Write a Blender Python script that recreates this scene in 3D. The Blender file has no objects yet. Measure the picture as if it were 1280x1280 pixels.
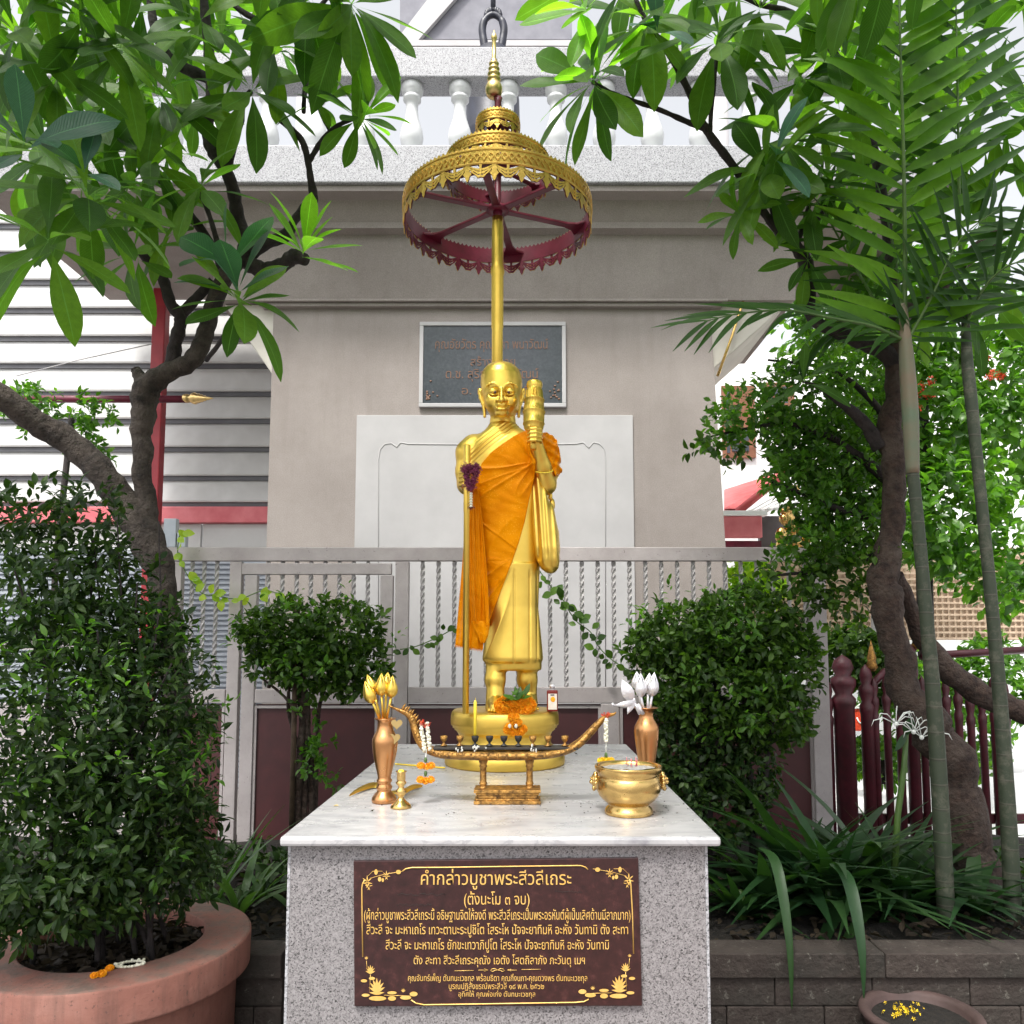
import bpy, math, random
import numpy as np
from mathutils import Vector, Matrix, Euler, noise as mnoise
R = math.radians
PI = math.pi
random.seed(7)
rng = np.random.default_rng(11)
scene = bpy.context.scene
COL = scene.collection

# ---------------------------------------------------------------- camera
FPX, CXP, CYP, PITCH, CAMZ = 1000.0, 654.0, 715.5, R(5), 1.6
cam_data = bpy.data.cameras.new('camera')
cam = bpy.data.objects.new('camera', cam_data)
COL.objects.link(cam)
cam.location = (0, 0, CAMZ)
cam.rotation_euler = (R(90) + PITCH, 0, 0)
cam_data.sensor_width = 36
cam_data.lens = FPX / 1280 * 36
cam_data.shift_x = -(CXP - 640) / 1280
cam_data.shift_y = (CYP - 640) / 1280
cam_data.clip_start = 0.05
cam_data.clip_end = 500
scene.camera = cam

# ---------------------------------------------------------------- sky, sun, exposure
SUN_EL, SUN_AZ = R(62), R(205)       # azimuth measured from +Y clockwise
world = bpy.data.worlds.new('World')
scene.world = world
world.use_nodes = True
wn = world.node_tree
wn.nodes.clear()
w_out = wn.nodes.new('ShaderNodeOutputWorld')
w_bg = wn.nodes.new('ShaderNodeBackground')
w_sky = wn.nodes.new('ShaderNodeTexSky')
w_sky.sky_type = 'NISHITA'
w_sky.sun_disc = False
w_sky.sun_elevation = SUN_EL
w_sky.sun_rotation = SUN_AZ
w_sky.dust_density = 4.0
w_sky.air_density = 1.0
w_hsv = wn.nodes.new('ShaderNodeHueSaturation')
w_hsv.inputs['Saturation'].default_value = 0.14
w_bg.inputs['Strength'].default_value = 0.15
wn.links.new(w_sky.outputs[0], w_hsv.inputs['Color'])
wn.links.new(w_hsv.outputs[0], w_bg.inputs['Color'])
wn.links.new(w_bg.outputs[0], w_out.inputs['Surface'])
sun_data = bpy.data.lights.new('sun', 'SUN')
sun_data.energy = 1.9
sun_data.angle = R(9)
sun_data.color = (1.0, 0.96, 0.9)
sun = bpy.data.objects.new('sun', sun_data)
COL.objects.link(sun)
sdir = Vector((math.sin(SUN_AZ) * math.cos(SUN_EL), math.cos(SUN_AZ) * math.cos(SUN_EL), math.sin(SUN_EL)))
sun.rotation_euler = sdir.to_track_quat('Z', 'Y').to_euler()
scene.view_settings.view_transform = 'Standard'
scene.view_settings.look = 'None'
scene.view_settings.gamma = 1
scene.view_settings.exposure = 1.2
scene.render.engine = 'CYCLES'
scene.cycles.use_denoising = True
scene.cycles.max_bounces = 8
scene.cycles.transparent_max_bounces = 8

# ---------------------------------------------------------------- coordinates: a point of the place seen at (px, py) and Y metres ahead
_c, _s = math.cos(PITCH), math.sin(PITCH)
def ray(px, py):
    dx, u = (px - CXP) / FPX, -(py - CYP) / FPX
    return Vector((dx, _c - u * _s, _s + u * _c))
def P(px, py, Y):
    d = ray(px, py)
    return Vector((0, 0, CAMZ)) + d * (Y / d.y)
def PZ(px, py, z):
    d = ray(px, py)
    return Vector((0, 0, CAMZ)) + d * ((z - CAMZ) / d.z)

# ---------------------------------------------------------------- materials
MATS = {}
class Nodes:
    def __init__(s, name):
        s.m = bpy.data.materials.new(name); s.m.use_nodes = True
        s.t = s.m.node_tree; s.t.nodes.clear()
        s.out = s.t.nodes.new('ShaderNodeOutputMaterial')
        s.b = s.t.nodes.new('ShaderNodeBsdfPrincipled')
        s.t.links.new(s.b.outputs[0], s.out.inputs['Surface'])
        s._co = None
    def n(s, t, **k):
        x = s.t.nodes.new(t)
        for a, v in k.items(): setattr(x, a, v)
        return x
    def l(s, a, b): s.t.links.new(a, b)
    def co(s):
        if s._co is None: s._co = s.n('ShaderNodeTexCoord').outputs['Object']
        return s._co
    def noise(s, scale, detail=4, rough=.55, vec=None, dist=0):
        x = s.n('ShaderNodeTexNoise'); x.inputs['Scale'].default_value = scale
        x.inputs['Detail'].default_value = detail; x.inputs['Roughness'].default_value = rough
        x.inputs['Distortion'].default_value = dist
        s.l(vec if vec is not None else s.co(), x.inputs['Vector']); return x.outputs['Fac']
    def vor(s, scale, out='Distance', vec=None):
        x = s.n('ShaderNodeTexVoronoi'); x.inputs['Scale'].default_value = scale
        s.l(vec if vec is not None else s.co(), x.inputs['Vector']); return x.outputs[out]
    def ramp(s, fac, stops, interp='LINEAR'):
        x = s.n('ShaderNodeValToRGB'); x.color_ramp.interpolation = interp
        e = x.color_ramp.elements
        while len(e) < len(stops): e.new(0.5)
        for i, (p, c) in enumerate(stops):
            e[i].position = p; e[i].color = tuple(c) + (1,) if len(c) == 3 else c
        s.l(fac, x.inputs['Fac']); return x.outputs['Color']
    def mix(s, fac, a, b, blend='MIX'):
        x = s.n('ShaderNodeMix', data_type='RGBA', blend_type=blend)
        for v, i in ((fac, 0), (a, 6), (b, 7)):
            if hasattr(v, 'is_output'): s.l(v, x.inputs[i])
            elif i == 0: x.inputs[0].default_value = v
            else: x.inputs[i].default_value = tuple(v) + (1,)
        return x.outputs[2]
    def math(s, op, a, b=0.0):
        x = s.n('ShaderNodeMath', operation=op)
        for v, i in ((a, 0), (b, 1)):
            if hasattr(v, 'is_output'): s.l(v, x.inputs[i])
            else: x.inputs[i].default_value = v
        return x.outputs[0]
    def bump(s, h, strength=.3, dist=.01):
        x = s.n('ShaderNodeBump'); x.inputs['Strength'].default_value = strength
        x.inputs['Distance'].default_value = dist
        s.l(h, x.inputs['Height']); s.l(x.outputs[0], s.b.inputs['Normal']); return x
    def color(s, c):
        if hasattr(c, 'is_output'): s.l(c, s.b.inputs['Base Color'])
        else: s.b.inputs['Base Color'].default_value = tuple(c) + (1,)
    def set(s, **k):
        for a, v in k.items():
            i = s.b.inputs[a.replace('_', ' ')]
            if hasattr(v, 'is_output'): s.l(v, i)
            else: i.default_value = v
        return s

def M_noise(name, c1, c2, scale=8, rough=.6, bump=.2, bscale=60, bdist=.004, metallic=0, mid=.5, detail=6, c3=None, spots=0, spotc=(.05, .04, .03)):
    N = Nodes(name)
    f = N.noise(scale, detail)
    st = [(mid - .18, c1), (mid + .18, c2)]
    col = N.ramp(f, st)
    if c3 is not None:
        col = N.mix(N.ramp(N.noise(scale * .23, 5, .7), [(.45, (0, 0, 0)), (.68, (1, 1, 1))]), col, c3)
    if spots:
        col = N.mix(N.ramp(N.noise(scale * 2.7, 8, .75), [(spots, (0, 0, 0)), (spots + .04, (1, 1, 1))]), col, spotc)
    N.color(col)
    N.set(Roughness=rough, Metallic=metallic)
    if bump: N.bump(N.noise(bscale, 6, .6), bump, bdist)
    MATS[name] = N.m
    return N.m

def M_gold(name, col, dark, rough=.32, tarn=.5, scale=9, bump=.12, bscale=14, metal=1.0):
    N = Nodes(name)
    f = N.ramp(N.noise(scale, 6, .6), [(.38, (0, 0, 0)), (.72, (1, 1, 1))])
    N.color(N.mix(N.math('MULTIPLY', f, tarn), col, dark))
    r = N.math('ADD', N.math('MULTIPLY', N.noise(scale * 2, 5), .22), rough - .11)
    N.set(Metallic=metal, Roughness=r)
    N.bump(N.math('ADD', N.noise(bscale, 4), N.math('MULTIPLY', N.noise(160, 2), .12)), bump, .006)
    return N.m

gold = M_gold('gold_paint', (.80, .55, .11), (.58, .38, .06), .38, .40)
gold_leafy = M_gold('chased_gold', (.72, .47, .12), (.42, .24, .05), .38, .6, 18, .25, 60)
brass = M_gold('brass', (.70, .47, .17), (.38, .24, .09), .24, .65, 22, .2, 30)
copper = M_gold('copper_vase', (.62, .31, .13), (.42, .19, .08), .30, .5, 12, .08, 20)
silver = M_gold('silver_paint', (.80, .78, .80), (.60, .58, .62), .42, .5, 30, .5, 70, .75)
worn = M_gold('worn_gilding', (.56, .30, .08), (.045, .025, .018), .45, 1.0, 48, .9, 90, .8)
finial_gold = M_gold('finial_gold', (.72, .52, .22), (.40, .27, .12), .33, .5, 20, .1, 30)
maroon_dark = M_noise('dark_maroon_fence_paint', (.045, .004, .010), (.085, .007, .016), 14, .5, .3, c3=(.03, .006, .008))
maroon = M_noise('maroon_paint', (.085, .004, .016), (.145, .008, .030), 12, .42, .15)
gatered = M_noise('gate_maroon_sheet', (.055, .014, .016), (.085, .022, .024), 5, .5, .1, 40, .002, c3=(.045, .014, .016))
redpost = M_noise('red_steel_paint', (.26, .012, .022), (.36, .02, .03), 6, .45, .1)
pinkbeam = M_noise('faded_red_steel', (.55, .10, .12), (.70, .20, .22), 4, .5, .1)
black = M_noise('soot_black', (.012, .01, .01), (.03, .025, .02), 30, .6, .3)
darkbronze = M_noise('dark_bronze', (.010, .011, .020), (.022, .025, .042), 8, .45, .3)
bark = M_noise('grey_bark', (.016, .012, .010), (.062, .046, .038), 22, .9, 1.0, 38, .03, c3=(.10, .08, .068), spots=.62, spotc=(.008, .006, .005))
bark_dark = M_noise('dark_bark', (.012, .009, .009), (.042, .032, .032), 18, .9, .9, 50, .015)
bark_red = M_noise('reddish_bark', (.022, .012, .010), (.075, .045, .034), 26, .9, 1.0, 42, .03, c3=(.10, .075, .062), spots=.62, spotc=(.01, .007, .006))
soil = M_noise('dark_soil', (.006, .005, .004), (.022, .017, .013), 30, .95, 1, 40, .03)
wood_stem = M_noise('twig_brown', (.05, .03, .02), (.12, .08, .05), 20, .8, .5)
concrete_old = M_noise('old_painted_block', (.034, .024, .020), (.065, .050, .042), 9, .85, .8, 40, .014, c3=(.022, .020, .016), spots=.60, spotc=(.14, .13, .11))
terracotta = M_noise('terracotta', (.33, .105, .07), (.42, .15, .10), 5, .8, .5, 60, .005, c3=(.17, .10, .08), spots=.545, spotc=(.12, .095, .08))
def m_pot():
    N = Nodes('weathered_terracotta')
    c = N.ramp(N.noise(3.5, 8, .65), [(.3, (.26, .105, .08)), (.5, (.34, .145, .11)), (.72, (.42, .21, .165))])
    g = N.n('ShaderNodeNewGeometry'); sp = N.n('ShaderNodeSeparateXYZ'); N.l(g.outputs['True Normal'], sp.inputs[0])
    topm = N.ramp(sp.outputs[2], [(.5, (0, 0, 0)), (.9, (1, 1, 1))])
    crust = N.ramp(N.noise(7, 12, .72), [(.40, (0, 0, 0)), (.62, (1, 1, 1))])
    c = N.mix(N.math('MULTIPLY', N.math('MULTIPLY', topm, crust), .85), c, (.15, .125, .105))
    c = N.mix(N.math('MULTIPLY', N.ramp(N.noise(60, 6, .7), [(.60, (0, 0, 0)), (.66, (1, 1, 1))]), .6), c, (.06, .05, .045))
    mp = N.n('ShaderNodeMapping'); mp.inputs['Scale'].default_value = (9, 9, .8); N.l(N.co(), mp.inputs['Vector'])
    st = N.ramp(N.noise(1.5, 7, .7, mp.outputs[0]), [(.50, (0, 0, 0)), (.66, (1, 1, 1))])
    c = N.mix(N.math('MULTIPLY', st, .45), c, (.13, .075, .06))
    N.color(c); N.set(Roughness=.85); N.bump(N.math('ADD', N.noise(35, 8, .7), N.noise(7, 6)), .6, .006)
    return N.m
pot_m = m_pot()
tile_red = M_noise('red_floor_tile', (.20, .09, .06), (.29, .15, .11), 14, .6, .3, c3=(.12, .07, .05))
asphalt = M_noise('pale_concrete', (.13, .12, .115), (.20, .19, .18), 2, .85, .4)
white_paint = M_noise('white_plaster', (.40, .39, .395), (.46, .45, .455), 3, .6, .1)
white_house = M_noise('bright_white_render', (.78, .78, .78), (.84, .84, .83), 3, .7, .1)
cream = M_noise('cream_soffit', (.48, .45, .40), (.58, .55, .49), 4, .6, .1)
eave = M_noise('grey_soffit', (.17, .17, .20), (.22, .22, .25), 6, .7, .2)
candle_y = M_noise('yellow_wax', (.85, .60, .03), (.90, .68, .06), 10, .4, 0)
window_wood = M_noise('brown_window_wood', (.14, .05, .02), (.24, .10, .05), 10, .5, .2)
shutter_grey = M_noise('zinc_shutter', (.30, .33, .37), (.40, .43, .47), 4, .35, .1, metallic=.3)
steel_grey = M_noise('bare_grey_bar', (.27, .255, .26), (.44, .42, .42), 25, .5, .4, 60, .004)
thread = M_noise('white_thread', (.6, .6, .55), (.7, .7, .65), 10, .8, 0)
jasmine = M_noise('jasmine_white', (.66, .64, .48), (.82, .80, .68), 40, .7, .4, 150, .003)
purple = M_noise('purple_flowers', (.10, .012, .035), (.30, .05, .13), 60, .7, .6, 150, .004)
orange_f = M_noise('marigold_orange', (.84, .30, .0), (.94, .46, .005), 60, .65, .6, 200, .003)
yellow_f = M_noise('marigold_yellow', (.86, .55, .01), (.92, .68, .02), 60, .65, .6, 200, .003)
white_petal = M_noise('white_petal', (.75, .77, .74), (.85, .87, .84), 10, .6, 0)
crate_red = M_noise('red_plastic', (.60, .05, .02), (.68, .08, .03), 5, .4, 0)

def m_gate():
    N = Nodes('weathered_gate_paint')
    base = N.ramp(N.noise(3, 8, .7), [(.3, (.30, .265, .265)), (.7, (.44, .40, .40))])
    chip = N.ramp(N.noise(38, 9, .78), [(.615, (0, 0, 0)), (.65, (1, 1, 1))])
    N.color(N.mix(chip, base, (.09, .07, .07)))
    N.set(Roughness=.55)
    N.bump(N.noise(60, 5), .3, .003)
    return N.m
gatepaint = m_gate()

def m_wall():
    N = Nodes('beige_plaster_wall')
    f = N.noise(1.1, 10, .7)
    c = N.ramp(f, [(.3, (.255, .222, .205)), (.7, (.355, .315, .295))])
    mp = N.n('ShaderNodeMapping'); mp.inputs['Scale'].default_value = (6, 6, .5)
    N.l(N.co(), mp.inputs['Vector'])
    st = N.ramp(N.noise(1.6, 6, .7, mp.outputs[0]), [(.50, (0, 0, 0)), (.80, (1, 1, 1))])
    c = N.mix(N.math('MULTIPLY', st, .30), c, (.20, .17, .155))
    sp = N.ramp(N.noise(130, 3, .6), [(.35, (.82, .82, .82)), (.65, (1.08, 1.08, 1.08))])
    N.color(N.mix(1.0, c, sp, 'MULTIPLY'))
    N.set(Roughness=.85)
    N.bump(N.noise(170, 5, .7), .5, .004)
    return N.m
wall_m = m_wall()

def m_granite(name, base, sizes=(210, 330)):
    N = Nodes(name)
    v1 = N.vor(sizes[0], 'Color'); v2 = N.vor(sizes[1], 'Color')
    s1 = N.n('ShaderNodeSeparateColor'); N.l(v1, s1.inputs[0])
    s2 = N.n('ShaderNodeSeparateColor'); N.l(v2, s2.inputs[0])
    c = N.ramp(s1.outputs[0], [(0, tuple(x * .10 for x in base)), (.20, tuple(x * .42 for x in base)), (.40, base), (.75, tuple(min(.75, x * 1.45) for x in base))])
    c2 = N.ramp(s2.outputs[1], [(0, (.05, .045, .05)), (.18, tuple(x * .8 for x in base)), (.6, tuple(min(.75, x * 1.3) for x in base))])
    N.color(N.mix(N.ramp(N.noise(90, 3), [(.4, (0, 0, 0)), (.6, (1, 1, 1))]), c, c2))
    N.set(Roughness=.38)
    N.bump(N.noise(200, 4), .1, .001)
    return N.m
granite = m_granite('speckled_granite', (.195, .184, .187), (250, 370))
granite_far = m_granite('washed_granite', (.31, .31, .325), (170, 240))

def m_marble():
    N = Nodes('white_marble')
    mp = N.n('ShaderNodeMapping'); mp.inputs['Scale'].default_value = (.9, 3.2, 1); mp.inputs['Rotation'].default_value = (0, 0, R(12))
    N.l(N.co(), mp.inputs['Vector'])
    f = N.noise(2.4, 12, .66, mp.outputs[0], 1.4)
    c = N.ramp(f, [(.30, (.26, .255, .27)), (.43, (.38, .375, .385)), (.56, (.46, .45, .455)), (.75, (.39, .385, .395))])
    v = N.noise(3.2, 10, .6, mp.outputs[0], 2.0)
    vein = N.ramp(v, [(.475, (0, 0, 0)), (.5, (1, 1, 1)), (.525, (0, 0, 0))])
    c = N.mix(N.math('MULTIPLY', vein, .45), c, (.17, .165, .19))
    dirt = N.ramp(N.noise(22, 9, .8), [(.60, (0, 0, 0)), (.72, (1, 1, 1))])
    c = N.mix(N.math('MULTIPLY', dirt, .35), c, (.33, .28, .23))
    N.color(c)
    N.set(Roughness=N.math('ADD', N.math('MULTIPLY', N.noise(9, 6), .35), .12))
    return N.m
marble = m_marble()

def m_plaque(name, a, b, c):
    N = Nodes(name)
    f = N.noise(45, 8, .7)
    col = N.ramp(f, [(.3, a), (.55, b), (.72, c)])
    N.color(N.mix(N.math('MULTIPLY', N.ramp(N.noise(6, 6, .7), [(.4, (0, 0, 0)), (.7, (1, 1, 1))]), .5), col, a))
    N.set(Roughness=.28)
    N.bump(N.noise(260, 3), .08, .001)
    return N.m
plaque_m = m_plaque('maroon_granite', (.020, .0075, .0075), (.040, .013, .013), (.085, .03, .028))
slate_m = m_plaque('grey_slate', (.035, .040, .050), (.06, .068, .08), (.085, .09, .10))
lettergold = M_noise('gold_lettering', (.72, .42, .10), (.80, .52, .16), 40, .4, 0, metallic=.3)
lettercopper = M_noise('faded_copper_lettering', (.10, .06, .045), (.24, .11, .06), 60, .5, 0)

def m_cloth():
    N = Nodes('orange_satin')
    f = N.noise(7, 5)
    c = N.ramp(f, [(.3, (.60, .17, .0)), (.7, (.78, .27, .0))])
    gl = N.ramp(N.vor(420, 'Color'), [(.80, (0, 0, 0)), (.9, (1, 1, 1))])
    gl = N.math('MULTIPLY', gl, N.ramp(N.noise(14, 6, .7), [(.42, (0, 0, 0)), (.62, (1, 1, 1))]))
    N.color(N.mix(gl, c, (.95, .50, .05)))
    N.set(Roughness=.42, Specular_IOR_Level=.45)
    N.b.inputs['Specular Tint'].default_value = (1, .50, .08, 1)
    w = N.n('ShaderNodeTexWave'); w.inputs['Scale'].default_value = 2.5; w.inputs['Distortion'].default_value = 9; w.inputs['Detail'].default_value = 3
    mp = N.n('ShaderNodeMapping'); mp.inputs['Rotation'].default_value = (0, R(40), 0); mp.inputs['Scale'].default_value = (1.6, 1, 3.5)
    N.l(N.co(), mp.inputs['Vector']); N.l(mp.outputs[0], w.inputs['Vector'])
    N.bump(N.math('ADD', N.math('MULTIPLY', w.outputs['Fac'], .3), N.noise(22, 5)), .35, .010)
    return N.m
satin = m_cloth()

def m_leaf(name, cols, trans=.35, rough=.35, spec=.5, vein=True, tcol=None):
    """cols: list of base colours picked per leaf; uses UV (u across, v along) for midrib and side veins"""
    N = Nodes(name)
    oi = N.n('ShaderNodeObjectInfo'); ge = N.n('ShaderNodeNewGeometry')
    rnd = N.math('FRACT', N.math('ADD', oi.outputs['Random'], ge.outputs['Random Per Island']))
    n = len(cols)
    c = N.ramp(rnd, [(i / max(1, n - 1), k) for i, k in enumerate(cols)])
    c = N.mix(N.math('MULTIPLY', N.ramp(N.noise(16, 4), [(.4, (0, 0, 0)), (.7, (1, 1, 1))]), .25), c, tuple(x * .6 for x in cols[0]))
    if vein:
        uv = N.n('ShaderNodeTexCoord').outputs['UV']
        sp = N.n('ShaderNodeSeparateXYZ'); N.l(uv, sp.inputs[0])
        ax = N.math('ABSOLUTE', N.math('SUBTRACT', sp.outputs[0], .5))
        mid = N.math('LESS_THAN', ax, .022)
        sv = N.math('FRACT', N.math('ADD', N.math('MULTIPLY', sp.outputs[1], 26), N.math('MULTIPLY', ax, -9)))
        side = N.math('MULTIPLY', N.math('LESS_THAN', sv, .10), .35)
        c = N.mix(N.math('MAXIMUM', N.math('MULTIPLY', mid, .75), side), c, tuple(min(1, x * 2.0 + .02) for x in cols[-1]))
        h = N.math('MULTIPLY', N.math('PINGPONG', sv, .5), -1)
        N.bump(h, .35, .004)
    spot = N.ramp(N.noise(55 if vein else 30, 4, .7), [(.70, (0, 0, 0)), (.74, (1, 1, 1))])
    c = N.mix(N.math('MULTIPLY', spot, .6), c, (.10, .09, .03))
    N.color(c)
    N.set(Roughness=N.math('ADD', N.math('MULTIPLY', N.noise(24, 4), .25), rough - .12), Specular_IOR_Level=spec)
    tr = N.n('ShaderNodeBsdfTranslucent')
    N.l(N.mix(1.0, c, tcol or (2.6, 3.0, .8), 'MULTIPLY'), tr.inputs['Color'])
    mx = N.n('ShaderNodeMixShader'); mx.inputs[0].default_value = trans
    N.l(N.b.outputs[0], mx.inputs[1]); N.l(tr.outputs[0], mx.inputs[2]); N.l(mx.outputs[0], N.out.inputs['Surface'])
    return N.m
lf_frangi = m_leaf('frangipani_leaf', [(.026, .070, .012), (.050, .115, .016), (.090, .175, .018), (.034, .086, .018)], .52, .42, .28)
lf_frangi_y = m_leaf('young_frangipani_leaf', [(.10, .24, .02), (.16, .32, .035), (.12, .27, .03)], .5, .4, .3)
lf_frangi_b = m_leaf('bluish_frangipani_leaf', [(.025, .085, .06), (.035, .10, .075), (.03, .10, .05)], .2, .38, .4)
lf_palm = m_leaf('palm_leaflet', [(.06, .15, .012), (.09, .20, .016), (.12, .24, .02)], .52, .42, .3, False)
lf_palm_d = m_leaf('dark_palm_leaflet', [(.020, .056, .012), (.036, .092, .018)], .36, .45, .3, False)
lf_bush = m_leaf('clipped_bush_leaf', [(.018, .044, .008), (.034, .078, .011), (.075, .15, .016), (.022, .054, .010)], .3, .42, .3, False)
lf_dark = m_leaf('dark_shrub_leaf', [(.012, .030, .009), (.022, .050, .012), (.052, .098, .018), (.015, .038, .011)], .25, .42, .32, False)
lf_light = m_leaf('fresh_tree_leaf', [(.035, .095, .014), (.065, .16, .02), (.11, .23, .03), (.03, .08, .015)], .45, .35, .5, False)
lf_strap = m_leaf('strap_leaf', [(.014, .044, .016), (.024, .066, .022), (.034, .082, .022)], .22, .42, .35, False)
lf_variegated = m_leaf('striped_strap_leaf', [(.05, .11, .04), (.09, .16, .06), (.04, .10, .03)], .3, .35, .5, False)
lf_yellow = m_leaf('yellow_green_leaf', [(.18, .30, .02), (.28, .36, .03)], .5, .4, .4, False)
lf_litter = m_leaf('dry_fallen_leaf', [(.022, .016, .010), (.05, .038, .026), (.014, .010, .008)], .1, .7, .2, False)

def m_palmtrunk():
    N = Nodes('green_ringed_palm_stem')
    sp = N.n('ShaderNodeSeparateXYZ'); N.l(N.co(), sp.inputs[0])
    f = N.math('FRACT', N.math('MULTIPLY', N.math('ADD', sp.outputs[2], N.math('MULTIPLY', N.noise(1.3, 2), .10)), 9.0))
    ring = N.ramp(f, [(0, (.085, .085, .065)), (.03, (.07, .072, .052)), (.06, (.030, .042, .024)), (.9, (.038, .050, .028)), (1, (.028, .028, .018))])
    c = N.mix(N.ramp(N.noise(14, 8, .75), [(.5, (0, 0, 0)), (.72, (1, 1, 1))]), ring, (.12, .115, .085))
    N.color(c); N.set(Roughness=.62); N.bump(N.noise(40, 5), .4, .004)
    return N.m
palmtrunk = m_palmtrunk()
crownshaft = M_noise('palm_crownshaft', (.10, .15, .09), (.20, .13, .09), 5, .5, .2)
leaf_vein_green = M_noise('green_stem', (.05, .10, .02), (.08, .15, .03), 10, .5, 0)
glass_m = M_noise('dark_window_glass', (.02, .025, .04), (.05, .055, .07), 2, .08, 0)
corr_panel = M_noise('cream_metal_panel', (.46, .46, .455), (.60, .60, .59), 2, .45, .1, c3=(.40, .39, .38))
dark_gap = M_noise('dark_gap_metal', (.07, .07, .08), (.11, .11, .12), 4, .5, 0)  # dark grey metal of lap joints, backing and boarding
rattan = M_noise('rattan_lattice', (.40, .29, .20), (.56, .43, .31), 12, .7, .3)
roof_red = M_noise('red_roof_sheet', (.50, .06, .06), (.62, .12, .12), 6, .5, .2)
baluster_m = M_noise('white_baluster', (.56, .57, .58), (.66, .67, .67), 6, .5, .15)

# ---------------------------------------------------------------- object helpers
WL = {}
def register(o, w): WL[o.name] = Vector(w)
def link(o, parent=None, at=(0, 0, 0)):
    COL.objects.link(o)
    at = Vector(at)
    if parent is not None:
        o.parent = parent
        o.location = at - WL[parent.name]
    else:
        o.location = at
    register(o, at)
    return o
def tag(o, label=None, cat=None, group=None, kind=None):
    if label: o['label'] = label
    if cat: o['category'] = cat
    if group: o['group'] = group
    if kind: o['kind'] = kind
    return o
def empty(name, at, label=None, cat=None, group=None, kind=None):
    o = bpy.data.objects.new(name, None)
    o.empty_display_size = .1
    link(o, None, at)
    return tag(o, label, cat, group, kind)
def mesh_np(name, V, F, mat=None, uv=None, smooth=True):
    """V (n,3), F (m,k) int array, uv (m*k,2) optional"""
    me = bpy.data.meshes.new(name)
    V = np.asarray(V, np.float32); F = np.asarray(F, np.int32)
    me.vertices.add(len(V)); me.vertices.foreach_set('co', V.ravel())
    k = F.shape[1]
    me.loops.add(F.size); me.loops.foreach_set('vertex_index', F.ravel())
    me.polygons.add(len(F))
    me.polygons.foreach_set('loop_start', np.arange(0, F.size, k, dtype=np.int32))
    me.polygons.foreach_set('loop_total', np.full(len(F), k, np.int32))
    if smooth: me.polygons.foreach_set('use_smooth', np.ones(len(F), bool))
    if uv is not None:
        l = me.uv_layers.new(name='UVMap'); l.data.foreach_set('uv', np.asarray(uv, np.float32).ravel())
    me.update(calc_edges=True)
    if mat: me.materials.append(mat)
    return me
def obj_me(name, me, parent=None, at=(0, 0, 0)):
    return link(bpy.data.objects.new(name, me), parent, at)

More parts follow.
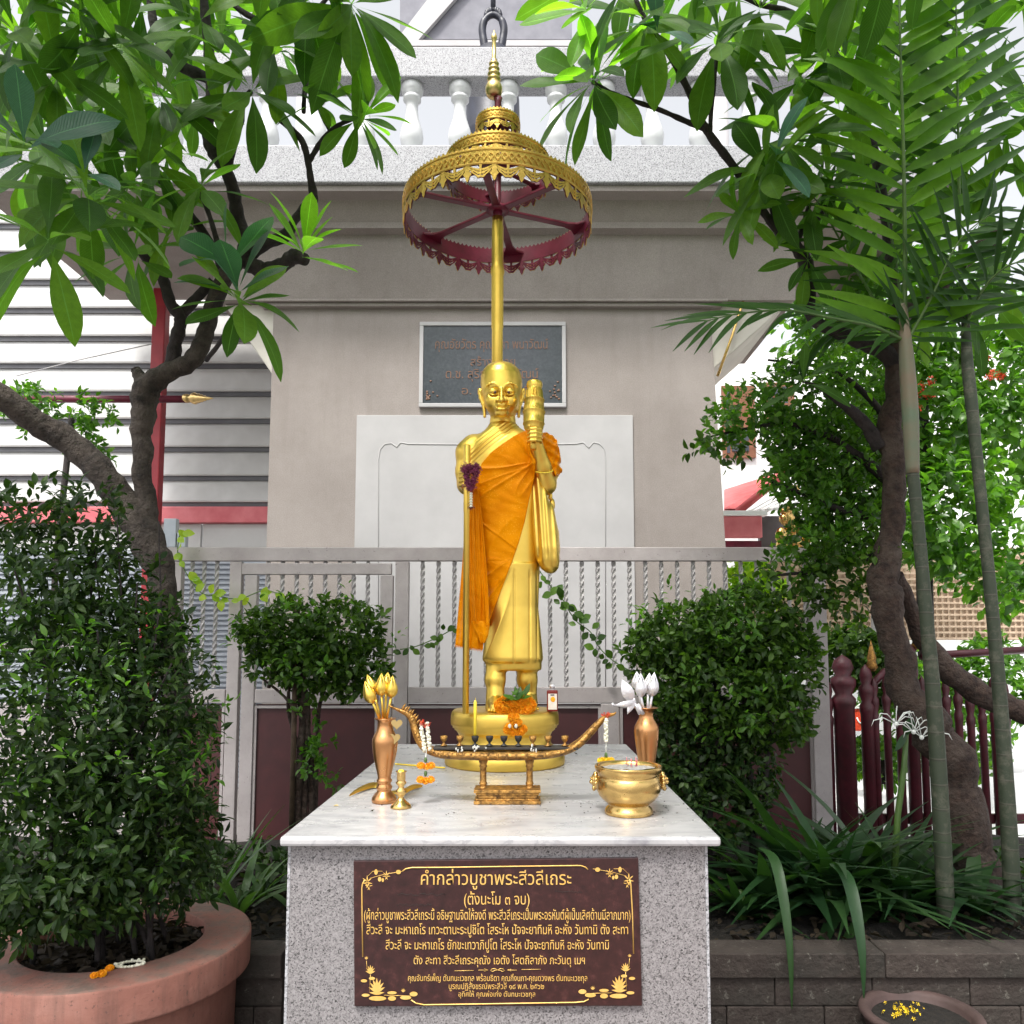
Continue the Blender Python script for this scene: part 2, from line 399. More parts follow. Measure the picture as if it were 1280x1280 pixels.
class MB:
    def __init__(s): s.v = []; s.f = []; s.sm = []
    def add(s, V, F, smooth=False):
        b = len(s.v); s.v += [Vector(x) for x in V]
        s.f += [tuple(b + i for i in f) for f in F]; s.sm += [smooth] * len(F); return s
    def box(s, lo, hi):
        x0, y0, z0 = lo; x1, y1, z1 = hi
        V = [(x0, y0, z0), (x1, y0, z0), (x1, y1, z0), (x0, y1, z0), (x0, y0, z1), (x1, y0, z1), (x1, y1, z1), (x0, y1, z1)]
        return s.add(V, [(0, 3, 2, 1), (4, 5, 6, 7), (0, 1, 5, 4), (1, 2, 6, 5), (2, 3, 7, 6), (3, 0, 4, 7)])
    def pxbox(s, x0, y0, x1, y1, Y, d, ymode=None):
        """box whose front face at distance Y spans the photo rectangle x0..x1 (px), y0..y1"""
        a = P(x0, y1, Y); b = P(x1, y0, Y); ym = (y0 + min(y1, 1040)) / 2
        return s.box((P(x0, ym, Y).x, Y, a.z), (P(x1, ym, Y).x, Y + d, b.z))
    def prism(s, pts, y0, y1):
        """polygon of (x,z) points extruded from y0 to y1"""
        n = len(pts)
        V = [(x, y0, z) for x, z in pts] + [(x, y1, z) for x, z in pts]
        F = [tuple(range(n)), tuple(range(2 * n - 1, n - 1, -1))] + [(i, i + n, (i + 1) % n + n, (i + 1) % n) for i in range(n)]
        return s.add(V, F)
    def tube(s, pts, rad, n=8, cap=True, smooth=True, squash=None):
        pts = [Vector(p) for p in pts]; m = len(pts)
        if not hasattr(rad, '__len__'): rad = [rad] * m
        V = []; up = Vector((.31, .17, .93)).normalized()
        for i, p in enumerate(pts):
            t = (pts[min(i + 1, m - 1)] - pts[max(i - 1, 0)]).normalized()
            a = t.cross(up)
            if a.length < .1: a = t.cross(Vector((1, 0, 0)))
            a.normalize(); b = a.cross(t); up = b
            for k in range(n):
                q = 2 * PI * k / n
                V.append(p + (a * math.cos(q) + b * math.sin(q)) * rad[i])
        F = [(i * n + k, i * n + (k + 1) % n, (i + 1) * n + (k + 1) % n, (i + 1) * n + k) for i in range(m - 1) for k in range(n)]
        if cap: F += [tuple(range(n - 1, -1, -1)), tuple(range((m - 1) * n, m * n))]
        return s.add(V, F, smooth)
    def lathe(s, prof, c=(0, 0, 0), n=32, smooth=True, sx=1, sy=1, rot=0):
        """prof: list of (r,z)"""
        c = Vector(c); V = []
        for r, z in prof:
            for k in range(n):
                q = 2 * PI * k / n + rot
                V.append(c + Vector((r * math.cos(q) * sx, r * math.sin(q) * sy, z)))
        m = len(prof)
        F = [(i * n + k, i * n + (k + 1) % n, (i + 1) * n + (k + 1) % n, (i + 1) * n + k) for i in range(m - 1) for k in range(n)]
        if prof[0][0] > 1e-5: F.append(tuple(range(n - 1, -1, -1)))
        if prof[-1][0] > 1e-5: F.append(tuple(range((m - 1) * n, m * n)))
        return s.add(V, F, smooth)
    def ball(s, c, rx, ry=None, rz=None, n=12, m=8, mat3=None):
        ry = rx if ry is None else ry; rz = rx if rz is None else rz; c = Vector(c)
        V = []
        for i in range(m + 1):
            t = PI * i / m
            for k in range(n):
                q = 2 * PI * k / n
                v = Vector((rx * math.sin(t) * math.cos(q), ry * math.sin(t) * math.sin(q), -rz * math.cos(t)))
                if mat3 is not None: v = mat3 @ v
                V.append(c + v)
        F = [(i * n + k, i * n + (k + 1) % n, (i + 1) * n + (k + 1) % n, (i + 1) * n + k) for i in range(m) for k in range(n)]
        return s.add(V, F, True)
    def build(s, name, mat, parent=None, at=None, bevel=0, mats=None):
        if at is None:
            xs = [v.x for v in s.v]; ys = [v.y for v in s.v]; zs = [v.z for v in s.v]
            at = Vector(((min(xs) + max(xs)) / 2, (min(ys) + max(ys)) / 2, min(zs)))
        at = Vector(at)
        me = bpy.data.meshes.new(name)
        me.from_pydata([tuple(v - at) for v in s.v], [], s.f)
        me.polygons.foreach_set('use_smooth', s.sm)
        me.materials.append(mat)
        me.validate(clean_customdata=False); me.update()
        o = obj_me(name, me, parent, at)
        if bevel:
            b = o.modifiers.new('bevel', 'BEVEL'); b.width = bevel; b.segments = 2; b.limit_method = 'ANGLE'; b.angle_limit = R(40)
        return o
def copy_piece(o, parent, at, rot=None, scale=None, name=None):
    c = o.copy(); COL.objects.link(c)
    c.parent = parent
    at = Vector(at)
    c.location = at - (WL[parent.name] if parent is not None else Vector())
    if rot is not None: c.rotation_euler = rot
    if scale is not None: c.scale = scale
    register(c, at)
    return c
def spline(pts, sub=6):
    """Catmull-Rom through tuples of any length"""
    pts = [np.array(p, float) for p in pts]
    out = []
    for i in range(len(pts) - 1):
        p0, p1, p2, p3 = pts[max(i - 1, 0)], pts[i], pts[i + 1], pts[min(i + 2, len(pts) - 1)]
        for k in range(sub):
            t = k / sub
            out.append(.5 * (2 * p1 + (p2 - p0) * t + (2 * p0 - 5 * p1 + 4 * p2 - p3) * t * t + (3 * p1 - p0 - 3 * p2 + p3) * t ** 3))
    out.append(pts[-1])
    return out

# ================================================================ SETTING
SLABZ = 1.07
def structure(o, label=None): return tag(o, label, None, None, 'structure')
m = MB(); m.box((-60, -40, -.3), (60, 90, -.02))
structure(m.build('ground', asphalt, at=(0, 0, 0)))
# paved strip in front of the beds: single tiles with recessed joints
floor = empty('pavement', (0, 2.8, 0), kind='structure')
tm = MB(); tm.box((-.147, -.147, -.018), (.147, .147, .002)); tile0 = tm.build('tile', tile_red, floor, (-2.3, 2.0, 0), bevel=.002)
k = 0
for i in range(16):
    for j in range(5):
        if k: copy_piece(tile0, floor, (-2.3 + .3 * i, 2.0 + .3 * j, random.uniform(-.001, .001)))
        k += 1
m = MB(); m.box((-2.5, 1.8, -.05), (2.5, 3.5, -.012)); m.build('bedding', concrete_old, floor)

# planting bed soil + retaining wall of blocks
m = MB()
nx, ny = 60, 24
V = []; F = []
for j in range(ny + 1):
    for i in range(nx + 1):
        x = -4.2 + 8.4 * i / nx; y = 3.5 + 2.15 * j / ny
        V.append((x, y, .27 + .03 * mnoise.noise((x * 3, y * 3, 0)) + .02 * mnoise.noise((x * 11, y * 11, 3))))
F = [(j * (nx + 1) + i, j * (nx + 1) + i + 1, (j + 1) * (nx + 1) + i + 1, (j + 1) * (nx + 1) + i) for j in range(ny) for i in range(nx)]
m.add(V, F, True)
structure(m.build('planting_bed_soil', soil))
bedwall = empty('retaining_wall', (0, 3.45, 0), kind='structure')
def blockrow(x0, x1, z0, z1, y, d, L, name, off=0):
    x = x0 - off
    while x < x1:
        a, b = max(x, x0), min(x + L, x1)
        if b - a > .03:
            m = MB(); j = random.uniform(-.004, .004)
            m.box((a + .002, y + j, z0), (b - .002, y + d + j, z1 - .003)); m.build(name, concrete_old, bedwall, bevel=.005)
        x += L
for x0, x1 in ((-3.6, -.985), (.73, 3.6)):
    blockrow(x0, x1, .235, .335, 3.39, .16, .95, 'coping_block', .2)
    blockrow(x0, x1, .12, .235, 3.412, .13, .40, 'wall_block', .1)
    blockrow(x0, x1, 0.0, .12, 3.405, .13, .40, 'wall_block', .3)

# ---- pier wall, cove, granite fascia (the building across the gate)
YW = 7.0
bl = P(333, 684, YW); br = P(907, 684, YW); zt = P(600, 386, YW).z
tl = P(341, 420, YW); tr = P(890, 420, YW)
bld = empty('building', (0, YW, 0), 'beige plastered building pier with overhanging balcony behind the gate', 'building')
m = MB()
sl = (tl.x - bl.x) / (tl.z - bl.z); sr = (tr.x - br.x) / (tr.z - br.z)
zb = -.02
m.prism([(bl.x + sl * (zb - bl.z), zb), (br.x + sr * (zb - br.z), zb), (br.x + sr * (zt - br.z), zt), (bl.x + sl * (zt - bl.z), zt)], YW, YW + 1.6)
m.build('wall', wall_m, bld)
# small moulding where the pier meets the cove
xl, xr = bl.x + sl * (zt - bl.z), br.x + sr * (zt - br.z)
m = MB(); m.box((xl - .1, YW - .055, zt), (xr + .1, YW + 1.6, zt + .035)); m.build('moulding', wall_m, bld, bevel=.008)
m = MB(); m.box((xl - .14, YW - .085, zt + .036), (xr + .14, YW + 1.6, zt + .06)); m.build('moulding', wall_m, bld, bevel=.006)
# sloped beam faces above
XL, XR = P(262, 330, 6.8).x, P(1000, 330, 6.8).x
zc1 = P(600, 290, 6.75).z; zc2 = P(600, 279, 6.72).z; zc3 = P(600, 229, 6.45).z
prof = [(YW - .05, zt + .06), (6.80, zc1), (6.70, zc1 + .01), (6.70, zc2), (6.52, zc3), (8.6, zc3), (8.6, zt + .06)]
def yprism(prof, x0, x1):
    n = len(prof)
    V = [(x0, y, z) for y, z in prof] + [(x1, y, z) for y, z in prof]
    F = [tuple(range(n - 1, -1, -1)), tuple(range(n, 2 * n))] + [(i, (i + 1) % n, (i + 1) % n + n, i + n) for i in range(n)]
    return V, F
m = MB(); V, F = yprism(prof, XL, XR); m.add(V, F); m.build('overhang', wall_m, bld)
# corbels left and right of the pier
cl = P(290, 400, YW + .05); cb = P(345, 472, YW + .05)
m = MB(); m.prism([(XL + .05, zt + .055), (xl + .01, zt + .055), (xl + .01, cb.z)], YW + .03, YW + 1.5); m.build('corbel', cream, bld, bevel=.01)
cr = P(893, 480, YW + .05)
m = MB(); m.prism([(xr - .01, zt + .055), (XR - .05, zt + .055), (xr - .01, cr.z + .1)], YW + .03, YW + 1.5); m.build('corbel', cream, bld, bevel=.01)
m = MB(); m.tube([P(897, 470, 6.98), P(915, 420, 6.98), P(945, 325, 6.98), P(960, 315, 6.98), P(985, 318, 6.98)], .013, 8); m.build('brass_pipe', brass, bld)
# fascia and balustrade
z0, z1 = P(600, 228, 6.4).z, P(600, 181, 6.4).z
m = MB(); m.box((-4.6, 6.4, z0), (3.6, 8.6, z1)); m.build('fascia', granite_far, bld, bevel=.01)
m = MB(); m.box((-4.6, 6.44, z0 - .05), (3.6, 8.6, z0 - .002)); m.build('drip_edge', wall_m, bld)
YB = 6.62
r0, r1 = P(600, 96, 6.5).z, P(600, 58, 6.5).z
m = MB(); m.box((-4.6, 6.5, r0), (3.6, 6.76, r1)); m.build('handrail', granite_far, bld, bevel=.012)
bz0, bz1 = z1, r0
H = bz1 - bz0
pf = [(.105, 0), (.105, .05), (.075, .06), (.085, .09), (.06, .11), (.065, .14), (.10, .22), (.112, .30), (.10, .40), (.065, .55), (.055, .66), (.06, .78), (.085, .80), (.085, .84), (.065, .86), (.10, .90), (.105, .95), (.105, 1.0)]
pf = [(r * .92, z * H) for r, z in pf]
bx = P(515, 140, YB).x; step = P(575, 140, YB).x - bx
m = MB(); m.lathe(pf, (bx, YB, bz0 + .002), 24); bal0 = m.build('baluster', baluster_m, bld, (bx, YB, bz0 + .002))
for i in range(-9, 8):
    if i: copy_piece(bal0, bld, (bx + i * step, YB, bz0 + .002))
# upper plaque on the pier
def quad_px(x0, y0, x1, y1, Y): a = P(x0, y1, Y); b = P(x1, y0, Y); return a.x, a.z, b.x, b.z
pl = empty('memorial_plaque', P(616, 510, YW), 'grey slate plaque with faded copper lettering in a pale frame on the pier', 'plaque')
x0_, z0_, x1_, z1_ = quad_px(524, 404, 707, 510, YW)
m = MB(); t_ = .035
for lo, hi in (((x0_, YW - .035, z1_ - t_), (x1_, YW - .001, z1_)), ((x0_, YW - .035, z0_), (x1_, YW - .001, z0_ + t_)),
               ((x0_, YW - .034, z0_ + t_), (x0_ + t_, YW - .001, z1_ - t_)), ((x1_ - t_, YW - .034, z0_ + t_), (x1_, YW - .001, z1_ - t_))):
    m.box(lo, hi)
m.build('frame', white_paint, pl, bevel=.004)
m = MB(); m.box((x0_ + t_, YW - .022, z0_ + t_), (x1_ - t_, YW - .001, z1_ - t_)); m.build('stone_panel', slate_m, pl)

# lettering: built-in font, each line one flat mesh
def text_line(body, x0, z0, x1, z1, Y, mat, parent, depth=.0015, fit='both', res=3, offset=0):
    c = bpy.data.curves.new('lettering', 'FONT'); c.body = body; c.resolution_u = res; c.offset = 0
    o = bpy.data.objects.new('lettering', c); COL.objects.link(o)
    bpy.context.view_layer.update()
    me0 = bpy.data.meshes.new_from_object(o.evaluated_get(bpy.context.evaluated_depsgraph_get()))
    COL.objects.unlink(o); bpy.data.objects.remove(o)
    n = len(me0.vertices); co = np.empty(n * 3, np.float32); me0.vertices.foreach_get('co', co); co = co.reshape(-1, 3)
    mn, mx = co.min(0), co.max(0)
    sx = (x1 - x0) / (mx[0] - mn[0]); sz = (z1 - z0) / (mx[1] - mn[1])
    at = Vector(((x0 + x1) / 2, Y, z0))
    V = np.zeros_like(co)
    V[:, 0] = (co[:, 0] - mn[0]) * sx + x0 - at.x
    V[:, 2] = (co[:, 1] - mn[1]) * sz
    # neighbouring glyphs and marks that touch lie a hair apart in depth
    par = list(range(n))
    def find(i):
        while par[i] != i: par[i] = par[par[i]]; i = par[i]
        return i
    for e in me0.edges:
        a_, b_ = find(e.vertices[0]), find(e.vertices[1])
        if a_ != b_: par[max(a_, b_)] = min(a_, b_)
    ids = {}
    for i in range(n):
        r_ = find(i); V[i, 1] = -.00025 * (ids.setdefault(r_, len(ids)) % 5)
    me0.vertices.foreach_set('co', V.ravel()); me0.materials.clear(); me0.materials.append(mat); me0.name = 'lettering'; me0.update()
    return obj_me('lettering', me0, parent, at)
def text_px(body, px0, py0, px1, py1, Y, mat, parent, **k):
    a = P(px0, py1, Y); b = P(px1, py0, Y)
    return text_line(body, a.x, a.z, b.x, b.z, Y, mat, parent, **k)
Yt = YW - .026
text_px('คุณอัยวัตร คุณธิดา พนาวัฒน์', 544, 423, 685, 440, Yt, lettercopper, pl, offset=.004)
text_px('สร้างถวาย', 588, 445, 644, 457, Yt, lettercopper, pl, offset=.012)
text_px('ด.ช. สุริยา พนาวัฒน์', 557, 460, 673, 477, Yt, lettercopper, pl, offset=.012)
text_px('อ. มนัสนันท์', 577, 482, 660, 493, Yt, lettercopper, pl, offset=.012)
# corner sprays of the upper plaque
m = MB()
for sx, cx in ((1, 533), (-1, 699)):
    for k in range(16):
        px = cx + sx * random.uniform(0, 17) * (k / 16 if k % 2 else .4); py = 499 - random.uniform(0, 26) * (1 - k / 20)
        c = P(px, py, Yt); m.ball(c, .011, .002, .008, 6, 4)
m.build('corner_spray', lettercopper, pl)

# white board below it with a thin cusped outline
wb = empty('notice_board', P(616, 684, YW), 'large blank white board with thin cusped outline fixed to the pier below the slate plaque', 'board')
a = P(441, 790, YW - .02); b = P(791, 519, YW - .02)
m = MB(); m.box((a.x, YW - .02, P(441, 880, YW).z), (b.x, YW - .001, b.z)); m.build('panel', white_paint, wb, bevel=.003)
pts = [P(x, y, YW - .021) for x, y in ((473, 860), (473, 575), (475, 562), (481, 555), (489, 554), (496, 559), (501, 553), (510, 555), (615, 556), (720, 555), (729, 553), (736, 560), (742, 553), (750, 555), (756, 562), (757, 575), (757, 860))]
m = MB(); m.tube(pts, .0045, 6); m.build('outline_moulding', white_paint, wb)

# dark bell behind the balustrade and the roof above it
YBELL = 8.3
def pzr(py, Y): return P(614, py, Y).z
bell = empty('bronze_bell', P(614, 190, YBELL), 'dark bronze temple bell with looped dragon crown hanging behind the balustrade', 'bell')
bc = P(616, 150, YBELL)
zA, zB = pzr(230, YBELL), pzr(58, YBELL)
hb = zB - zA
prof = [(.30, zA), (.335, zA), (.34, zA + .05 * hb), (.31, zA + .12 * hb), (.30, zA + .3 * hb), (.315, zA + .32 * hb), (.30, zA + .345 * hb), (.29, zA + .6 * hb), (.25, zA + .82 * hb), (.17, zA + .95 * hb), (.05, zA + hb), (.0, zA + hb)]
m = MB(); m.lathe([(r, z) for r, z in prof], (bc.x, YBELL, 0), 36); m.build('bell_body', darkbronze, bell)
m = MB()
cz = pzr(50, YBELL); ct = pzr(14, YBELL)
for s in (-1, 1):
    pts = [(s * .085, cz - .12), (s * .105, cz), (s * .12, cz + .12), (s * .10, cz + .22), (s * .05, cz + .28), (0, cz + .30)]
    m.tube([Vector((bc.x + x, YBELL, z)) for x, z in spline(pts, 5)], [.045] * 6 + [.042] * 10 + [.035] * 10, 10)
for k in range(9):
    q = k / 8 * PI
    m.ball((bc.x + .075 * math.cos(q), YBELL, cz + .30 + .05 * math.sin(q)), .03, .03, .045, 8, 6)
m.tube([(bc.x, YBELL, cz + .28), (bc.x, YBELL, cz + .9)], .03, 8)
m.build('bell_crown', darkbronze, bell)
pav = empty('pavilion_roof', P(600, 40, 9), 'grey underside of the bell pavilion roof above the balustrade', 'roof')
def pp(*xy, Y=9.0): return [(P(x, y, Y).x, P(x, y, Y).z) for x, y in xy]
m = MB(); m.prism(pp((500, 49), (715, 49), (715, -120), (500, -120)), 9.0, 9.4); m.build('eave_board', eave, pav)
m = MB(); m.prism(pp((486, 62), (512, 62), (620, -60), (580, -60), Y=8.93), 8.93, 8.99); m.build('sloping_rafter', white_paint, pav)
m = MB(); m.prism(pp((505, 57), (720, 57), (720, 50), (505, 50), Y=8.92), 8.92, 9.3); m.build('roof_beam', white_paint, pav)
for k in (-1, 1):
    x = P(640 + k * 260, 100, 9).x
    m = MB(); m.lathe([(.14, 0), (.14, 2.6)], (x, 9.2, z1), 16); m.build('column', white_paint, pav)

# ---- left: lapped metal cladding, faded red beam, roller shutter, red post
YS = 9.0
clad = empty('cladding_wall', P(200, 640, YS), 'wall of horizontal cream metal panels with dark lapped joints at the left', 'wall')
edges = [632, 599, 563, 528, 494, 459, 425, 390, 355, 320, 285, 250, 215]
xa, xb = -7.2, P(341, 500, YS).x + .5
for i in range(len(edges) - 1):
    zlo = P(250, edges[i], YS).z; zhi = P(250, edges[i + 1], YS).z
    m = MB()
    V, F = yprism([(YS - .055, zlo + .05), (YS - .05, zlo + .032), (YS + .01, zlo + .03), (YS + .02, zhi + .02), (YS, zhi + .02)], xa, xb)
    m.add(V, F); m.build('panel', corr_panel, clad)
    m = MB(); m.box((xa, YS - .030, zlo - .022), (xb, YS - .004, zlo + .026)); m.build('joint_strip', dark_gap, clad)
m = MB(); m.box((xa, YS + .03, P(250, 632, YS).z - .02), (xb, YS + .12, P(250, 215, YS).z)); m.build('backing', dark_gap, clad)
m = MB(); m.pxbox(-60, 633, 345, 653, YS - .1, .14); 
structure_beam = m.build('faded_beam', pinkbeam, clad, bevel=.01)
m = MB(); m.pxbox(-60, 655, 251, 684, YS - .02, .06); m.build('lower_panel', corr_panel, clad, bevel=.004)
m = MB(); m.pxbox(253, 655, 345, 684, YS - .02, .06); m.build('lower_panel', corr_panel, clad, bevel=.004)
sh = empty('roller_shutter', P(260, 880, YS), 'ribbed zinc roller shutter seen through the gate bars at the left', 'shutter')
zz0, zz1 = 0, P(250, 687, YS).z; n = 46
V = []; F = []
xs0, xs1 = -7.2, P(345, 700, YS).x + .4
prof = []
for i in range(n):
    z = zz0 + (zz1 - zz0) * i / n; dz = (zz1 - zz0) / n
    prof += [(YS + .03, z), (YS, z + dz * .25), (YS, z + dz * .7), (YS + .03, z + dz * .92)]
V = [(xs0, y, z) for y, z in prof] + [(xs1, y, z) for y, z in prof]; q = len(prof)
F = [(i, i + 1, i + 1 + q, i + q) for i in range(q - 1)]
m = MB(); m.add(V, F); slat = m.build('slats', shutter_grey, sh); tag(slat, kind='stuff')
post = empty('flag_post', P(198, 690, 8.4), 'dark red steel post with a horizontal arm behind the frangipani trunk', 'post')
pa = P(189, 620, 8.3); pb = P(189, 300, 8.3)
m = MB(); m.box((pa.x - .07, 8.3, -.02), (pa.x + .07, 8.42, pb.z)); m.build('upright', redpost, post, bevel=.01)
m = MB(); m.tube([P(-60, 499, 8.0), P(232, 499, 8.0)], .037, 12); m.build('arm', maroon, post)
fz = P(232, 498, 8.0)
m = MB()
prof = [(.04, -.02), (.045, 0), (.045, .03), (.03, .035), (.055, .07), (.062, .10), (.045, .13), (.05, .14), (.035, .16), (.04, .17), (.026, .19), (.03, .2), (.016, .22), (.018, .23), (.0, .29)]
V = []; nn = 16
for r, h in prof:
    for k in range(nn): V.append(fz + Vector((h, r * math.cos(2 * PI * k / nn), r * math.sin(2 * PI * k / nn))))
F = [(i * nn + k, i * nn + (k + 1) % nn, (i + 1) * nn + (k + 1) % nn, (i + 1) * nn + k) for i in range(len(prof) - 1) for k in range(nn)]
m.add(V, F, True); m.build('finial', finial_gold, post)
m = MB(); m.tube([P(20, 470, 7.8), P(98, 450, 7.8), P(190, 430, 7.8)], .005, 6)
tag(m.build('cable', white_paint), 'thin pale cable strung in front of the cream cladding', 'cable')

# ---- gate
YG = 5.5
gate = empty('metal_gate', P(620, 1030, YG), 'weathered pale grey gate with twisted bars above dark maroon sheets', 'gate')
def rail(x0, y0, x1, y1, Y=YG, d=.05, name='rail', mat=None, parent=gate, bevel=.004):
    m = MB(); m.pxbox(x0, y0, x1, y1, Y, d); return m.build(name, mat or gatepaint, parent, bevel=bevel)
def frame_of(x0, y0, x1, y1, w, hgt, Y, d, prefix=''):
    rail(x0, y0, x0 + w, y1, Y, d, 'stile'); rail(x1 - w, y0, x1, y1, Y, d, 'stile')
    rail(x0 + w, y0, x1 - w, y0 + hgt, Y + .001, d, 'rail')
rail(205, 684, 1036, 701, YG, .06)                         # head rail
rail(282, 702, 297, 1100, YG, .06, 'stile'); rail(492, 702, 509, 1100, YG, .06, 'stile')
rail(206, 702, 221, 1100, YG, .06, 'stile'); rail(1016, 702, 1037, 1100, YG - .02, .09, 'stile')
rail(301, 704, 489, 718, YG + .005, .05); rail(301, 719, 317, 1100, YG + .005, .05, 'stile'); rail(473, 719, 489, 1100, YG + .005, .05, 'stile')
rail(222, 862, 281, 879, YG + .003, .05); rail(318, 862, 472, 879, YG + .008, .045); rail(510, 859, 1015, 879, YG + .003, .05)
rail(752, 880, 774, 1100, YG + .003, .05, 'stile')
for x0, x1 in ((222, 281), (318, 472), (510, 751), (775, 1015)):
    rail(x0, 880, x1, 1100, YG + .035, .006, 'maroon_sheet', gatered, bevel=0)
    m = MB()
    a = P(x0, 882, YG + .02); b = P(x1, 882, YG + .02); t = .018
    m.box((a.x, YG + .018, a.z - t), (b.x, YG + .034, a.z)); m.box((a.x, YG + .018, .3), (a.x + t, YG + .034, a.z - t)); m.box((b.x - t, YG + .018, .3), (b.x, YG + .034, a.z - t))
    m.build('bead', gatepaint, gate)
zb0, zb1 = P(600, 860, YG).z, P(600, 700, YG).z
def twisted_bar():
    V = []; F = []; n = 84; r = .0160; hgt = zb1 - zb0
    for i in range(n + 1):
        q = i / n * 2 * PI * 4.5 if .0 < i / n < 1 else 0
        for k in range(4):
            V.append((r * math.cos(q + k * PI / 2), r * math.sin(q + k * PI / 2), hgt * i / n))
    F = [(i * 4 + k, i * 4 + (k + 1) % 4, (i + 1) * 4 + (k + 1) % 4, (i + 1) * 4 + k) for i in range(n) for k in range(4)]
    return V, F
V, F = twisted_bar(); bar0 = None
bars = [527 + 20.1 * i for i in range(25)] + [332, 350, 368, 386, 404, 422, 440, 458] + [236, 251, 267]
for px in bars:
    x = P(px, 780, YG).x
    if bar0 is None:
        m = MB(); m.add(V, F); bar0 = m.build('bar', steel_grey, gate, (0, 0, 0)); bar0.location = Vector((x, YG + .03, zb0)) - WL[gate.name]
    else: copy_piece(bar0, gate, (x, YG + .03, zb0), rot=(0, 0, random.uniform(0, 3)))
m = MB(); m.pxbox(221, 666, 232, 684, YG, .05); m.pxbox(204, 648, 220, 684, YG, .05); m.build('hinge_box', shutter_grey, gate, bevel=.004)
gp = empty('gate_post', P(98, 900, 5.6), 'grey post and low wall section behind the left shrub', 'post')
m = MB(); m.box((-4.5, 5.6, .2), (P(204, 900, 5.6).x, 5.7, P(100, 880, 5.6).z)); m.build('low_wall', gatepaint, gp)
m = MB(); m.pxbox(-60, 800, 200, 812, 5.6, .05); m.build('rail', gatepaint, gp)

# ---- right background
fb = empty('rattan_fence', P(1100, 790, 10), 'tan rattan lattice fence across the street behind the right tree', 'fence')
m = MB()
Yf = 10.0
for i in range(70):
    x = P(930 + i * 7.5, 740, Yf).x; m.box((x - .014, Yf, P(1100, 800, Yf).z), (x + .014, Yf + .015, P(1100, 684, Yf).z))
for j in range(16):
    z = P(1100, 798 - j * 7.4, Yf).z; m.box((P(925, 740, Yf).x, Yf - .016, z - .012), (P(1460, 740, Yf).x, Yf - .001, z + .012))
tag(m.build('lattice', rattan, fb), kind='stuff')
m = MB(); m.box((P(925, 740, Yf).x, Yf + .2, P(1100, 800, Yf).z), (P(1460, 740, Yf).x, Yf + .22, P(1100, 684, Yf).z)); m.build('backing', rattan, fb)
m = MB(); m.tube([P(1093, 812, 9.8), P(1093, 745, 9.8)], .04, 8); m.build('post', white_paint, fb)
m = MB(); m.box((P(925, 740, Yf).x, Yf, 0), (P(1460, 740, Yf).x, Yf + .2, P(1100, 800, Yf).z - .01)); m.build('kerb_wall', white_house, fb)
m = MB(); m.box((2.2, 6.2, -.02), (14, 9.9, .02)); structure(m.build('street', white_house), 'bright pale street behind the maroon fence')  # street in the near-white render colour

mf = empty('maroon_fence', P(1100, 1010, 6.2), 'maroon picket fence with turned newel post beside the grey gate', 'fence')
Yq = 6.2
def turned(px, y0, y1, w, name):
    a = P(px, y0, Yq); b = P(px, y1, Yq); r = w / FPX * Yq / 2; hh = b.z - a.z
    m = MB(); m.lathe([(r, 0), (r, .72 * hh), (r * 1.15, .74 * hh), (r * 1.15, .77 * hh), (r * .8, .79 * hh), (r * 1.2, .84 * hh), (r * 1.2, .87 * hh), (r * .7, .89 * hh), (r * 1.05, .93 * hh), (r * .8, .97 * hh), (0, 1.0 * hh)], (a.x, Yq, a.z), 12); return m.build(name, maroon_dark, mf)
turned(1061, 1060, 818, 25, 'newel_post')
turned(1090, 1060, 830, 15, 'slim_post'); turned(1147, 1060, 803, 15, 'slim_post')
for i, px in enumerate((1042, 1100, 1115, 1131, 1146, 1161, 1176, 1191, 1206, 1221, 1236, 1251, 1266)):
    turned(px, 1060, 850 - (i % 3) * 3, 9, 'picket')
m = MB(); m.pxbox(1075, 1018, 1290, 1030, Yq + .03, .04); m.build('bottom_rail', maroon_dark, mf)
for c in ((1078, 868, 1108, 838), (1108, 850, 1150, 800), (1150, 820, 1290, 812)):
    m = MB(); m.tube([P(c[0], c[1], Yq + .05), P(c[2], c[3], Yq + .05)], .03, 8); m.build('top_rail', maroon_dark, mf)
m = MB()
for px, py in ((1147, 812), (1090, 839)):
    a = P(px, py, Yq); m.lathe([(.02, 0), (.045, .03), (.03, .08), (.035, .1), (0, .24)], a, 10)
m.build('finial', worn, mf)

cr_ = empty('cool_box', P(1083, 915, 8), 'bright orange red box with a white swoosh standing in the street behind the fence', 'box')
m = MB(); m.pxbox(1069, 886, 1098, 914, 8.0, .3); m.build('box_body', crate_red, cr_, bevel=.015)
m = MB(); m.tube([P(x, y, 7.995) for x, y in ((1071, 897), (1074, 903), (1080, 905), (1086, 901), (1090, 893))], .008, 6); m.build('swoosh', white_house, cr_)
m = MB(); m.pxbox(1068, 880, 1099, 886, 7.98, .34); m.build('lid', white_house, cr_, bevel=.01)

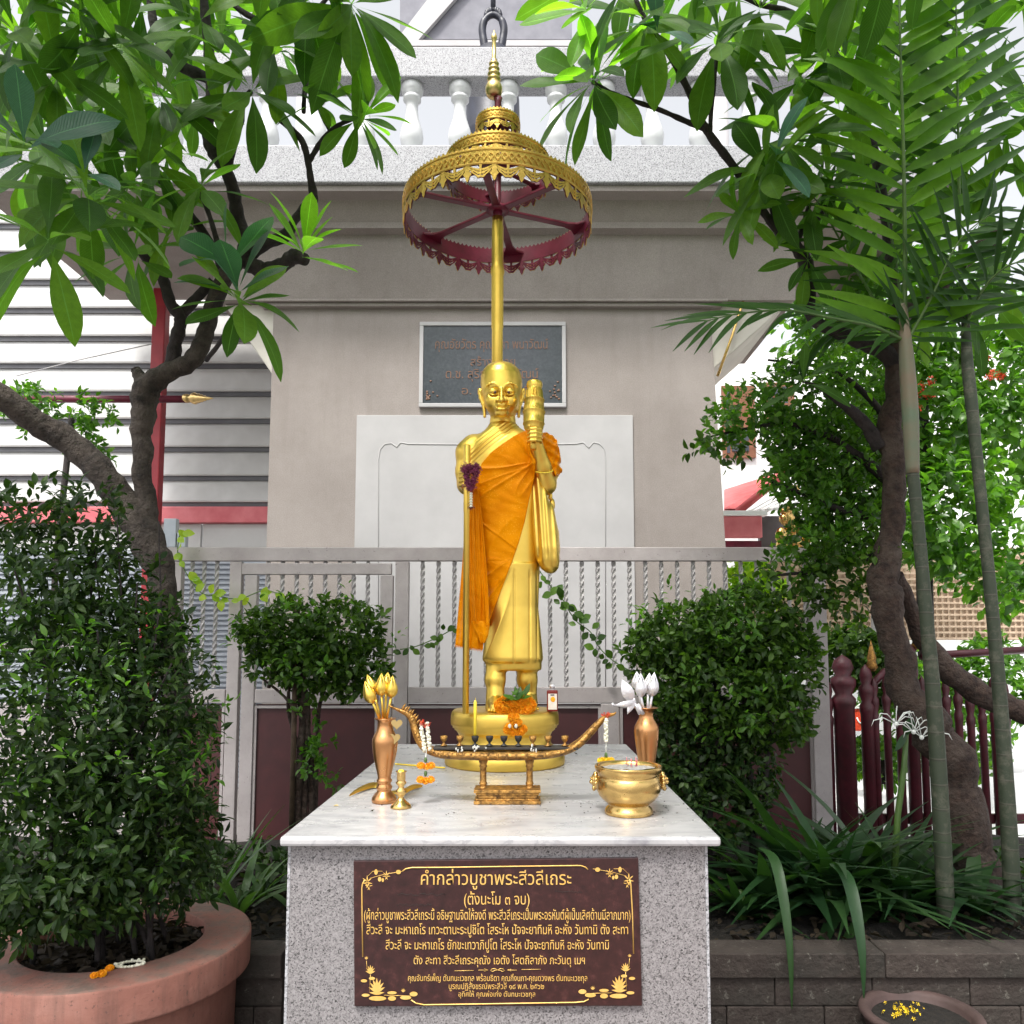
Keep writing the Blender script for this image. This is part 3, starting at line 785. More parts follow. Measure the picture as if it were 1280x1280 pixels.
hs = empty('white_house', P(1000, 700, 13), 'white rendered house with brown windows and a red roof behind the small tree', 'house')
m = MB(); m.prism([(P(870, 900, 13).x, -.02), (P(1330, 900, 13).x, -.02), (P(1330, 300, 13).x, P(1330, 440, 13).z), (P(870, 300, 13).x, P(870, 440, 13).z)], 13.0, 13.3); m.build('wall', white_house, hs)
for (x0, y0, x1, y1) in ((903, 482, 944, 572), (957, 478, 993, 530)):
    w = MB(); w.pxbox(x0, y0, x1, y1, 12.94, .05); wo = w.build('window', window_wood, hs)
    w = MB(); w.pxbox(x0 + 5, y0 + 4, x0 + 9, y1 - 6, 12.93, .008); w.pxbox(x0 + 12, y0 + 55 if y1 > 560 else y0 + 5, x1 - 8, y1 - 8, 12.925, .012); w.build('pane', glass_m, wo)
    w = MB(); xm = (x0 + 12 + x1 - 8) / 2
    w.pxbox(xm - 1, y0 + 55 if y1 > 560 else y0 + 5, xm + 1, y1 - 8, 12.915, .008); w.pxbox(x0 + 12, (y0 + y1) / 2 + 24 if y1 > 560 else (y0 + y1) / 2, x1 - 8, (y0 + y1) / 2 + 26 if y1 > 560 else (y0 + y1) / 2 + 2, 12.914, .008); w.build('glazing_bar', window_wood, wo)
rf = empty('porch_roof', P(940, 660, 10), 'porch roof with faded red fascia and corrugated red sheet beside the pier', 'roof')
m = MB(); m.pxbox(880, 645, 953, 672, 9.6, .08); m.build('fascia', pinkbeam, rf, bevel=.01)
m = MB(); m.pxbox(880, 638, 960, 644, 9.55, .15); m.build('gutter', white_house, rf, bevel=.008)
m = MB(); V = [P(905, 636, 9.7), P(925, 636, 9.7), P(1000, 582, 12.4), P(905, 612, 12.4)]
m.add(V, [(0, 1, 2, 3)]); V = [v - Vector((0, 0, .04)) for v in V]; m.add(V, [(3, 2, 1, 0)]); m.build('roof_sheet', roof_red, rf)
m = MB(); m.tube([P(922, 640, 9.65), P(985, 589, 9.65)], .05, 6); m.build('bargeboard', roof_red, rf)
m = MB()
for k in range(5): m.tube([P(932 + k * 9, 641 - k * 1, 9.75), P(995 + k * 5, 604 + k * 4, 11.5)], .02, 6)
m.build('batten', white_house, rf)
m = MB(); m.pxbox(950, 645, 1005, 700, 11.5, .1); m.build('boarding', dark_gap, rf)
m = MB(); m.pxbox(905, 676, 952, 700, 9.9, .1); m.build('maroon_beam', maroon, rf)  # beam below the fascia in maroon paint
go = MB()
for k in range(26):
    c = P(random.uniform(975, 1010), random.uniform(610, 700), 11.0); go.ball(c, random.uniform(.05, .12), .05, random.uniform(.05, .14), 7, 5)
tag(go.build('gilded_ornament', brass), 'gilded carved ornament glimpsed through the leaves beside the porch roof', 'ornament')

# ================================================================ PEDESTAL
fl = PZ(346, 1049, SLABZ); fr = PZ(899, 1044, SLABZ)
YF = (fl.y + fr.y) / 2                       # front edge of the slab
YBk = PZ(640, 930, SLABZ).y                  # back edge
SX0, SX1 = fl.x, fr.x
ped = empty('pedestal', ((SX0 + SX1) / 2, (YF + YBk) / 2, 0), 'speckled grey granite pedestal with a thick white marble top carrying the gold statue', 'pedestal')
m = MB(); m.box((SX0, YF, SLABZ - .026), (SX1, YBk, SLABZ)); slab = m.build('marble_top', marble, ped, bevel=.008)
ins = .03
bx0 = P(358, 1150, YF + ins).x; bx1 = P(886, 1150, YF + ins).x
m = MB(); m.box((bx0 + .008, YF + ins, -.02), (bx1 - .008, YF + ins + .02, SLABZ - .03)); m.build('front_panel', granite, ped)
for x, n_ in ((bx0, 'side_panel'), (bx1 - .02, 'side_panel')):
    m = MB(); m.box((x, YF + ins + .021, -.02), (x + .02, YBk - ins, SLABZ - .03)); m.build(n_, granite, ped)
m = MB(); m.box((bx0 + .03, YBk - ins - .02, -.02), (bx1 - .03, YBk - ins, SLABZ - .03)); m.build('back_panel', granite, ped)
for x in (bx0, bx1 - .0075):
    m = MB(); m.box((x, YF + ins - .001, -.02), (x + .0075, YF + ins + .02, SLABZ - .03)); m.build('corner_joint', granite_far, ped)
YP = YF + ins
plq = empty('dedication_plaque', P(622, 1256, YP), 'polished dark maroon plaque with gold Thai prayer lettering and lotus corners on the pedestal front', 'plaque')
a = P(443, 1258, YP - .012); b = P(801, 1072, YP - .012)
m = MB(); m.prism([(P(444, 1258, YP).x, a.z), (P(802, 1255, YP).x, P(802, 1255, YP).z), (P(797, 1071, YP).x, P(797, 1071, YP).z), (P(443, 1075, YP).x, P(443, 1075, YP).z)], YP - .012, YP - .0005)
m.build('stone_panel', plaque_m, plq, bevel=.0015)
Yt = YP - .0135
# lines: text and its photo rectangle (x0, ytop, x1, ybottom)
LINES = [('คำกล่าวบูชาพระสีวลีเถระ', 526, 1086, 714, 1112, .008),
         ('(ตั้งนะโม ๓ จบ)', 580, 1114, 662, 1135, .006),
         ('(ผู้กล่าวบูชาพระสีวลีเถระนี้ อธิษฐานจิตให้จงดี พระสีวลีเถระเป็นพระอรหันต์ผู้เป็นเลิศด้านมีลาภมาก)', 455, 1135, 788, 1154, .003),
         ('สีวะลี จะ มะหาเถโร เทวะตานะระปูชิโต โสระโห ปัจจะยาทิมหิ อะหัง วันทามิ ตัง สะทา', 458, 1154, 785, 1172, .008),
         ('สีวะลี จะ มะหาเถโร ยักขะเทวาภิปูโต โสระโห ปัจจะยาทิมหิ อะหัง วันทามิ', 482, 1173, 761, 1191, .008),
         ('ตัง สะทา สีวะลีเถระคุณัง เอตัง โสตถิลาภัง ภะวันตุ เมฯ', 517, 1193, 731, 1209, .008),
         ('คุณจันทร์เพ็ญ ตันทนะเวชกุล พร้อมธิดา คุณกิ่งนภา-คุณดวงพร ตันทนะเวชกุล', 510, 1217, 734, 1229, .0),
         ('บูรณปฏิสังขรณ์พระสีวลี ๑๘ พ.ค. ๒๕๖๒', 561, 1228, 680, 1239, .0),
         ('อุทิศให้ คุณพ่อเก่ง ตันทนะเวชกุล', 573, 1238, 669, 1248, .0)]
for t_, x0, y0, x1, y1, off in LINES:
    text_px(t_, x0, y0, x1, y1, Yt, lettergold, plq, offset=off)
def line_px(mb, pts, w=1.0, Y=None):
    mb.tube([P(x, y, (Y or Yt)) for x, y in pts], w * .0022, 5)
m = MB()
line_px(m, [(503, 1089), (507, 1086), (515, 1084.5), (560, 1084.2), (640, 1083), (720, 1082), (726, 1082), (732, 1084), (735, 1087)], .75)
line_px(m, [(514, 1250), (520, 1254), (530, 1256), (600, 1255), (720, 1253), (730, 1252), (736, 1249)], .75)
line_px(m, [(453.5, 1196), (452.6, 1140), (452.4, 1110), (453.4, 1104), (456, 1100)], .85)
line_px(m, [(792, 1192), (790.5, 1140), (788.5, 1105), (787, 1099)], .85)
line_px(m, [(568, 1213.5), (592, 1213)], .3); line_px(m, [(652, 1212), (676, 1211.5)], .3)
for s in (-1, 1):
    line_px(m, [(622 + s * x, 1212.6 + y) for x, y in ((0, 0), (3, -2), (7, -1.5), (9, .6), (6, 1.8), (3, 0), (0, 0))], .35)
    line_px(m, [(622 + s * 12, 1212.6), (622 + s * 17, 1210.8), (622 + s * 14, 1212.6), (622 + s * 17, 1214.4), (622 + s * 12, 1212.6), (622 + s * 24, 1212.6)], .35)
m.build('border_line', lettergold, plq)
# lotus ornaments: petals and pads as thin gold leaves
PK = [0]
def petal(mb, cx, cy, ang, L, W):
    pts = []; PK[0] += 1
    for t in np.linspace(0, 1, 7): pts.append((t * L, W * math.sin(PI * t ** .8)))
    pts += [(t * L, -W * math.sin(PI * t ** .8)) for t in np.linspace(1, 0, 7)[1:-1]]
    ca, sa = math.cos(ang), math.sin(ang)
    V = [P(cx + x * ca - y * sa, cy - x * sa - y * ca, Yt - .0001 * (PK[0] % 11)) for x, y in pts]
    mb.add(V, [tuple(range(len(V) - 1, -1, -1))])
def lotus(mb, cx, cy, L, n=7, spread=70):
    for k in range(n):
        an = R(90 + (k - (n - 1) / 2) * 2 * spread / (n - 1))
        petal(mb, cx + (k - (n - 1) / 2) * L * .10 + L * .16 * math.cos(an), cy - L * .16 * math.sin(an), an, L * (.84 - .10 * abs(k - (n - 1) / 2) / 3), L * .085)
for sgn, X0 in ((1, 450), (-1, 795)):
    m = MB()
    q = lambda d: X0 + sgn * d
    dy = 0 if sgn == 1 else -3
    lotus(m, q(21), 1243 + dy, 21, 9, 82); lotus(m, q(13), 1218 + dy, 12, 7, 66); lotus(m, q(8), 1200 + dy, 5, 5, 50)
    for dx, y, w, h in ((22, 1248, 11, 3), (40, 1248, 5, 3), (40, 1241, 6, 2), (57, 1247, 7, 2.6), (67, 1242.5, 5, 3), (5, 1226, 4, 2), (15, 1223, 4, 2), (7, 1244, 5, 2)):
        V = [P(q(dx) + w * math.cos(t) , y + dy + h * math.sin(t), Yt - .0013 - .0001 * (int(dx) % 3)) for t in np.linspace(0, 2 * PI, 15)[:-1]]
        m.add(V, [tuple(range(len(V)))])
    lotus(m, q(54), 1241 + dy, 6, 5, 50)
    line_px(m, [(q(13), 1218 + dy), (q(12), 1240 + dy)], .3); line_px(m, [(q(8), 1201 + dy), (q(9), 1212 + dy)], .3)
    line_px(m, [(q(30), 1244 + dy), (q(66), 1245 + dy)], .3)
    # upper corner spray
    lotus(m, q(9), 1103 + dy, 9, 7, 150); lotus(m, q(11), 1108 + dy, 6, 5, 150); lotus(m, q(33), 1095 + dy, 7, 7, 140)
    for dx, y, w, h in ((20, 1090, 2.2, 3.6), (24.5, 1099, 2.2, 3), (28.5, 1100, 1.5, 2.5), (48, 1090, 3.2, 2.8)):
        V = [P(q(dx) + w * math.cos(t), y + dy + h * math.sin(t), Yt - .0013 - .0001 * (int(dx) % 3)) for t in np.linspace(0, 2 * PI, 11)[:-1]]
        m.add(V, [tuple(range(len(V)))])
    line_px(m, [(q(12), 1098 + dy), (q(30), 1093 + dy), (q(48), 1090 + dy), (q(54), 1089 + dy)], .3)
    line_px(m, [(q(10), 1095 + dy), (q(16), 1089 + dy), (q(28), 1089 + dy)], .3)
    tag(m.build('lotus_ornament', lettergold, plq), kind='stuff')
# faint dark scribbles scratched on the plaque
m = MB()
for x0, x1, y in ((497, 557, 1118), (495, 540, 1131), (693, 728, 1115)):
    line_px(m, [(x0 + (x1 - x0) * t, y + random.uniform(-1.5, 1.5)) for t in np.linspace(0, 1, 22)], .22)
m.build('scribble', black, plq)

# ================================================================ IMPLICIT SURFACES (for the cast statue and the cloth wound round it)
def surface_nets(D, ax):
    """D: scalar grid (negative inside), ax: three coordinate arrays"""
    S = D < 0
    c = [S[i:S.shape[0] - 1 + i, j:S.shape[1] - 1 + j, k:S.shape[2] - 1 + k] for i in (0, 1) for j in (0, 1) for k in (0, 1)]
    al = c[0].copy(); an = c[0].copy()
    for q in c[1:]: al &= q; an |= q
    act = an & ~al
    I = np.argwhere(act)
    offs = [(i, j, k) for i in (0, 1) for j in (0, 1) for k in (0, 1)]
    vals = np.stack([D[I[:, 0] + o[0], I[:, 1] + o[1], I[:, 2] + o[2]] for o in offs], 1)
    pos = np.zeros((len(I), 3)); cnt = np.zeros(len(I))
    for a in range(8):
        for b in range(a + 1, 8):
            d = [offs[b][q] - offs[a][q] for q in range(3)]
            if sum(abs(x) for x in d) != 1: continue
            va, vb = vals[:, a], vals[:, b]; cr = (va < 0) != (vb < 0)
            t = np.where(cr, va / np.where(cr, va - vb, 1), 0)
            for q in range(3): pos[:, q] += np.where(cr, offs[a][q] + t * d[q], 0)
            cnt += cr
    pos = I + pos / cnt[:, None]
    V = np.stack([np.interp(pos[:, q], np.arange(len(ax[q])), ax[q]) for q in range(3)], 1)
    idx = np.full(act.shape, -1, np.int32); idx[I[:, 0], I[:, 1], I[:, 2]] = np.arange(len(I))
    quads = []
    for a in range(3):
        b, c_ = (a + 1) % 3, (a + 2) % 3
        sl0 = [slice(None)] * 3; sl1 = [slice(None)] * 3
        sl0[a] = slice(0, -1); sl1[a] = slice(1, None)
        s0, s1 = S[tuple(sl0)], S[tuple(sl1)]
        E_ = np.argwhere(s0 != s1)
        ok = (E_[:, b] > 0) & (E_[:, c_] > 0) & (E_[:, b] < D.shape[b] - 1) & (E_[:, c_] < D.shape[c_] - 1)
        E_ = E_[ok]
        inside0 = s0[E_[:, 0], E_[:, 1], E_[:, 2]]
        def cell(db, dc):
            q = E_.copy(); q[:, b] += db; q[:, c_] += dc
            return idx[q[:, 0], q[:, 1], q[:, 2]]
        Q = np.stack([cell(-1, -1), cell(0, -1), cell(0, 0), cell(-1, 0)], 1)
        Q[~inside0] = Q[~inside0][:, ::-1]
        quads.append(Q)
    return V, np.concatenate(quads)

class Field:
    def __init__(s, lo, hi, h):
        s.ax = [np.arange(lo[q], hi[q] + h, h, dtype=np.float32) for q in range(3)]
        s.D = np.full([len(a) for a in s.ax], .2, np.float32)
    def sub(s, lo, hi):
        sl = tuple(slice(max(0, int(np.searchsorted(s.ax[q], lo[q])) - 1), int(np.searchsorted(s.ax[q], hi[q])) + 1) for q in range(3))
        X = s.ax[0][sl[0]][:, None, None]; Y = s.ax[1][sl[1]][None, :, None]; Z = s.ax[2][sl[2]][None, None, :]
        return sl, X, Y, Z
    def merge(s, sl, d, k=0.0, op='add'):
        A = s.D[sl]
        if op == 'add':
            if k: hh = np.maximum(k - np.abs(A - d), 0) / k; s.D[sl] = np.minimum(A, d) - hh * hh * k * .25
            else: s.D[sl] = np.minimum(A, d)
        elif op == 'cut':
            d = -d
            if k: hh = np.maximum(k - np.abs(A - d), 0) / k; s.D[sl] = np.maximum(A, d) + hh * hh * k * .25
            else: s.D[sl] = np.maximum(A, d)
        elif op == 'disp': s.D[sl] = A + d
    def cone(s, a, b, ra, rb, k=.01, op='add', flat=None):
        a = np.array(a, float); b = np.array(b, float); mr = max(ra, rb) + k + .02
        sl, X, Y, Z = s.sub(np.minimum(a, b) - mr, np.maximum(a, b) + mr)
        ab = b - a; L2 = (ab ** 2).sum() + 1e-12
        t = np.clip(((X - a[0]) * ab[0] + (Y - a[1]) * ab[1] + (Z - a[2]) * ab[2]) / L2, 0, 1)
        d = np.sqrt((X - a[0] - t * ab[0]) ** 2 + (Y - a[1] - t * ab[1]) ** 2 + (Z - a[2] - t * ab[2]) ** 2) - (ra + (rb - ra) * t)
        s.merge(sl, d, k, op)
    def path(s, pts, rs, k=.01, op='add'):
        for i in range(len(pts) - 1): s.cone(pts[i], pts[i + 1], rs[i], rs[i + 1], k, op)
    def ell(s, c, r, k=.01, op='add', rot=None):
        c = np.array(c, float); r = np.array(r, float); mr = r.max() + k + .02
        sl, X, Y, Z = s.sub(c - mr, c + mr)
        x, y, z = X - c[0], Y - c[1], Z - c[2]
        if rot is not None:
            M = np.array(rot.to_matrix().transposed()); x, y, z = [M[i, 0] * x + M[i, 1] * y + M[i, 2] * z for i in range(3)]
        q = np.sqrt((x / r[0]) ** 2 + (y / r[1]) ** 2 + (z / r[2]) ** 2)
        g = np.sqrt((x / r[0] ** 2) ** 2 + (y / r[1] ** 2) ** 2 + (z / r[2] ** 2) ** 2) + 1e-9
        s.merge(sl, q * (q - 1) / g, k, op)
    def loft(s, rows, k=.01, p=2.0, op='add', extra=None, cap=.012):
        """rows: (z, cx, cy, rx, ry) sorted by z"""
        rows = np.array(sorted(rows), float)
        dz = np.linspace(rows[0, 0], rows[-1, 0], 240)
        T = [np.interp(dz, rows[:, 0], rows[:, q]) for q in range(1, 5)]
        w = np.hanning(19); w /= w.sum()
        T = [np.convolve(np.pad(t, 9, mode='edge'), w, 'valid') for t in T]
        mr = rows[:, 3].max() + k + .03; my = rows[:, 4].max() + k + .03
        lo = (rows[:, 1].min() - mr, rows[:, 2].min() - my, rows[0, 0] - .03); hi = (rows[:, 1].max() + mr, rows[:, 2].max() + my, rows[-1, 0] + .03)
        sl, X, Y, Z = s.sub(lo, hi)
        cx, cy, rx, ry = [np.interp(Z, dz, t) for t in T]
        rx = np.maximum(rx, 1e-3); ry = np.maximum(ry, 1e-3)
        x, y = (X - cx), (Y - cy)
        if p == 2: q = np.sqrt((x / rx) ** 2 + (y / ry) ** 2); g = np.sqrt((x / rx ** 2) ** 2 + (y / ry ** 2) ** 2) + 1e-6; d = q * (q - 1) / g
        else: q = ((np.abs(x) / rx) ** p + (np.abs(y) / ry) ** p) ** (1 / p); d = (q - 1) * np.minimum(rx, ry)
        if extra is not None: d = d + extra(X, Y, Z)
        e = np.maximum(rows[0, 0] - Z, Z - rows[-1, 0])
        hh = np.maximum(cap - np.abs(d - e), 0) / cap
        d = np.maximum(d, e) + hh * hh * cap * .25
        s.merge(sl, d.astype(np.float32), k, op)
    def mesh(s, name, mat):
        V, F = surface_nets(s.D, s.ax); return mesh_np(name, V, F, mat)

# ================================================================ STATUE
YC = 3.58
SC = PZ(632, 951, SLABZ); SCX = P(631, 950, YC).x
def S(px, py, dy=0.0): return np.array(P(px, py, YC + dy) - Vector((0, 0, 0)))
def sz(py): return P(625, py, YC).z
def sx(px, py): return P(px, py, YC).x
TOPZ = P(625, 890, YC - .12).z            # top face of the round base (seen at the front rim)
statue = empty('monk_statue', (SCX, YC, SLABZ), 'gold painted standing monk statue with staff, shoulder bag and folded parasol on a round base', 'statue')
# round base
def rpx(x0, x1, py, Y): return (P(x1, py, Y).x - P(x0, py, Y).x) / 2
R1 = rpx(559, 709, 950, YC); R2 = rpx(567, 702, 900, YC)
DZ = TOPZ - SLABZ
prof = [(R1 - .004, 0), (R1, .008), (R1, .045), (R1 - .008, .055), (R1 - .03, .06), (R1 - .045, .075), (R2 * .86, .085), (R2 * .84, DZ * .52), (R2 * .88, DZ * .60), (R2 * .93, DZ * .64), (R2 * .925, DZ * .665), (R2 * .965, DZ * .68), (R2 * .96, DZ * .70), (R2 * .995, DZ * .73), (R2, DZ * .78), (R2 * .995, DZ * .90), (R2 * .975, DZ * .97), (R2 * .94, DZ), (R2 * .5, DZ), (0.0, DZ)]
m = MB(); m.lathe(prof, (SCX, YC, SLABZ + .001), 72); m.build('base', gold, statue)

H_ = 0.0026
lo = (S(560, 700)[0], YC - .235, TOPZ - .012); hi = (S(712, 600)[0], YC + .14, sz(448))
Fd = Field(lo, hi, H_)
def row(py, xl, xr, hd, cy=0.0):
    return (sz(py), (sx(xl, py) + sx(xr, py)) / 2, YC + cy, (sx(xr, py) - sx(xl, py)) / 2, hd)
# robe skirt with swept folds
def folds(X, Y, Z):
    fx, fz = sx(652, 690), sz(690)
    ang = np.arctan2(fz - Z, fx - X)          # 90deg = straight down, smaller = to the left
    wsel = np.clip((sx(640, 760) - X) / .05, 0, 1) * np.clip((fz - Z) / .08, 0, 1) * (Y < YC + .03)
    f = -.011 * (1 - np.abs(np.sin(ang * 9 + (fz - Z) * 3.0))) ** 1.6 * wsel
    # straight centre pleats
    for px, a_ in ((643, .004), (662, .005), (671, .003)):
        f = f + a_ * np.exp(-((X - sx(px, 770)) / .0045) ** 2) * np.clip((sz(712) - Z) / .04, 0, 1) * (Y < YC)
    f = f + .004 * np.exp(-((Z - sz(704)) / .004) ** 2)
    return f
Fd.loft([row(838, 612, 677, .088), row(828, 612, 677, .092), row(815, 611, 677, .09)], .004, 2.6)
Fd.loft([row(829, 610, 676, .095), row(824, 606, 679, .103), row(812, 606, 678, .100), row(790, 607, 676, .095), row(760, 608, 673, .09), row(730, 604, 674, .09), row(704, 600, 675, .092)], .004, 2.5, extra=folds)
# torso
def chest(X, Y, Z):
    # robe folds sweeping from the left shoulder across the chest
    u = (X - sx(600, 560)) * .62 + (Z - sz(560)) * -.78
    on = np.clip((Z - (sz(548) - (X - sx(600, 560)) * -1.0)) / -.02, 0, 1) * (Y < YC) * np.clip((X - sx(592, 570)) / .02, 0, 1)
    v = (Z - sz(575)) - (X - sx(598, 575)) * .83      # robe edge line rising to the right
    band = np.exp(-((v - .0) / .012) ** 2)
    f = -.0030 * np.cos(v * 300) * np.clip(1 - np.abs(v - .03) / .06, 0, 1) * (Y < YC + .02)
    return f
Fd.loft([row(706, 602, 674, .088), row(690, 596, 674, .088), row(650, 590, 673, .088), row(615, 589, 676, .088), row(590, 587, 680, .092), row(572, 585, 682, .095), row(560, 584, 684, .092), row(552, 588, 680, .084), row(545, 597, 668, .074), row(538, 607, 652, .062), row(531, 612, 646, .052)], .006, 2.35, extra=chest)
# neck with creases, head
Fd.loft([row(545, 608, 650, .055), row(537, 611, 646, .050), row(530, 612, 645, .048), row(521, 613, 644, .048, -.004), row(510, 613, 643, .045)], .012, extra=lambda X, Y, Z: .0018 * np.exp(-((Z - sz(530)) / .003) ** 2) + .0016 * np.exp(-((Z - sz(536)) / .003) ** 2))
HY = -.012
Fd.loft([row(524, 619, 636, .045, HY - .022), row(521, 614.5, 642, .068, HY - .018), row(516, 610, 647, .085, HY - .012), row(509, 606.5, 649.5, .095, HY - .006), row(501, 604.5, 650, .100, HY), row(492, 602, 652, .103, HY), row(481, 601, 653, .104, HY + .002), row(472, 601.5, 652, .102, HY + .004), row(465, 604, 649.5, .094, HY + .006), row(460, 608, 645, .080, HY + .007), row(456.5, 614, 639, .055, HY + .008), row(454.8, 622, 631, .02, HY + .008)], .012, 2.15, cap=.004)
FX = 627.0
def hp(px, py, dy): return S(px, py, dy)
fy = HY - .104        # face front plane (at the equator)
# forehead, cheeks, chin, brow ridges
Fd.ell(hp(627, 517.5, fy + .030), (.030, .024, .016), .014)
for s in (-1, 1):
    Fd.ell(hp(FX + s * 12.5, 501, fy + .034), (.026, .022, .030), .022)
    # eye hollow then eyeball and lids
    Fd.ell(hp(FX + s * 10.4, 489.5, fy + .004), (.032, .020, .022), .008, 'cut')
    Fd.ell(hp(FX + s * 10.4, 490, fy + .022), (.023, .019, .0150), .003)
    # lids
    for up in (-1, 1):
        pts = []; rs = []
        for t in np.linspace(-1, 1, 9):
            x = FX + s * 10.4 + t * 6.8; y = 490 + up * 3.6 * (1 - t * t) ** .75
            pts.append(hp(x, y, fy + .0075 + .013 * t * t + (.002 if up > 0 else 0))); rs.append(.0026)
        Fd.path(pts, rs, .0025)
    # brow arch from the nose bridge round the eye
    pts = []; rs = []
    for t in np.linspace(0, 1, 9):
        q = R(190 - 170 * t)
        x = FX + s * 11.5 + s * 9.2 * math.cos(q); y = 489 - 10.2 * math.sin(q) ** .8 if math.sin(q) > 0 else 489
        pts.append(hp(x, y, fy + .006 + .020 * abs(t - .25) ** 1.6)); rs.append(.0036)
    Fd.path(pts, rs, .005)
    # nostril wing, philtrum crease
    Fd.ell(hp(FX + s * 4.9, 500.8, fy - .003), (.0105, .0135, .0085), .005)
    Fd.ell(hp(FX + s * 3.9, 502.9, fy - .010), (.0045, .007, .0032), .002, 'cut')
# nose
Fd.path([hp(FX, 486, fy + .004), hp(FX, 493, fy - .004), hp(FX, 500.2, fy - .017)], [.0068, .0075, .0120], .007)
# mouth mound, two lips with a cleft, mouth ring
Fd.ell(hp(FX, 508.5, fy + .016), (.032, .024, .021), .014)
for s in (-1, 1):
    Fd.path([hp(FX, 506.4, fy - .005), hp(FX + s * 3.3, 505.6, fy - .006), hp(FX + s * 6.8, 508.6, fy + .003)], [.0056, .0064, .0034], .003)
    Fd.path([hp(FX, 511.2, fy - .004), hp(FX + s * 3.3, 511.2, fy - .004), hp(FX + s * 6.8, 509.0, fy + .003)], [.0070, .0064, .0034], .003)
Fd.path([hp(FX - 6.0, 508.9, fy + .0005), hp(FX, 508.4, fy - .009), hp(FX + 6.0, 508.9, fy + .0005)], [.0022, .0030, .0022], .002, 'cut')
Fd.path([hp(FX + x, y, fy + .006 + .00012 * x * x) for x, y in ((-8.6, 509), (-6, 512.6), (0, 514.4), (6, 512.6), (8.6, 509))], [.0011] * 5, .004)
# hair line arcs on the forehead
for yy, dd in ((469.5, .0018), (471.5, .0014)):
    Fd.path([hp(FX + x, yy + .012 * x * x, fy + .010 + .00011 * x * x) for x in (-15, -8, 0, 8, 15)], [dd] * 5, .005)
# ears with long lobes
for s, ex in ((-1, 600.2), (1, 654.0)):
    Fd.ell(hp(ex, 491, -.005), (.011, .014, .022), .004, rot=Euler((0, s * .18, 0)))
    Fd.ell(hp(ex + s * 1, 491, -.019), (.0055, .006, .014), .003, 'cut', rot=Euler((0, s * .18, 0)))
    Fd.path([hp(ex + s * -.5, 497, -.006), hp(ex + s * -3.4, 505, -.008), hp(ex - s * 5.2, 513, -.010), hp(ex - s * 5.6, 520.5, -.012)], [.0095, .0075, .0062, .0072], .005)
# viewer-left arm: shoulder, upper arm, bent forearm, hand on the staff
STX, STY = sx(587.5, 620), YC - .195
def at_x(px, py, dy): return S(px, py, dy)
Fd.path([S(592, 557, .005), S(586, 566, .0), S(584, 590, .0), S(585, 606, -.012)], [.052, .056, .050, .046], .022)
def Sx(px, py, dy):   # a point seen at (px, py) although nearer than the statue plane
    return np.array(P(px, py, YC + dy))
el = S(584.5, 605, -.012); wr = Sx(586, 604, -.155)
Fd.path([el, (el + wr) / 2 + np.array([0, 0, .0]), wr], [.045, .036, .026], .018)
hc = Sx(586, 601, -.178)
Fd.ell(hc + np.array([-.012, .004, 0]), (.018, .026, .034), .01)
for i in range(4):
    z = hc[2] + .028 - i * .0175; rr = (.0085, .0095, .009, .0078)[i]
    q = [np.array([STX - .026, STY + .030, z]), np.array([STX - .027, STY - .004, z + .001]), np.array([STX - .012, STY - .026, z]), np.array([STX + .012, STY - .024, z - .001]), np.array([STX + .022, STY - .008, z - .002])][:5 - (i == 3)]
    Fd.path(q, [rr, rr, rr * .95, rr * .88, rr * .75][:len(q)], .0025)
Fd.path([hc + np.array([.004, .02, .03]), np.array([STX + .022, STY + .012, hc[2] + .034]), np.array([STX + .018, STY - .014, hc[2] + .038])], [.012, .0105, .0085], .004)
# viewer-right arm: upper arm, elbow, raised forearm, fist round the parasol handle
Fd.path([S(680, 558, .005), S(684, 568, .0), S(684, 590, -.01), S(682, 605, -.03)], [.050, .054, .048, .046], .02)
PH = Sx(667.5, 545, -.165)     # fist centre
el = Sx(682.5, 606, -.035); wr = PH + np.array([.012, .022, -.030])
Fd.path([el, el * .55 + wr * .45, wr], [.046, .040, .027], .014)
Fd.ell(PH + np.array([.010, .012, -.002]), (.022, .020, .034), .01)
pa_ = Sx(666.5, 562, -.165); pt_ = Sx(668.2, 477, -.120)
pax = (pt_ - pa_) / np.linalg.norm(pt_ - pa_)
for i in range(4):
    c0 = PH + pax * (.027 - i * .0175) + np.array([0, -.002, 0]); rr = (.0085, .0098, .0092, .008)[i]
    q = [c0 + np.array([.030, .014, 0]), c0 + np.array([.026, -.014, 0]), c0 + np.array([.008, -.029, -.001]), c0 + np.array([-.014, -.026, -.002]), c0 + np.array([-.024, -.010, -.003])]
    Fd.path(q, [rr, rr, rr * .97, rr * .9, rr * .75], .0025)
Fd.path([PH + np.array([.012, .012, .030]), PH + np.array([-.006, .004, .040]), PH + np.array([-.020, -.016, .040])], [.012, .0105, .0085], .004)
# legs and feet
for (x, fx_, dy, xt) in ((619, 620, -.055, 622), (659, 662, .01, 659)):
    a = S(xt, 815, .0); b = S(x, 850, dy * .7); c = S(fx_, 878, dy)
    Fd.path([a, b, c], [.050, .043, .033], .015)
    foot = np.array([c[0], YC + dy, TOPZ])
    out = -.004 if x < 640 else .012
    Fd.path([foot + (0, .035, .028), foot + (0, -.03, .034), foot + (out, -.085, .020)], [.030, .030, .021], .018)
    for i in range(5):
        t0 = foot + (out + (-.026 + i * .0125) * (1 if x > 640 else -1), -.098 + .004 * abs(i - 1), .012)
        Fd.path([t0, t0 + np.array([0, -.026 + .0035 * i, -.002])], [.0100 - .0008 * i + (.003 if i == 0 else 0), .0085 - .0007 * i + (.003 if i == 0 else 0)], .003)
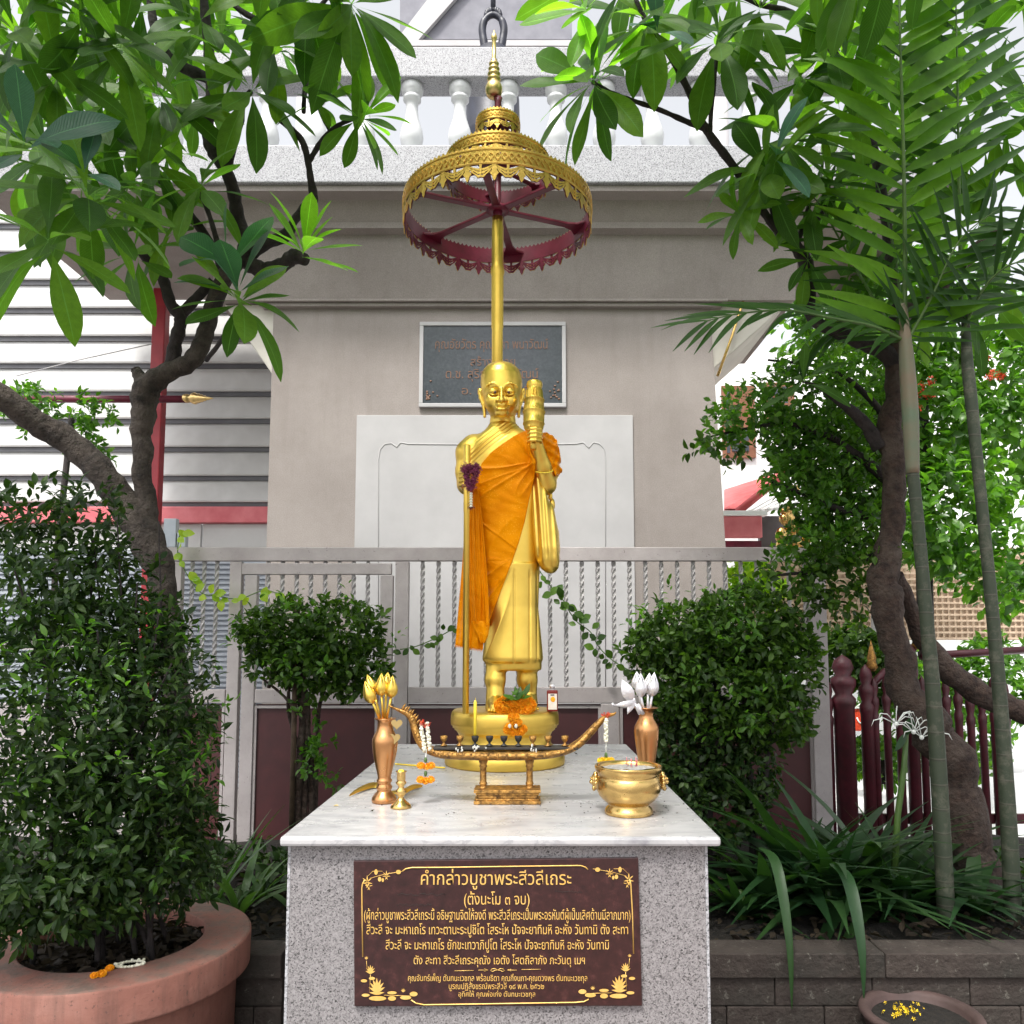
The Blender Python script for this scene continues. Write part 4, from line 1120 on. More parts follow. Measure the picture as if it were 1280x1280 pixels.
# ankle cuff on the forward foot
Fd.loft([(S(619, 886)[2], S(620, 880)[0], YC - .052, .045, .052), (S(619, 872)[2], S(620, 880)[0], YC - .05, .043, .048), (S(619, 853)[2], S(619, 860)[0], YC - .045, .035, .037)], .003, cap=.004)
BODY = Fd.D.copy()
body = mesh_np('body', *surface_nets(Fd.D, Fd.ax), gold)
obj_me('body', body, statue)
# eyes
m = MB()
for s in (-1, 1):
    c = hp(FX + s * (9.6 if s < 0 else 9.2) + (1.5 if s < 0 else -.4), 490.2, fy + .0045); m.ball(c, .0072, .0030, .0064, 12, 8)
    pass
m.build('eye_white', M_noise('dull_red_enamel', (.16, .03, .02), (.22, .05, .03), 10, .3, 0), statue)
for s in (-1, 1):
    m = MB(); c = hp(FX + s * (9.6 if s < 0 else 9.2) + (1.5 if s < 0 else -.4), 490.2, fy + .0022); m.ball(c, .0043, .0024, .0045, 12, 8); m.build('pupil', black, statue)
# staff
m = MB(); top = P(587.5, 556, STY); 
m.lathe([(.0135, TOPZ), (.0135, P(587, 640, STY).z), (.0145, P(587, 639, STY).z), (.0145, top.z - .004), (.0125, top.z), (0, top.z)], (STX, STY, 0), 16)
m.build('staff', gold, statue)
# folded parasol over the shoulder
m = MB()
Lp = float(np.linalg.norm(pt_ - pa_)); V = []; nn = 40
rows_ = [(0, .0125), (.001, .0135), (.10, .0135), (.19, .0135), (.23, .020), (.27, .034), (.31, .040), (.36, .042), (.365, .045), (.38, .045), (.385, .043), (.53, .044), (.54, .047), (.555, .047), (.56, .043), (.71, .040), (.715, .043), (.73, .043), (.735, .038), (.87, .034), (.875, .028), (.90, .033), (.95, .036), (.985, .033), (1.0, .024), (1.001, .010), (.99, .004)]
e1 = np.cross(pax, (0, 1, 0)); e1 /= np.linalg.norm(e1); e2 = np.cross(pax, e1)
for t, r in rows_:
    for k in range(nn):
        q = 2 * PI * k / nn; rr = r * (1 + (.075 if .3 < t < .88 else 0) * (1 if k % 2 else -1))
        V.append(Vector(pa_ + pax * t * Lp + (e1 * math.cos(q) + e2 * math.sin(q)) * rr))
F = [(i * nn + k, i * nn + (k + 1) % nn, (i + 1) * nn + (k + 1) % nn, (i + 1) * nn + k) for i in range(len(rows_) - 1) for k in range(nn)] + [tuple(range(nn - 1, -1, -1))]
m.add(V, F, True); m.build('folded_parasol', gold, statue)
# shoulder bag: long hanging sack with soft vertical folds
B = Field((sx(660, 640), YC - .19, sz(730)), (sx(712, 640), YC + .10, sz(590)), .0028)
def bagfold(X, Y, Z):
    return -.0035 * np.cos((X - sx(672, 650) - (sz(600) - Z) * .06) * 210) * np.clip((Z - sz(712)) / .06, 0, 1)
B.loft([row(718, 684, 692, .02, -.06), row(713, 676, 697, .045, -.06), row(703, 671, 699.5, .062, -.058), row(688, 668.5, 700, .068, -.055), row(665, 666, 698.5, .064, -.05), row(640, 665, 692, .054, -.05), row(620, 665, 684, .040, -.05), row(604, 666, 676, .024, -.06), row(592, 666, 671, .012, -.07)], .004, 2.1, extra=bagfold)
obj_me('shoulder_bag', B.mesh('shoulder_bag', gold), statue)
m = MB(); m.ball(S(690, 631, -.01), .014, .014, .03, 12, 8); m.ball(S(688, 620, -.01), .010, .01, .02, 12, 8); m.build('bag_knot', gold, statue)
# bracelet cord on the forearm
m = MB(); pts = []
c = (el * .5 + wr * .5); axd = (wr - el) / np.linalg.norm(wr - el); u1 = np.cross(axd, (1, 0, 0)); u1 /= np.linalg.norm(u1); u2 = np.cross(axd, u1)
for k in range(25):
    q = 2 * PI * k / 24; pts.append(Vector(Sx(678.5, 588, -.085) + (u1 * math.cos(q) + u2 * math.sin(q)) * .044 + np.array([0, 0, -.012 * math.cos(q * 1.0 + 1)])))
m.tube(pts, .0028, 6, cap=False); tag(m.build('wrist_cord', candle_y), 'thin pale cord looped round the raised forearm of the gold statue', 'cord')

# ---- orange satin cloth wound over the statue
cloth = empty('satin_sash', (sx(600, 700), YC - .1, sz(800)), 'shiny orange satin cloth wound over the gold statue with a fringed hanging end', 'cloth')
C = Field(lo, hi, .0030)
X = C.ax[0]; Y = C.ax[1]; Z = C.ax[2]
# resample the body field on the coarser grid
def resample(D, ax, bx):
    for q in range(3):
        i = np.clip(np.searchsorted(ax[q], bx[q]) - 1, 0, len(ax[q]) - 2); t = ((bx[q] - ax[q][i]) / H_).clip(0, 1)
        sh = [1, 1, 1]; sh[q] = len(i); t = t.reshape(sh).astype(np.float32)
        D = np.take(D, i, q) * (1 - t) + np.take(D, i + 1, q) * t
    return D
BD = resample(BODY, Fd.ax, C.ax)
del BODY
Xg = X[:, None, None]; Yg = Y[None, :, None]; Zg = Z[None, None, :]
def inpoly(poly):
    """signed distance (negative inside) to a polygon of photo points on the statue plane, on the X-Z grid"""
    pts = [(sx(a, b), sz(b)) for a, b in poly]
    XX, ZZ = np.meshgrid(X, Z, indexing='ij')
    d = np.full(XX.shape, 1e9); ins_ = np.zeros(XX.shape, bool)
    for i in range(len(pts)):
        (ax_, az_), (bx_, bz_) = pts[i], pts[(i + 1) % len(pts)]
        ex, ez = bx_ - ax_, bz_ - az_
        t = np.clip(((XX - ax_) * ex + (ZZ - az_) * ez) / (ex * ex + ez * ez), 0, 1)
        d = np.minimum(d, np.hypot(XX - ax_ - t * ex, ZZ - az_ - t * ez))
        cr = ((az_ > ZZ) != (bz_ > ZZ)) & (XX < (bx_ - ax_) * (ZZ - az_) / (bz_ - az_ + 1e-12) + ax_)
        ins_ ^= cr
    return np.where(ins_, -d, d).astype(np.float32)
wrap = [(663, 540), (650, 548), (632, 560), (615, 573), (604, 585), (599, 600), (588, 622), (586, 640), (590, 690), (592, 740), (597, 770), (604, 786), (611, 780), (617, 762), (628, 735), (640, 703), (648, 680), (655, 655), (660, 630), (667, 600), (668, 586), (668, 540)]
shoul = [(676, 537), (686, 533), (693, 541), (700, 575), (702, 590), (694, 598), (690, 588), (683, 570), (676, 556), (670, 546)]
P2 = inpoly(wrap); P3 = inpoly(shoul)
# folds gather at the knot below the fist and fan out to the lower left
kx, kz = sx(668, 583), sz(583)
dx_, dz_ = kx - Xg, Zg - kz
ang = np.arctan2(dz_, dx_ + 1e-4)
rad_ = np.sqrt(dx_ ** 2 + dz_ ** 2)
wr_ = np.zeros((len(X), 1, len(Z)), np.float32)
XX, ZZ = np.meshgrid(X, Z, indexing='ij')
rngf = np.random.default_rng(5)
def vnoise(u, v):
    out = np.zeros_like(u)
    for k in range(10):
        a, b, ph = rngf.normal(0, 1), rngf.normal(0, 1), rngf.uniform(0, 6.28)
        out += np.sin(u * a + v * b + ph)
    return out / 4
u = (ang[:, 0, :] if ang.ndim == 3 else ang); r_ = rad_[:, 0, :] if rad_.ndim == 3 else rad_
w1 = vnoise(u * 4.5, r_ * 9)
fold = .0085 * (1 - np.abs(np.sin(u * 3.6 + w1 * 1.9 + r_ * 5))) ** 2.6 * np.clip(r_ / .07, .15, 1)
fold += .006 * np.exp(-((ZZ - (sz(632) + (XX - sx(590, 632)) * .62)) / .007) ** 2)
fold += .006 * np.exp(-((ZZ - (sz(655) - (XX - sx(600, 655)) * .75)) / .006) ** 2)
fold += .0035 * np.exp(-((ZZ - (sz(610) + (XX - sx(600, 610)) * .35)) / .005) ** 2) + .002 * vnoise(XX * 45, ZZ * 45)
fold = fold[:, None, :].astype(np.float32)
D1 = np.maximum(BD - .008 - fold, P2[:, None, :] - .004)
D1 = np.maximum(D1, -(BD - .001)); D1 = np.maximum(D1, Yg - (YC + .06))
# keep the wrap off the forearm and fist: only the torso side there
D1 = np.maximum(D1, -(np.minimum(1e3, Yg - (YC - .155)) * -1) * -1) if False else D1
tors = np.maximum((YC - .145) - Yg, 0)
D1 = np.maximum(D1, (YC - .135) - Yg)
D3 = np.maximum(BD - .010 - .005 * np.sin(Zg * 150 + Xg * 90) - .003 * np.sin(Xg * 210 - Zg * 60), P3[:, None, :] - .003)
D3 = np.maximum(D3, (YC - .075) - Yg)
C.D = np.minimum(D1, D3)
obj_me('wound_cloth', C.mesh('wound_cloth', satin), cloth)
def sheet(name, cols, nu, nv, wave, parent, thick=.003, fringe=False, mat=None):
    """cols: (py, xl, xr, dyl, dyr) rows down the cloth"""
    rows = spline([tuple(c) for c in cols], max(2, nv // (len(cols) - 1)))
    V = []
    for j, (py, xl, xr, dl, dr) in enumerate(rows):
        for i in range(nu + 1):
            t = i / nu; tt = j / (len(rows) - 1)
            V.append(np.array(P(xl + (xr - xl) * t, py + (6 * t if fringe else 0) * tt, YC + dl + (dr - dl) * t + wave(t, tt))))
    nvv = len(rows)
    F = [(j * (nu + 1) + i, j * (nu + 1) + i + 1, (j + 1) * (nu + 1) + i + 1, (j + 1) * (nu + 1) + i) for j in range(nvv - 1) for i in range(nu)]
    me = mesh_np(name, np.array(V), F, mat or satin)
    o = obj_me(name, me, parent)
    s_ = o.modifiers.new('solid', 'SOLIDIFY'); s_.thickness = thick; s_.offset = 1
    return o, V
# rear hanging layer (reaches lowest, at the left) and front layer ending higher
bk, Vb = sheet('hanging_end', [(615, 590, 598, -.075, -.10), (650, 582, 600, -.08, -.112), (700, 578, 603, -.085, -.115), (760, 573, 606, -.09, -.118), (806, 569, 603, -.095, -.118)], 30, 60,
               lambda t, v: .010 * math.sin(t * 13 + v * 2) * (.3 + v) + .004 * math.sin(t * 31 + v * 5), cloth, fringe=True)
fr_, Vf = sheet('front_fold', [(612, 589, 597, -.085, -.105), (640, 586, 602, -.095, -.112), (680, 586, 606, -.102, -.118), (720, 587, 609, -.110, -.122), (750, 588, 611, -.116, -.122), (780, 590, 612, -.120, -.124)], 40, 60,
                lambda t, v: .008 * math.sin(t * 9 + v * 3) * (.2 + v) + .005 * math.sin(t * 21 - v * 7) * v + .003 * math.sin(t * 45), cloth)
cu, _ = sheet('curled_corner', [(776, 590, 612, -.135, -.115), (784, 592, 612, -.138, -.120), (795, 598, 610, -.130, -.125), (804, 601, 606, -.122, -.122)], 12, 16, lambda t, v: .006 * math.sin(t * 7), cloth)
m = MB()
for (V_, nu, rowsN) in ((Vb, 30, 0), (Vf, 40, 0)):
    last = V_[-(nu + 1):]
    for i in range(nu):
        for q in range(4):
            a = Vector(last[i]) * (1 - q / 4) + Vector(last[i + 1]) * (q / 4)
            b = a + Vector((random.uniform(-.003, .003), random.uniform(-.002, .002), -random.uniform(.008, .016)))
            m.add([a + Vector((-.0009, 0, .002)), a + Vector((.0009, 0, .002)), b], [(0, 1, 2)])
fo = m.build('fringe', satin, cloth); tag(fo, kind='stuff')
del C, BD, Fd, B

# purple orchid garland on the staff
gl = empty('purple_garland', P(588, 600, STY - .04), 'small purple flower garland looped over the top of the gold staff', 'garland')
def floret(mb, c, r, n=5, ax=None):
    ax = Vector(ax or (random.uniform(-1, 1), -abs(random.uniform(.2, 1)), random.uniform(-1, 1))).normalized()
    a = ax.cross(Vector((.3, .2, .9))).normalized(); b = ax.cross(a)
    V = [c]
    F = []
    for k in range(n):
        q = 2 * PI * k / n + random.random() * .4
        d = a * math.cos(q) + b * math.sin(q); e = a * math.cos(q + .5) + b * math.sin(q + .5)
        i = len(V); V += [c + d * r + ax * r * .35, c + e * r * .8 + ax * r * .5]
        F.append((0, i, i + 1))
    mb.add(V, F)
gpts = spline([(580, 586), (583, 594), (585, 604), (588, 611), (591, 604), (594, 596), (597, 587), (594, 583), (590, 589), (586, 583), (580, 586)], 4)
m = MB()
for (px, py) in [tuple(g) for g in gpts]:
    for q in range(26):
        c = P(px + random.gauss(0, 2.0), py + random.gauss(0, 1.9), STY - .048 + random.gauss(0, .010))
        floret(m, c, random.uniform(.005, .008))
tag(m.build('florets', purple, gl), kind='stuff')
m = MB()
for k in range(6): m.ball(P(588.8, 617 + k * 3.2, STY - .04), .0075, .0075, .006, 8, 6)
m.build('jasmine_drop', jasmine, gl)
m = MB()
for k in range(24): floret(m, P(589 + random.gauss(0, 1.6), 634 + random.gauss(0, 1.4), STY - .042), .006)
m.build('dark_tip', maroon, gl)

# ================================================================ TIERED CEREMONIAL PARASOL
YR = 3.72
PX = P(622, 300, YR).x
par = empty('tiered_parasol', (PX, YR, SLABZ), 'three tiered gold and maroon ceremonial parasol on a tall gold pole behind the statue', 'parasol')
def zr(py, Y=YR): return P(622, py, Y).z
m = MB()
zj, zk = zr(412), zr(338)
m.lathe([(.0265, SLABZ + .09), (.0265, zj), (.029, zj + .01), (.029, zk - .03), (.034, zk - .01), (.030, zk + .02), (.0285, zk + .03), (.0285, zr(285)), (.0265, zr(281)), (.0265, zr(272)), (0, zr(272))], (PX, YR, 0), 28)
m.build('pole', gold, par)
m = MB(); m.lathe([(.022, zr(275)), (.024, zr(273)), (.024, zr(266)), (.017, zr(262)), (.017, zr(128)), (.022, zr(123)), (0, zr(122))], (PX, YR, 0), 20); m.build('hub_post', maroon, par)
def tier(Rr, ztop, band, drop, tip, n, name, flare=.0):
    g = MB(); r_ = MB()
    for mb, rr, f in ((g, Rr, 1), (r_, Rr - .006, 1)):
        # plain band with raised beads
        prof = [(rr, ztop - band), (rr + (.004 if mb is g else 0), ztop - band + .004), (rr + (.004 if mb is g else 0), ztop - band + .009), (rr, ztop - band + .012), (rr, ztop - .014), (rr + (.004 if mb is g else 0), ztop - .011), (rr + (.004 if mb is g else 0), ztop - .004), (rr, ztop)]
        N = n * 12
        V = []
        for r0_, z in prof:
            for k in range(N): V.append((PX + r0_ * math.cos(2 * PI * k / N), YR + r0_ * math.sin(2 * PI * k / N), z))
        F = [(i * N + k, i * N + (k + 1) % N, (i + 1) * N + (k + 1) % N, (i + 1) * N + k) for i in range(len(prof) - 1) for k in range(N)]
        mb.add(V, F, False)
        def cyl(u, v): # u: radians, v: below the band
            return (PX + rr * math.cos(u), YR + rr * math.sin(u), ztop - band - v)
        W = 2 * PI / n
        # top teeth
        for k in range(n * 5):
            u = 2 * PI * k / (n * 5); du = 2 * PI / (n * 5) * .38
            V = [(PX + rr * math.cos(u - du), YR + rr * math.sin(u - du), ztop), (PX + rr * math.cos(u + du), YR + rr * math.sin(u + du), ztop), (PX + rr * math.cos(u), YR + rr * math.sin(u), ztop + .011 * (Rr / .435) ** .3)]
            mb.add(V, [(0, 1, 2)])
        for k in range(n):
            u0 = W * k
            # pendant leaf at the section edge
            pts = [(-.08, 0), (-.09, .35), (-.17, .52), (-.08, .68), (-.07, .82), (0, 1.0), (.07, .82), (.08, .68), (.17, .52), (.09, .35), (.08, 0)]
            V = [cyl(u0 + a * W, b * (drop + tip)) for a, b in pts]
            mb.add(V, [(0, 1, 9, 10), (1, 2, 8, 9), (2, 3, 7, 8), (3, 4, 6, 7), (4, 5, 6)])
            # scalloped swags between the pendants
            for lev, (v0, v1, th) in enumerate(((.02, .36, .20), (.02, .66, .19), (.10, .98, .20))):
                seg = 8; V = []
                for q in range(seg + 1):
                    t = q / seg; u = u0 + W * (.06 + .88 * t); sag = math.sin(PI * t)
                    v = (v0 + (v1 - v0) * sag) * drop; w = th * drop * (.7 + .5 * abs(math.sin(PI * t * 4)))
                    V += [cyl(u, v), cyl(u, v + w)]
                mb.add(V, [(2 * q, 2 * q + 1, 2 * q + 3, 2 * q + 2) for q in range(seg)])
            # central drop
            V = [cyl(u0 + W * .5 - .05 * W, 0), cyl(u0 + W * .5 + .05 * W, 0), cyl(u0 + W * .5 + .03 * W, drop * .9), cyl(u0 + W * .5, drop * 1.12), cyl(u0 + W * .5 - .03 * W, drop * .9)]
            mb.add(V, [tuple(range(5))])
    # lozenge relief on the band
    N = n * 4
    for k in range(N):
        u0 = 2 * PI * k / N; W = 2 * PI / N
        rr = Rr + .0035; z0 = ztop - band + .014; z1 = ztop - .016
        c = lambda a, b: (PX + rr * math.cos(u0 + a * W), YR + rr * math.sin(u0 + a * W), z0 + (z1 - z0) * b)
        t = .13
        g.add([c(0, .5), c(.5, 1), c(.5, 1 - 2 * t), c(t * 1.2, .5)], [(0, 1, 2, 3)]); g.add([c(.5, 1), c(1, .5), c(1 - t * 1.2, .5), c(.5, 1 - 2 * t)], [(0, 1, 2, 3)])
        g.add([c(1, .5), c(.5, 0), c(.5, 2 * t), c(1 - t * 1.2, .5)], [(0, 1, 2, 3)]); g.add([c(.5, 0), c(0, .5), c(t * 1.2, .5), c(.5, 2 * t)], [(0, 1, 2, 3)])
    ring = empty_part(name, par, (PX, YR, ztop))
    og = g.build('gilded_band', gold_leafy, ring); orr = r_.build('maroon_lining', maroon, ring)
    for o in (og, orr):
        s_ = o.modifiers.new('solid', 'SOLIDIFY'); s_.thickness = .002; s_.offset = -1
def empty_part(name, parent, at):
    o = bpy.data.objects.new(name, None); o.empty_display_size = .05; return link(o, parent, at)
RT1 = (P(739, 250, YR).x - P(503, 250, YR).x) / 2 - .006
zt1 = (P(622, 192, YR - RT1).z + P(622, 306, YR + RT1).z) / 2
tier(RT1, zt1, .076, .050, .024, 24, 'lowest_tier')
RT2 = RT1 * .56; zt2 = P(622, 163, YR - RT2).z
tier(RT2, zt2, .060, .036, .022, 16, 'middle_tier')
RT3 = RT1 * .232; zt3 = P(622, 134, YR - RT3).z
tier(RT3, zt3, .055, .032, .018, 8, 'top_tier')
def spokes(Rr, z, n, w, parent, ph=0):
    for k in range(n):
        q = 2 * PI * k / n + ph; d = Vector((math.cos(q), math.sin(q), 0)); e = Vector((-math.sin(q), math.cos(q), 0))
        prof = [(.02, w * 1.6), (.05, w * 1.0), (.09, w * .8), (Rr * .80, w * .9), (Rr * .90, w * 1.5), (Rr * .965, w * 3.0), (Rr - .007, w * 4.4)]
        V = []
        for r0_, ww in prof:
            for s, h in ((1, 0), (1, .012), (-1, .012), (-1, 0)): V.append(Vector((PX, YR, z + h)) + d * r0_ + e * s * ww / 2)
        F = [(i * 4 + a, i * 4 + (a + 1) % 4, (i + 1) * 4 + (a + 1) % 4, (i + 1) * 4 + a) for i in range(len(prof) - 1) for a in range(4)] + [(3, 2, 1, 0), tuple(range(len(prof) * 4 - 4, len(prof) * 4))]
        m = MB(); m.add(V, F); m.build('spoke', maroon, parent, bevel=.002)
    m = MB(); m.lathe([(.02, z - .004), (.055, z - .004), (.055, z + .014), (.02, z + .014)], (PX, YR, 0), 24); m.build('hub_disc', maroon, parent)
spokes(RT1, zt1 - .034, 6, .042, par, R(22))
spokes(RT2, zt2 - .030, 6, .022, par, R(40))
spokes(RT3, zt3 - .030, 6, .012, par, R(10))
# spire
m = MB()
sp = [(122, .016), (121, .022), (119, .029), (114, .0335), (109, .033), (105, .027), (103, .021), (102, .022), (100, .0275), (98, .024), (96.5, .019), (95, .023), (93, .026), (91, .021), (89.5, .017), (88, .021), (86.5, .023), (84.5, .018), (83.5, .015), (82, .018), (80, .0205), (78.5, .015), (77, .0125), (75, .013), (74, .008), (60, .0085), (52, .007), (50, .010), (47, .0125), (44, .010), (41, .005), (37, 0)]
m.lathe([(r * 1.25, P(617.5, py, YR).z) for py, r in sp], (P(617.5, 80, YR).x, YR, 0), 24)
m.build('spire', finial_gold, par)

# ================================================================ OFFERINGS ON THE MARBLE
ZS = SLABZ + .001
def marigold(mb, c, r, n=34, squash=.75):
    """pompon flower: many small ruffled petals round a core"""
    c = Vector(c)
    for k in range(n):
        th = math.acos(1 - 2 * (k + .5) / n); ph = k * 2.39996
        d = Vector((math.sin(th) * math.cos(ph), math.sin(th) * math.sin(ph), math.cos(th)))
        a = d.orthogonal().normalized(); b = d.cross(a)
        q = random.uniform(0, PI); a, b = a * math.cos(q) + b * math.sin(q), b * math.cos(q) - a * math.sin(q)
        o = c + Vector((d.x, d.y, d.z * squash)) * r * .62
        s = r * .36
        mb.add([o, o + d * s * .9 + a * s, o + d * s * 1.25 + b * s * .2, o + d * s * .9 - a * s, o + b * s * .9 + d * s * .5], [(0, 1, 2), (0, 2, 3), (0, 4, 2)])
    mb.ball(c, r * .62, r * .62, r * .5, 8, 6)
def at_slab(px, py): return PZ(px, py, SLABZ)
def lathe_px(name, mat, px, pybase, rows, parent, n=36, at=None, Y=None):
    """rows: (py, half width in px) as seen in the photo at the thing's own distance"""
    b = at_slab(px, pybase) if at is None else at
    Yb = Y or b.y
    k = Yb / FPX * 1.005
    z0 = P(px, pybase, Yb).z
    prof = [(r * k, P(px, py, Yb).z - z0) for py, r in rows]
    m = MB(); m.lathe(prof, (b.x, Yb, ZS if at is None else b.z), n)
    return m.build(name, mat, parent, (b.x, Yb, ZS if at is None else b.z)), b, k, z0

# --- gold lotus buds in the left copper vase
vb = at_slab(480, 1001)
vase = empty('copper_vase', vb, 'slim copper vase at the left of the slab holding gold lotus buds', 'vase')
VR = [(1003, 0.0), (1003, 14.5), (1000, 15.2), (997, 14.6), (993, 12.2), (990, 9.2), (988, 8.2), (986, 9.4), (983.5, 9.9), (981, 8.2), (979, 7.9), (977, 9.3), (975, 9.3), (973.5, 7.8), (970, 8.2), (960, 10.4), (950, 12.8), (940, 14.6), (930, 15.6), (924, 15.4), (919, 13.4), (914, 10.6), (909, 9.2), (904, 8.8), (901, 9.6), (898.6, 13.2), (898, 13.2), (899.5, 8.5), (910, 7.4), (914, 0)]
lathe_px('vase_body', copper, 480, 1003, VR, vase)
def bud(mb, base, tip, r, n=10):
    """closed lotus bud of overlapping pointed petals"""
    base = Vector(base); tip = Vector(tip); ax = (tip - base); L = ax.length; ax.normalize()
    a = ax.orthogonal().normalized(); b = ax.cross(a)
    prof = [(0, .25), (.08, .62), (.22, .93), (.36, 1.0), (.55, .86), (.75, .52), (.9, .22), (1, 0.01)]
    for lay, (np_, sc, ph) in enumerate(((5, 1.0, 0), (4, .93, .6))):
        for k in range(np_):
            q0 = 2 * PI * k / np_ + ph; V = []; w = 2 * PI / np_ * .72
            for t, r0 in prof:
                for s in (-1, -.5, 0, .5, 1):
                    q = q0 + s * w * (1 - t ** 3 * .6) * .75
                    rr = r * sc * r0 * (1.05 - .09 * abs(s)) 
                    V.append(base + ax * L * (t * (1.0 if lay == 0 else .97) * (1 - .06 * abs(s))) + (a * math.cos(q) + b * math.sin(q)) * rr)
            F = [(i * 5 + j, i * 5 + j + 1, (i + 1) * 5 + j + 1, (i + 1) * 5 + j) for i in range(len(prof) - 1) for j in range(4)]
            mb.add(V, F, True)
def lotus_set(name_root, label, mat, vb, mouth, specs, r):
    for i, (bx_, by_, tx_, ty_, dy) in enumerate(specs):
        Yq = vb.y + dy
        e = empty('lotus_bud' if name_root == 'lotus_bud' else name_root, P(bx_, by_, Yq), label[i], 'flower', None)
        e['group'] = 'gold lotus buds in the left vase' if mat is gold else 'silver lotus buds in the right vase'
        m = MB(); bud(m, P(bx_, by_, Yq), P(tx_, ty_, Yq), r); m.build('bud', mat, e)
        mx, my = mouth
        m = MB(); m.tube([P(mx + (bx_ - mx) * .25, my, vb.y + dy * .3), P((bx_ * .7 + mx * .3), (by_ * .6 + my * .4), vb.y + dy * .7), P(bx_, by_ - 1, Yq)], .0045, 8); m.build('stem', mat, e)
lotus_set('lotus_bud', ['gold lotus bud leaning farthest left over the copper vase', 'gold lotus bud behind the leftmost bud of the left vase', 'gold lotus bud standing upright in the middle of the left vase',
                        'partly hidden gold lotus bud at the back of the left vase', 'gold lotus bud leaning right over the left copper vase'], gold, vb, (480, 903),
          [(466, 879, 456, 851, -.02), (468, 868, 459, 843, .03), (477, 870, 477, 841, -.01), (483, 864, 485, 840, .035), (489, 872, 491, 844, -.01)], .0215)
m = MB()
for cx, cy, s_ in ((496, 905, .020), (493, 923, .021)):
    V = []; c = P(cx, cy, vb.y - .052)
    pts = []
    for t in np.linspace(0, 2 * PI, 25)[:-1]:
        x = 16 * math.sin(t) ** 3; z = 13 * math.cos(t) - 5 * math.cos(2 * t) - 2 * math.cos(3 * t) - math.cos(4 * t)
        pts.append((x / 17 * s_ + c.x, z / 17 * s_ + c.z))
    m.prism(pts[::-1], c.y, c.y + .003)
m.tube([P(489, 896, vb.y - .03), P(492, 915, vb.y - .036)], .001, 4)
hrt = m.build('heart_charm', finial_gold); tag(hrt, 'two small gold heart charms hanging at the mouth of the left copper vase', 'charm')
# flat gold lotus leaves lying behind the vase
m = MB()
for pts in (((437, 997), (452, 990), (470, 985), (484, 990)), ((528, 985), (516, 988), (504, 994), (488, 993))):
    V = []; n = 10; sp_ = spline(pts, 4)
    for i, (x, y) in enumerate(sp_):
        t = i / (len(sp_) - 1); w = .004 + .020 * math.sin(PI * min(1, t * .9 + .08)) ** 1.3
        c = at_slab(x, y)
        V += [Vector((c.x, c.y - w, ZS + .004)), Vector((c.x, c.y, ZS + .010 + .012 * math.sin(PI * t))), Vector((c.x, c.y + w, ZS + .006))]
    F = [(i * 3 + j, i * 3 + j + 1, (i + 1) * 3 + j + 1, (i + 1) * 3 + j) for i in range(len(sp_) - 1) for j in (0, 1)]
    m.add(V, F, True)
gl_ = m.build('gold_leaf', gold); tag(gl_, 'pair of long gilded leaves lying on the marble under the left copper vase', 'leaf')
# --- brass candlestick
cb_ = at_slab(501, 1008)
cs = empty('candlestick', cb_, 'small brass candlestick with a melted candle end beside the left copper vase', 'candlestick')
lathe_px('stick', brass, 501, 1010, [(1010, 0), (1010, 12.6), (1008.5, 12.8), (1005, 10.5), (1001, 6), (998, 3.6), (996, 3.2), (994, 5.4), (990, 6.2), (987.5, 5.8), (985, 3.4), (982.5, 3.6), (980, 6.2), (978, 6.4), (976.5, 4.6), (975, 5.2), (966, 5.2), (965, 6.6), (964, 6.6), (964.5, 4.2), (968, 0)], cs)
lathe_px('candle_end', candle_y, 501, 1010, [(968, 3.8), (964, 3.6), (962.5, 2.6), (963, 1), (964, 0)], cs)
# --- right vase with silver lotus
vb2 = at_slab(809, 990)
vase2 = empty('copper_vase', vb2, 'copper vase at the right behind the brass incense pot holding silver lotus buds', 'vase')
VR2 = [(998, 0), (998, 13), (995, 14), (991, 12), (987, 9), (984, 8.5), (981, 10), (978, 8), (972, 8.4), (960, 10.5), (950, 12), (940, 13.4), (930, 14.6), (922, 15.2), (916, 14.4), (911, 11.8), (906, 9), (901, 8.2), (897, 9), (894.5, 12), (893, 15.2), (892.4, 15.2), (894, 8.6), (905, 7.2), (909, 0)]
k2 = vb2.y / FPX
zz = P(809, 998, vb2.y).z
m = MB(); m.lathe([(r * k2, P(809, py, vb2.y).z - zz) for py, r in VR2], (vb2.x, vb2.y, ZS), 36); m.build('vase_body', copper, vase2, (vb2.x, vb2.y, ZS))
oz = (ZS - zz)   # the vase as built stands this much higher than its silhouette
lotus_set('lotus_bud', ['silver lotus bud nearest the opened white petal in the right vase', 'silver lotus bud peeking out behind the middle one in the right vase', 'large silver lotus bud leaning right in the right vase', 'small silver lotus bud behind the rightmost bud'], silver, vb2, (809, 897),
          [(801, 871, 801, 841, -.03), (797, 862, 796, 839, .02), (815, 870, 818, 840, -.02), (810, 866, 812, 841, .03)], .0215)
m = MB()
def flatleaf(mb, a, b, w, bend=.0, tk=.002, n=10, yd=0):
    a = Vector(a); b = Vector(b); d = b - a; s = d.cross(Vector((0, 1, 0))).normalized()
    V = []
    for i in range(n + 1):
        t = i / n; ww = w * math.sin(PI * min(1, .06 + .94 * t) ** .85); c = a + d * t + Vector((0, bend * math.sin(PI * t), 0))
        V += [c - s * ww, c + Vector((0, -.006, 0)), c + s * ww]
    F = [(i * 3 + j, i * 3 + j + 1, (i + 1) * 3 + j + 1, (i + 1) * 3 + j) for i in range(n) for j in (0, 1)]
    mb.add(V, F, True)
Yv = vb2.y - .03
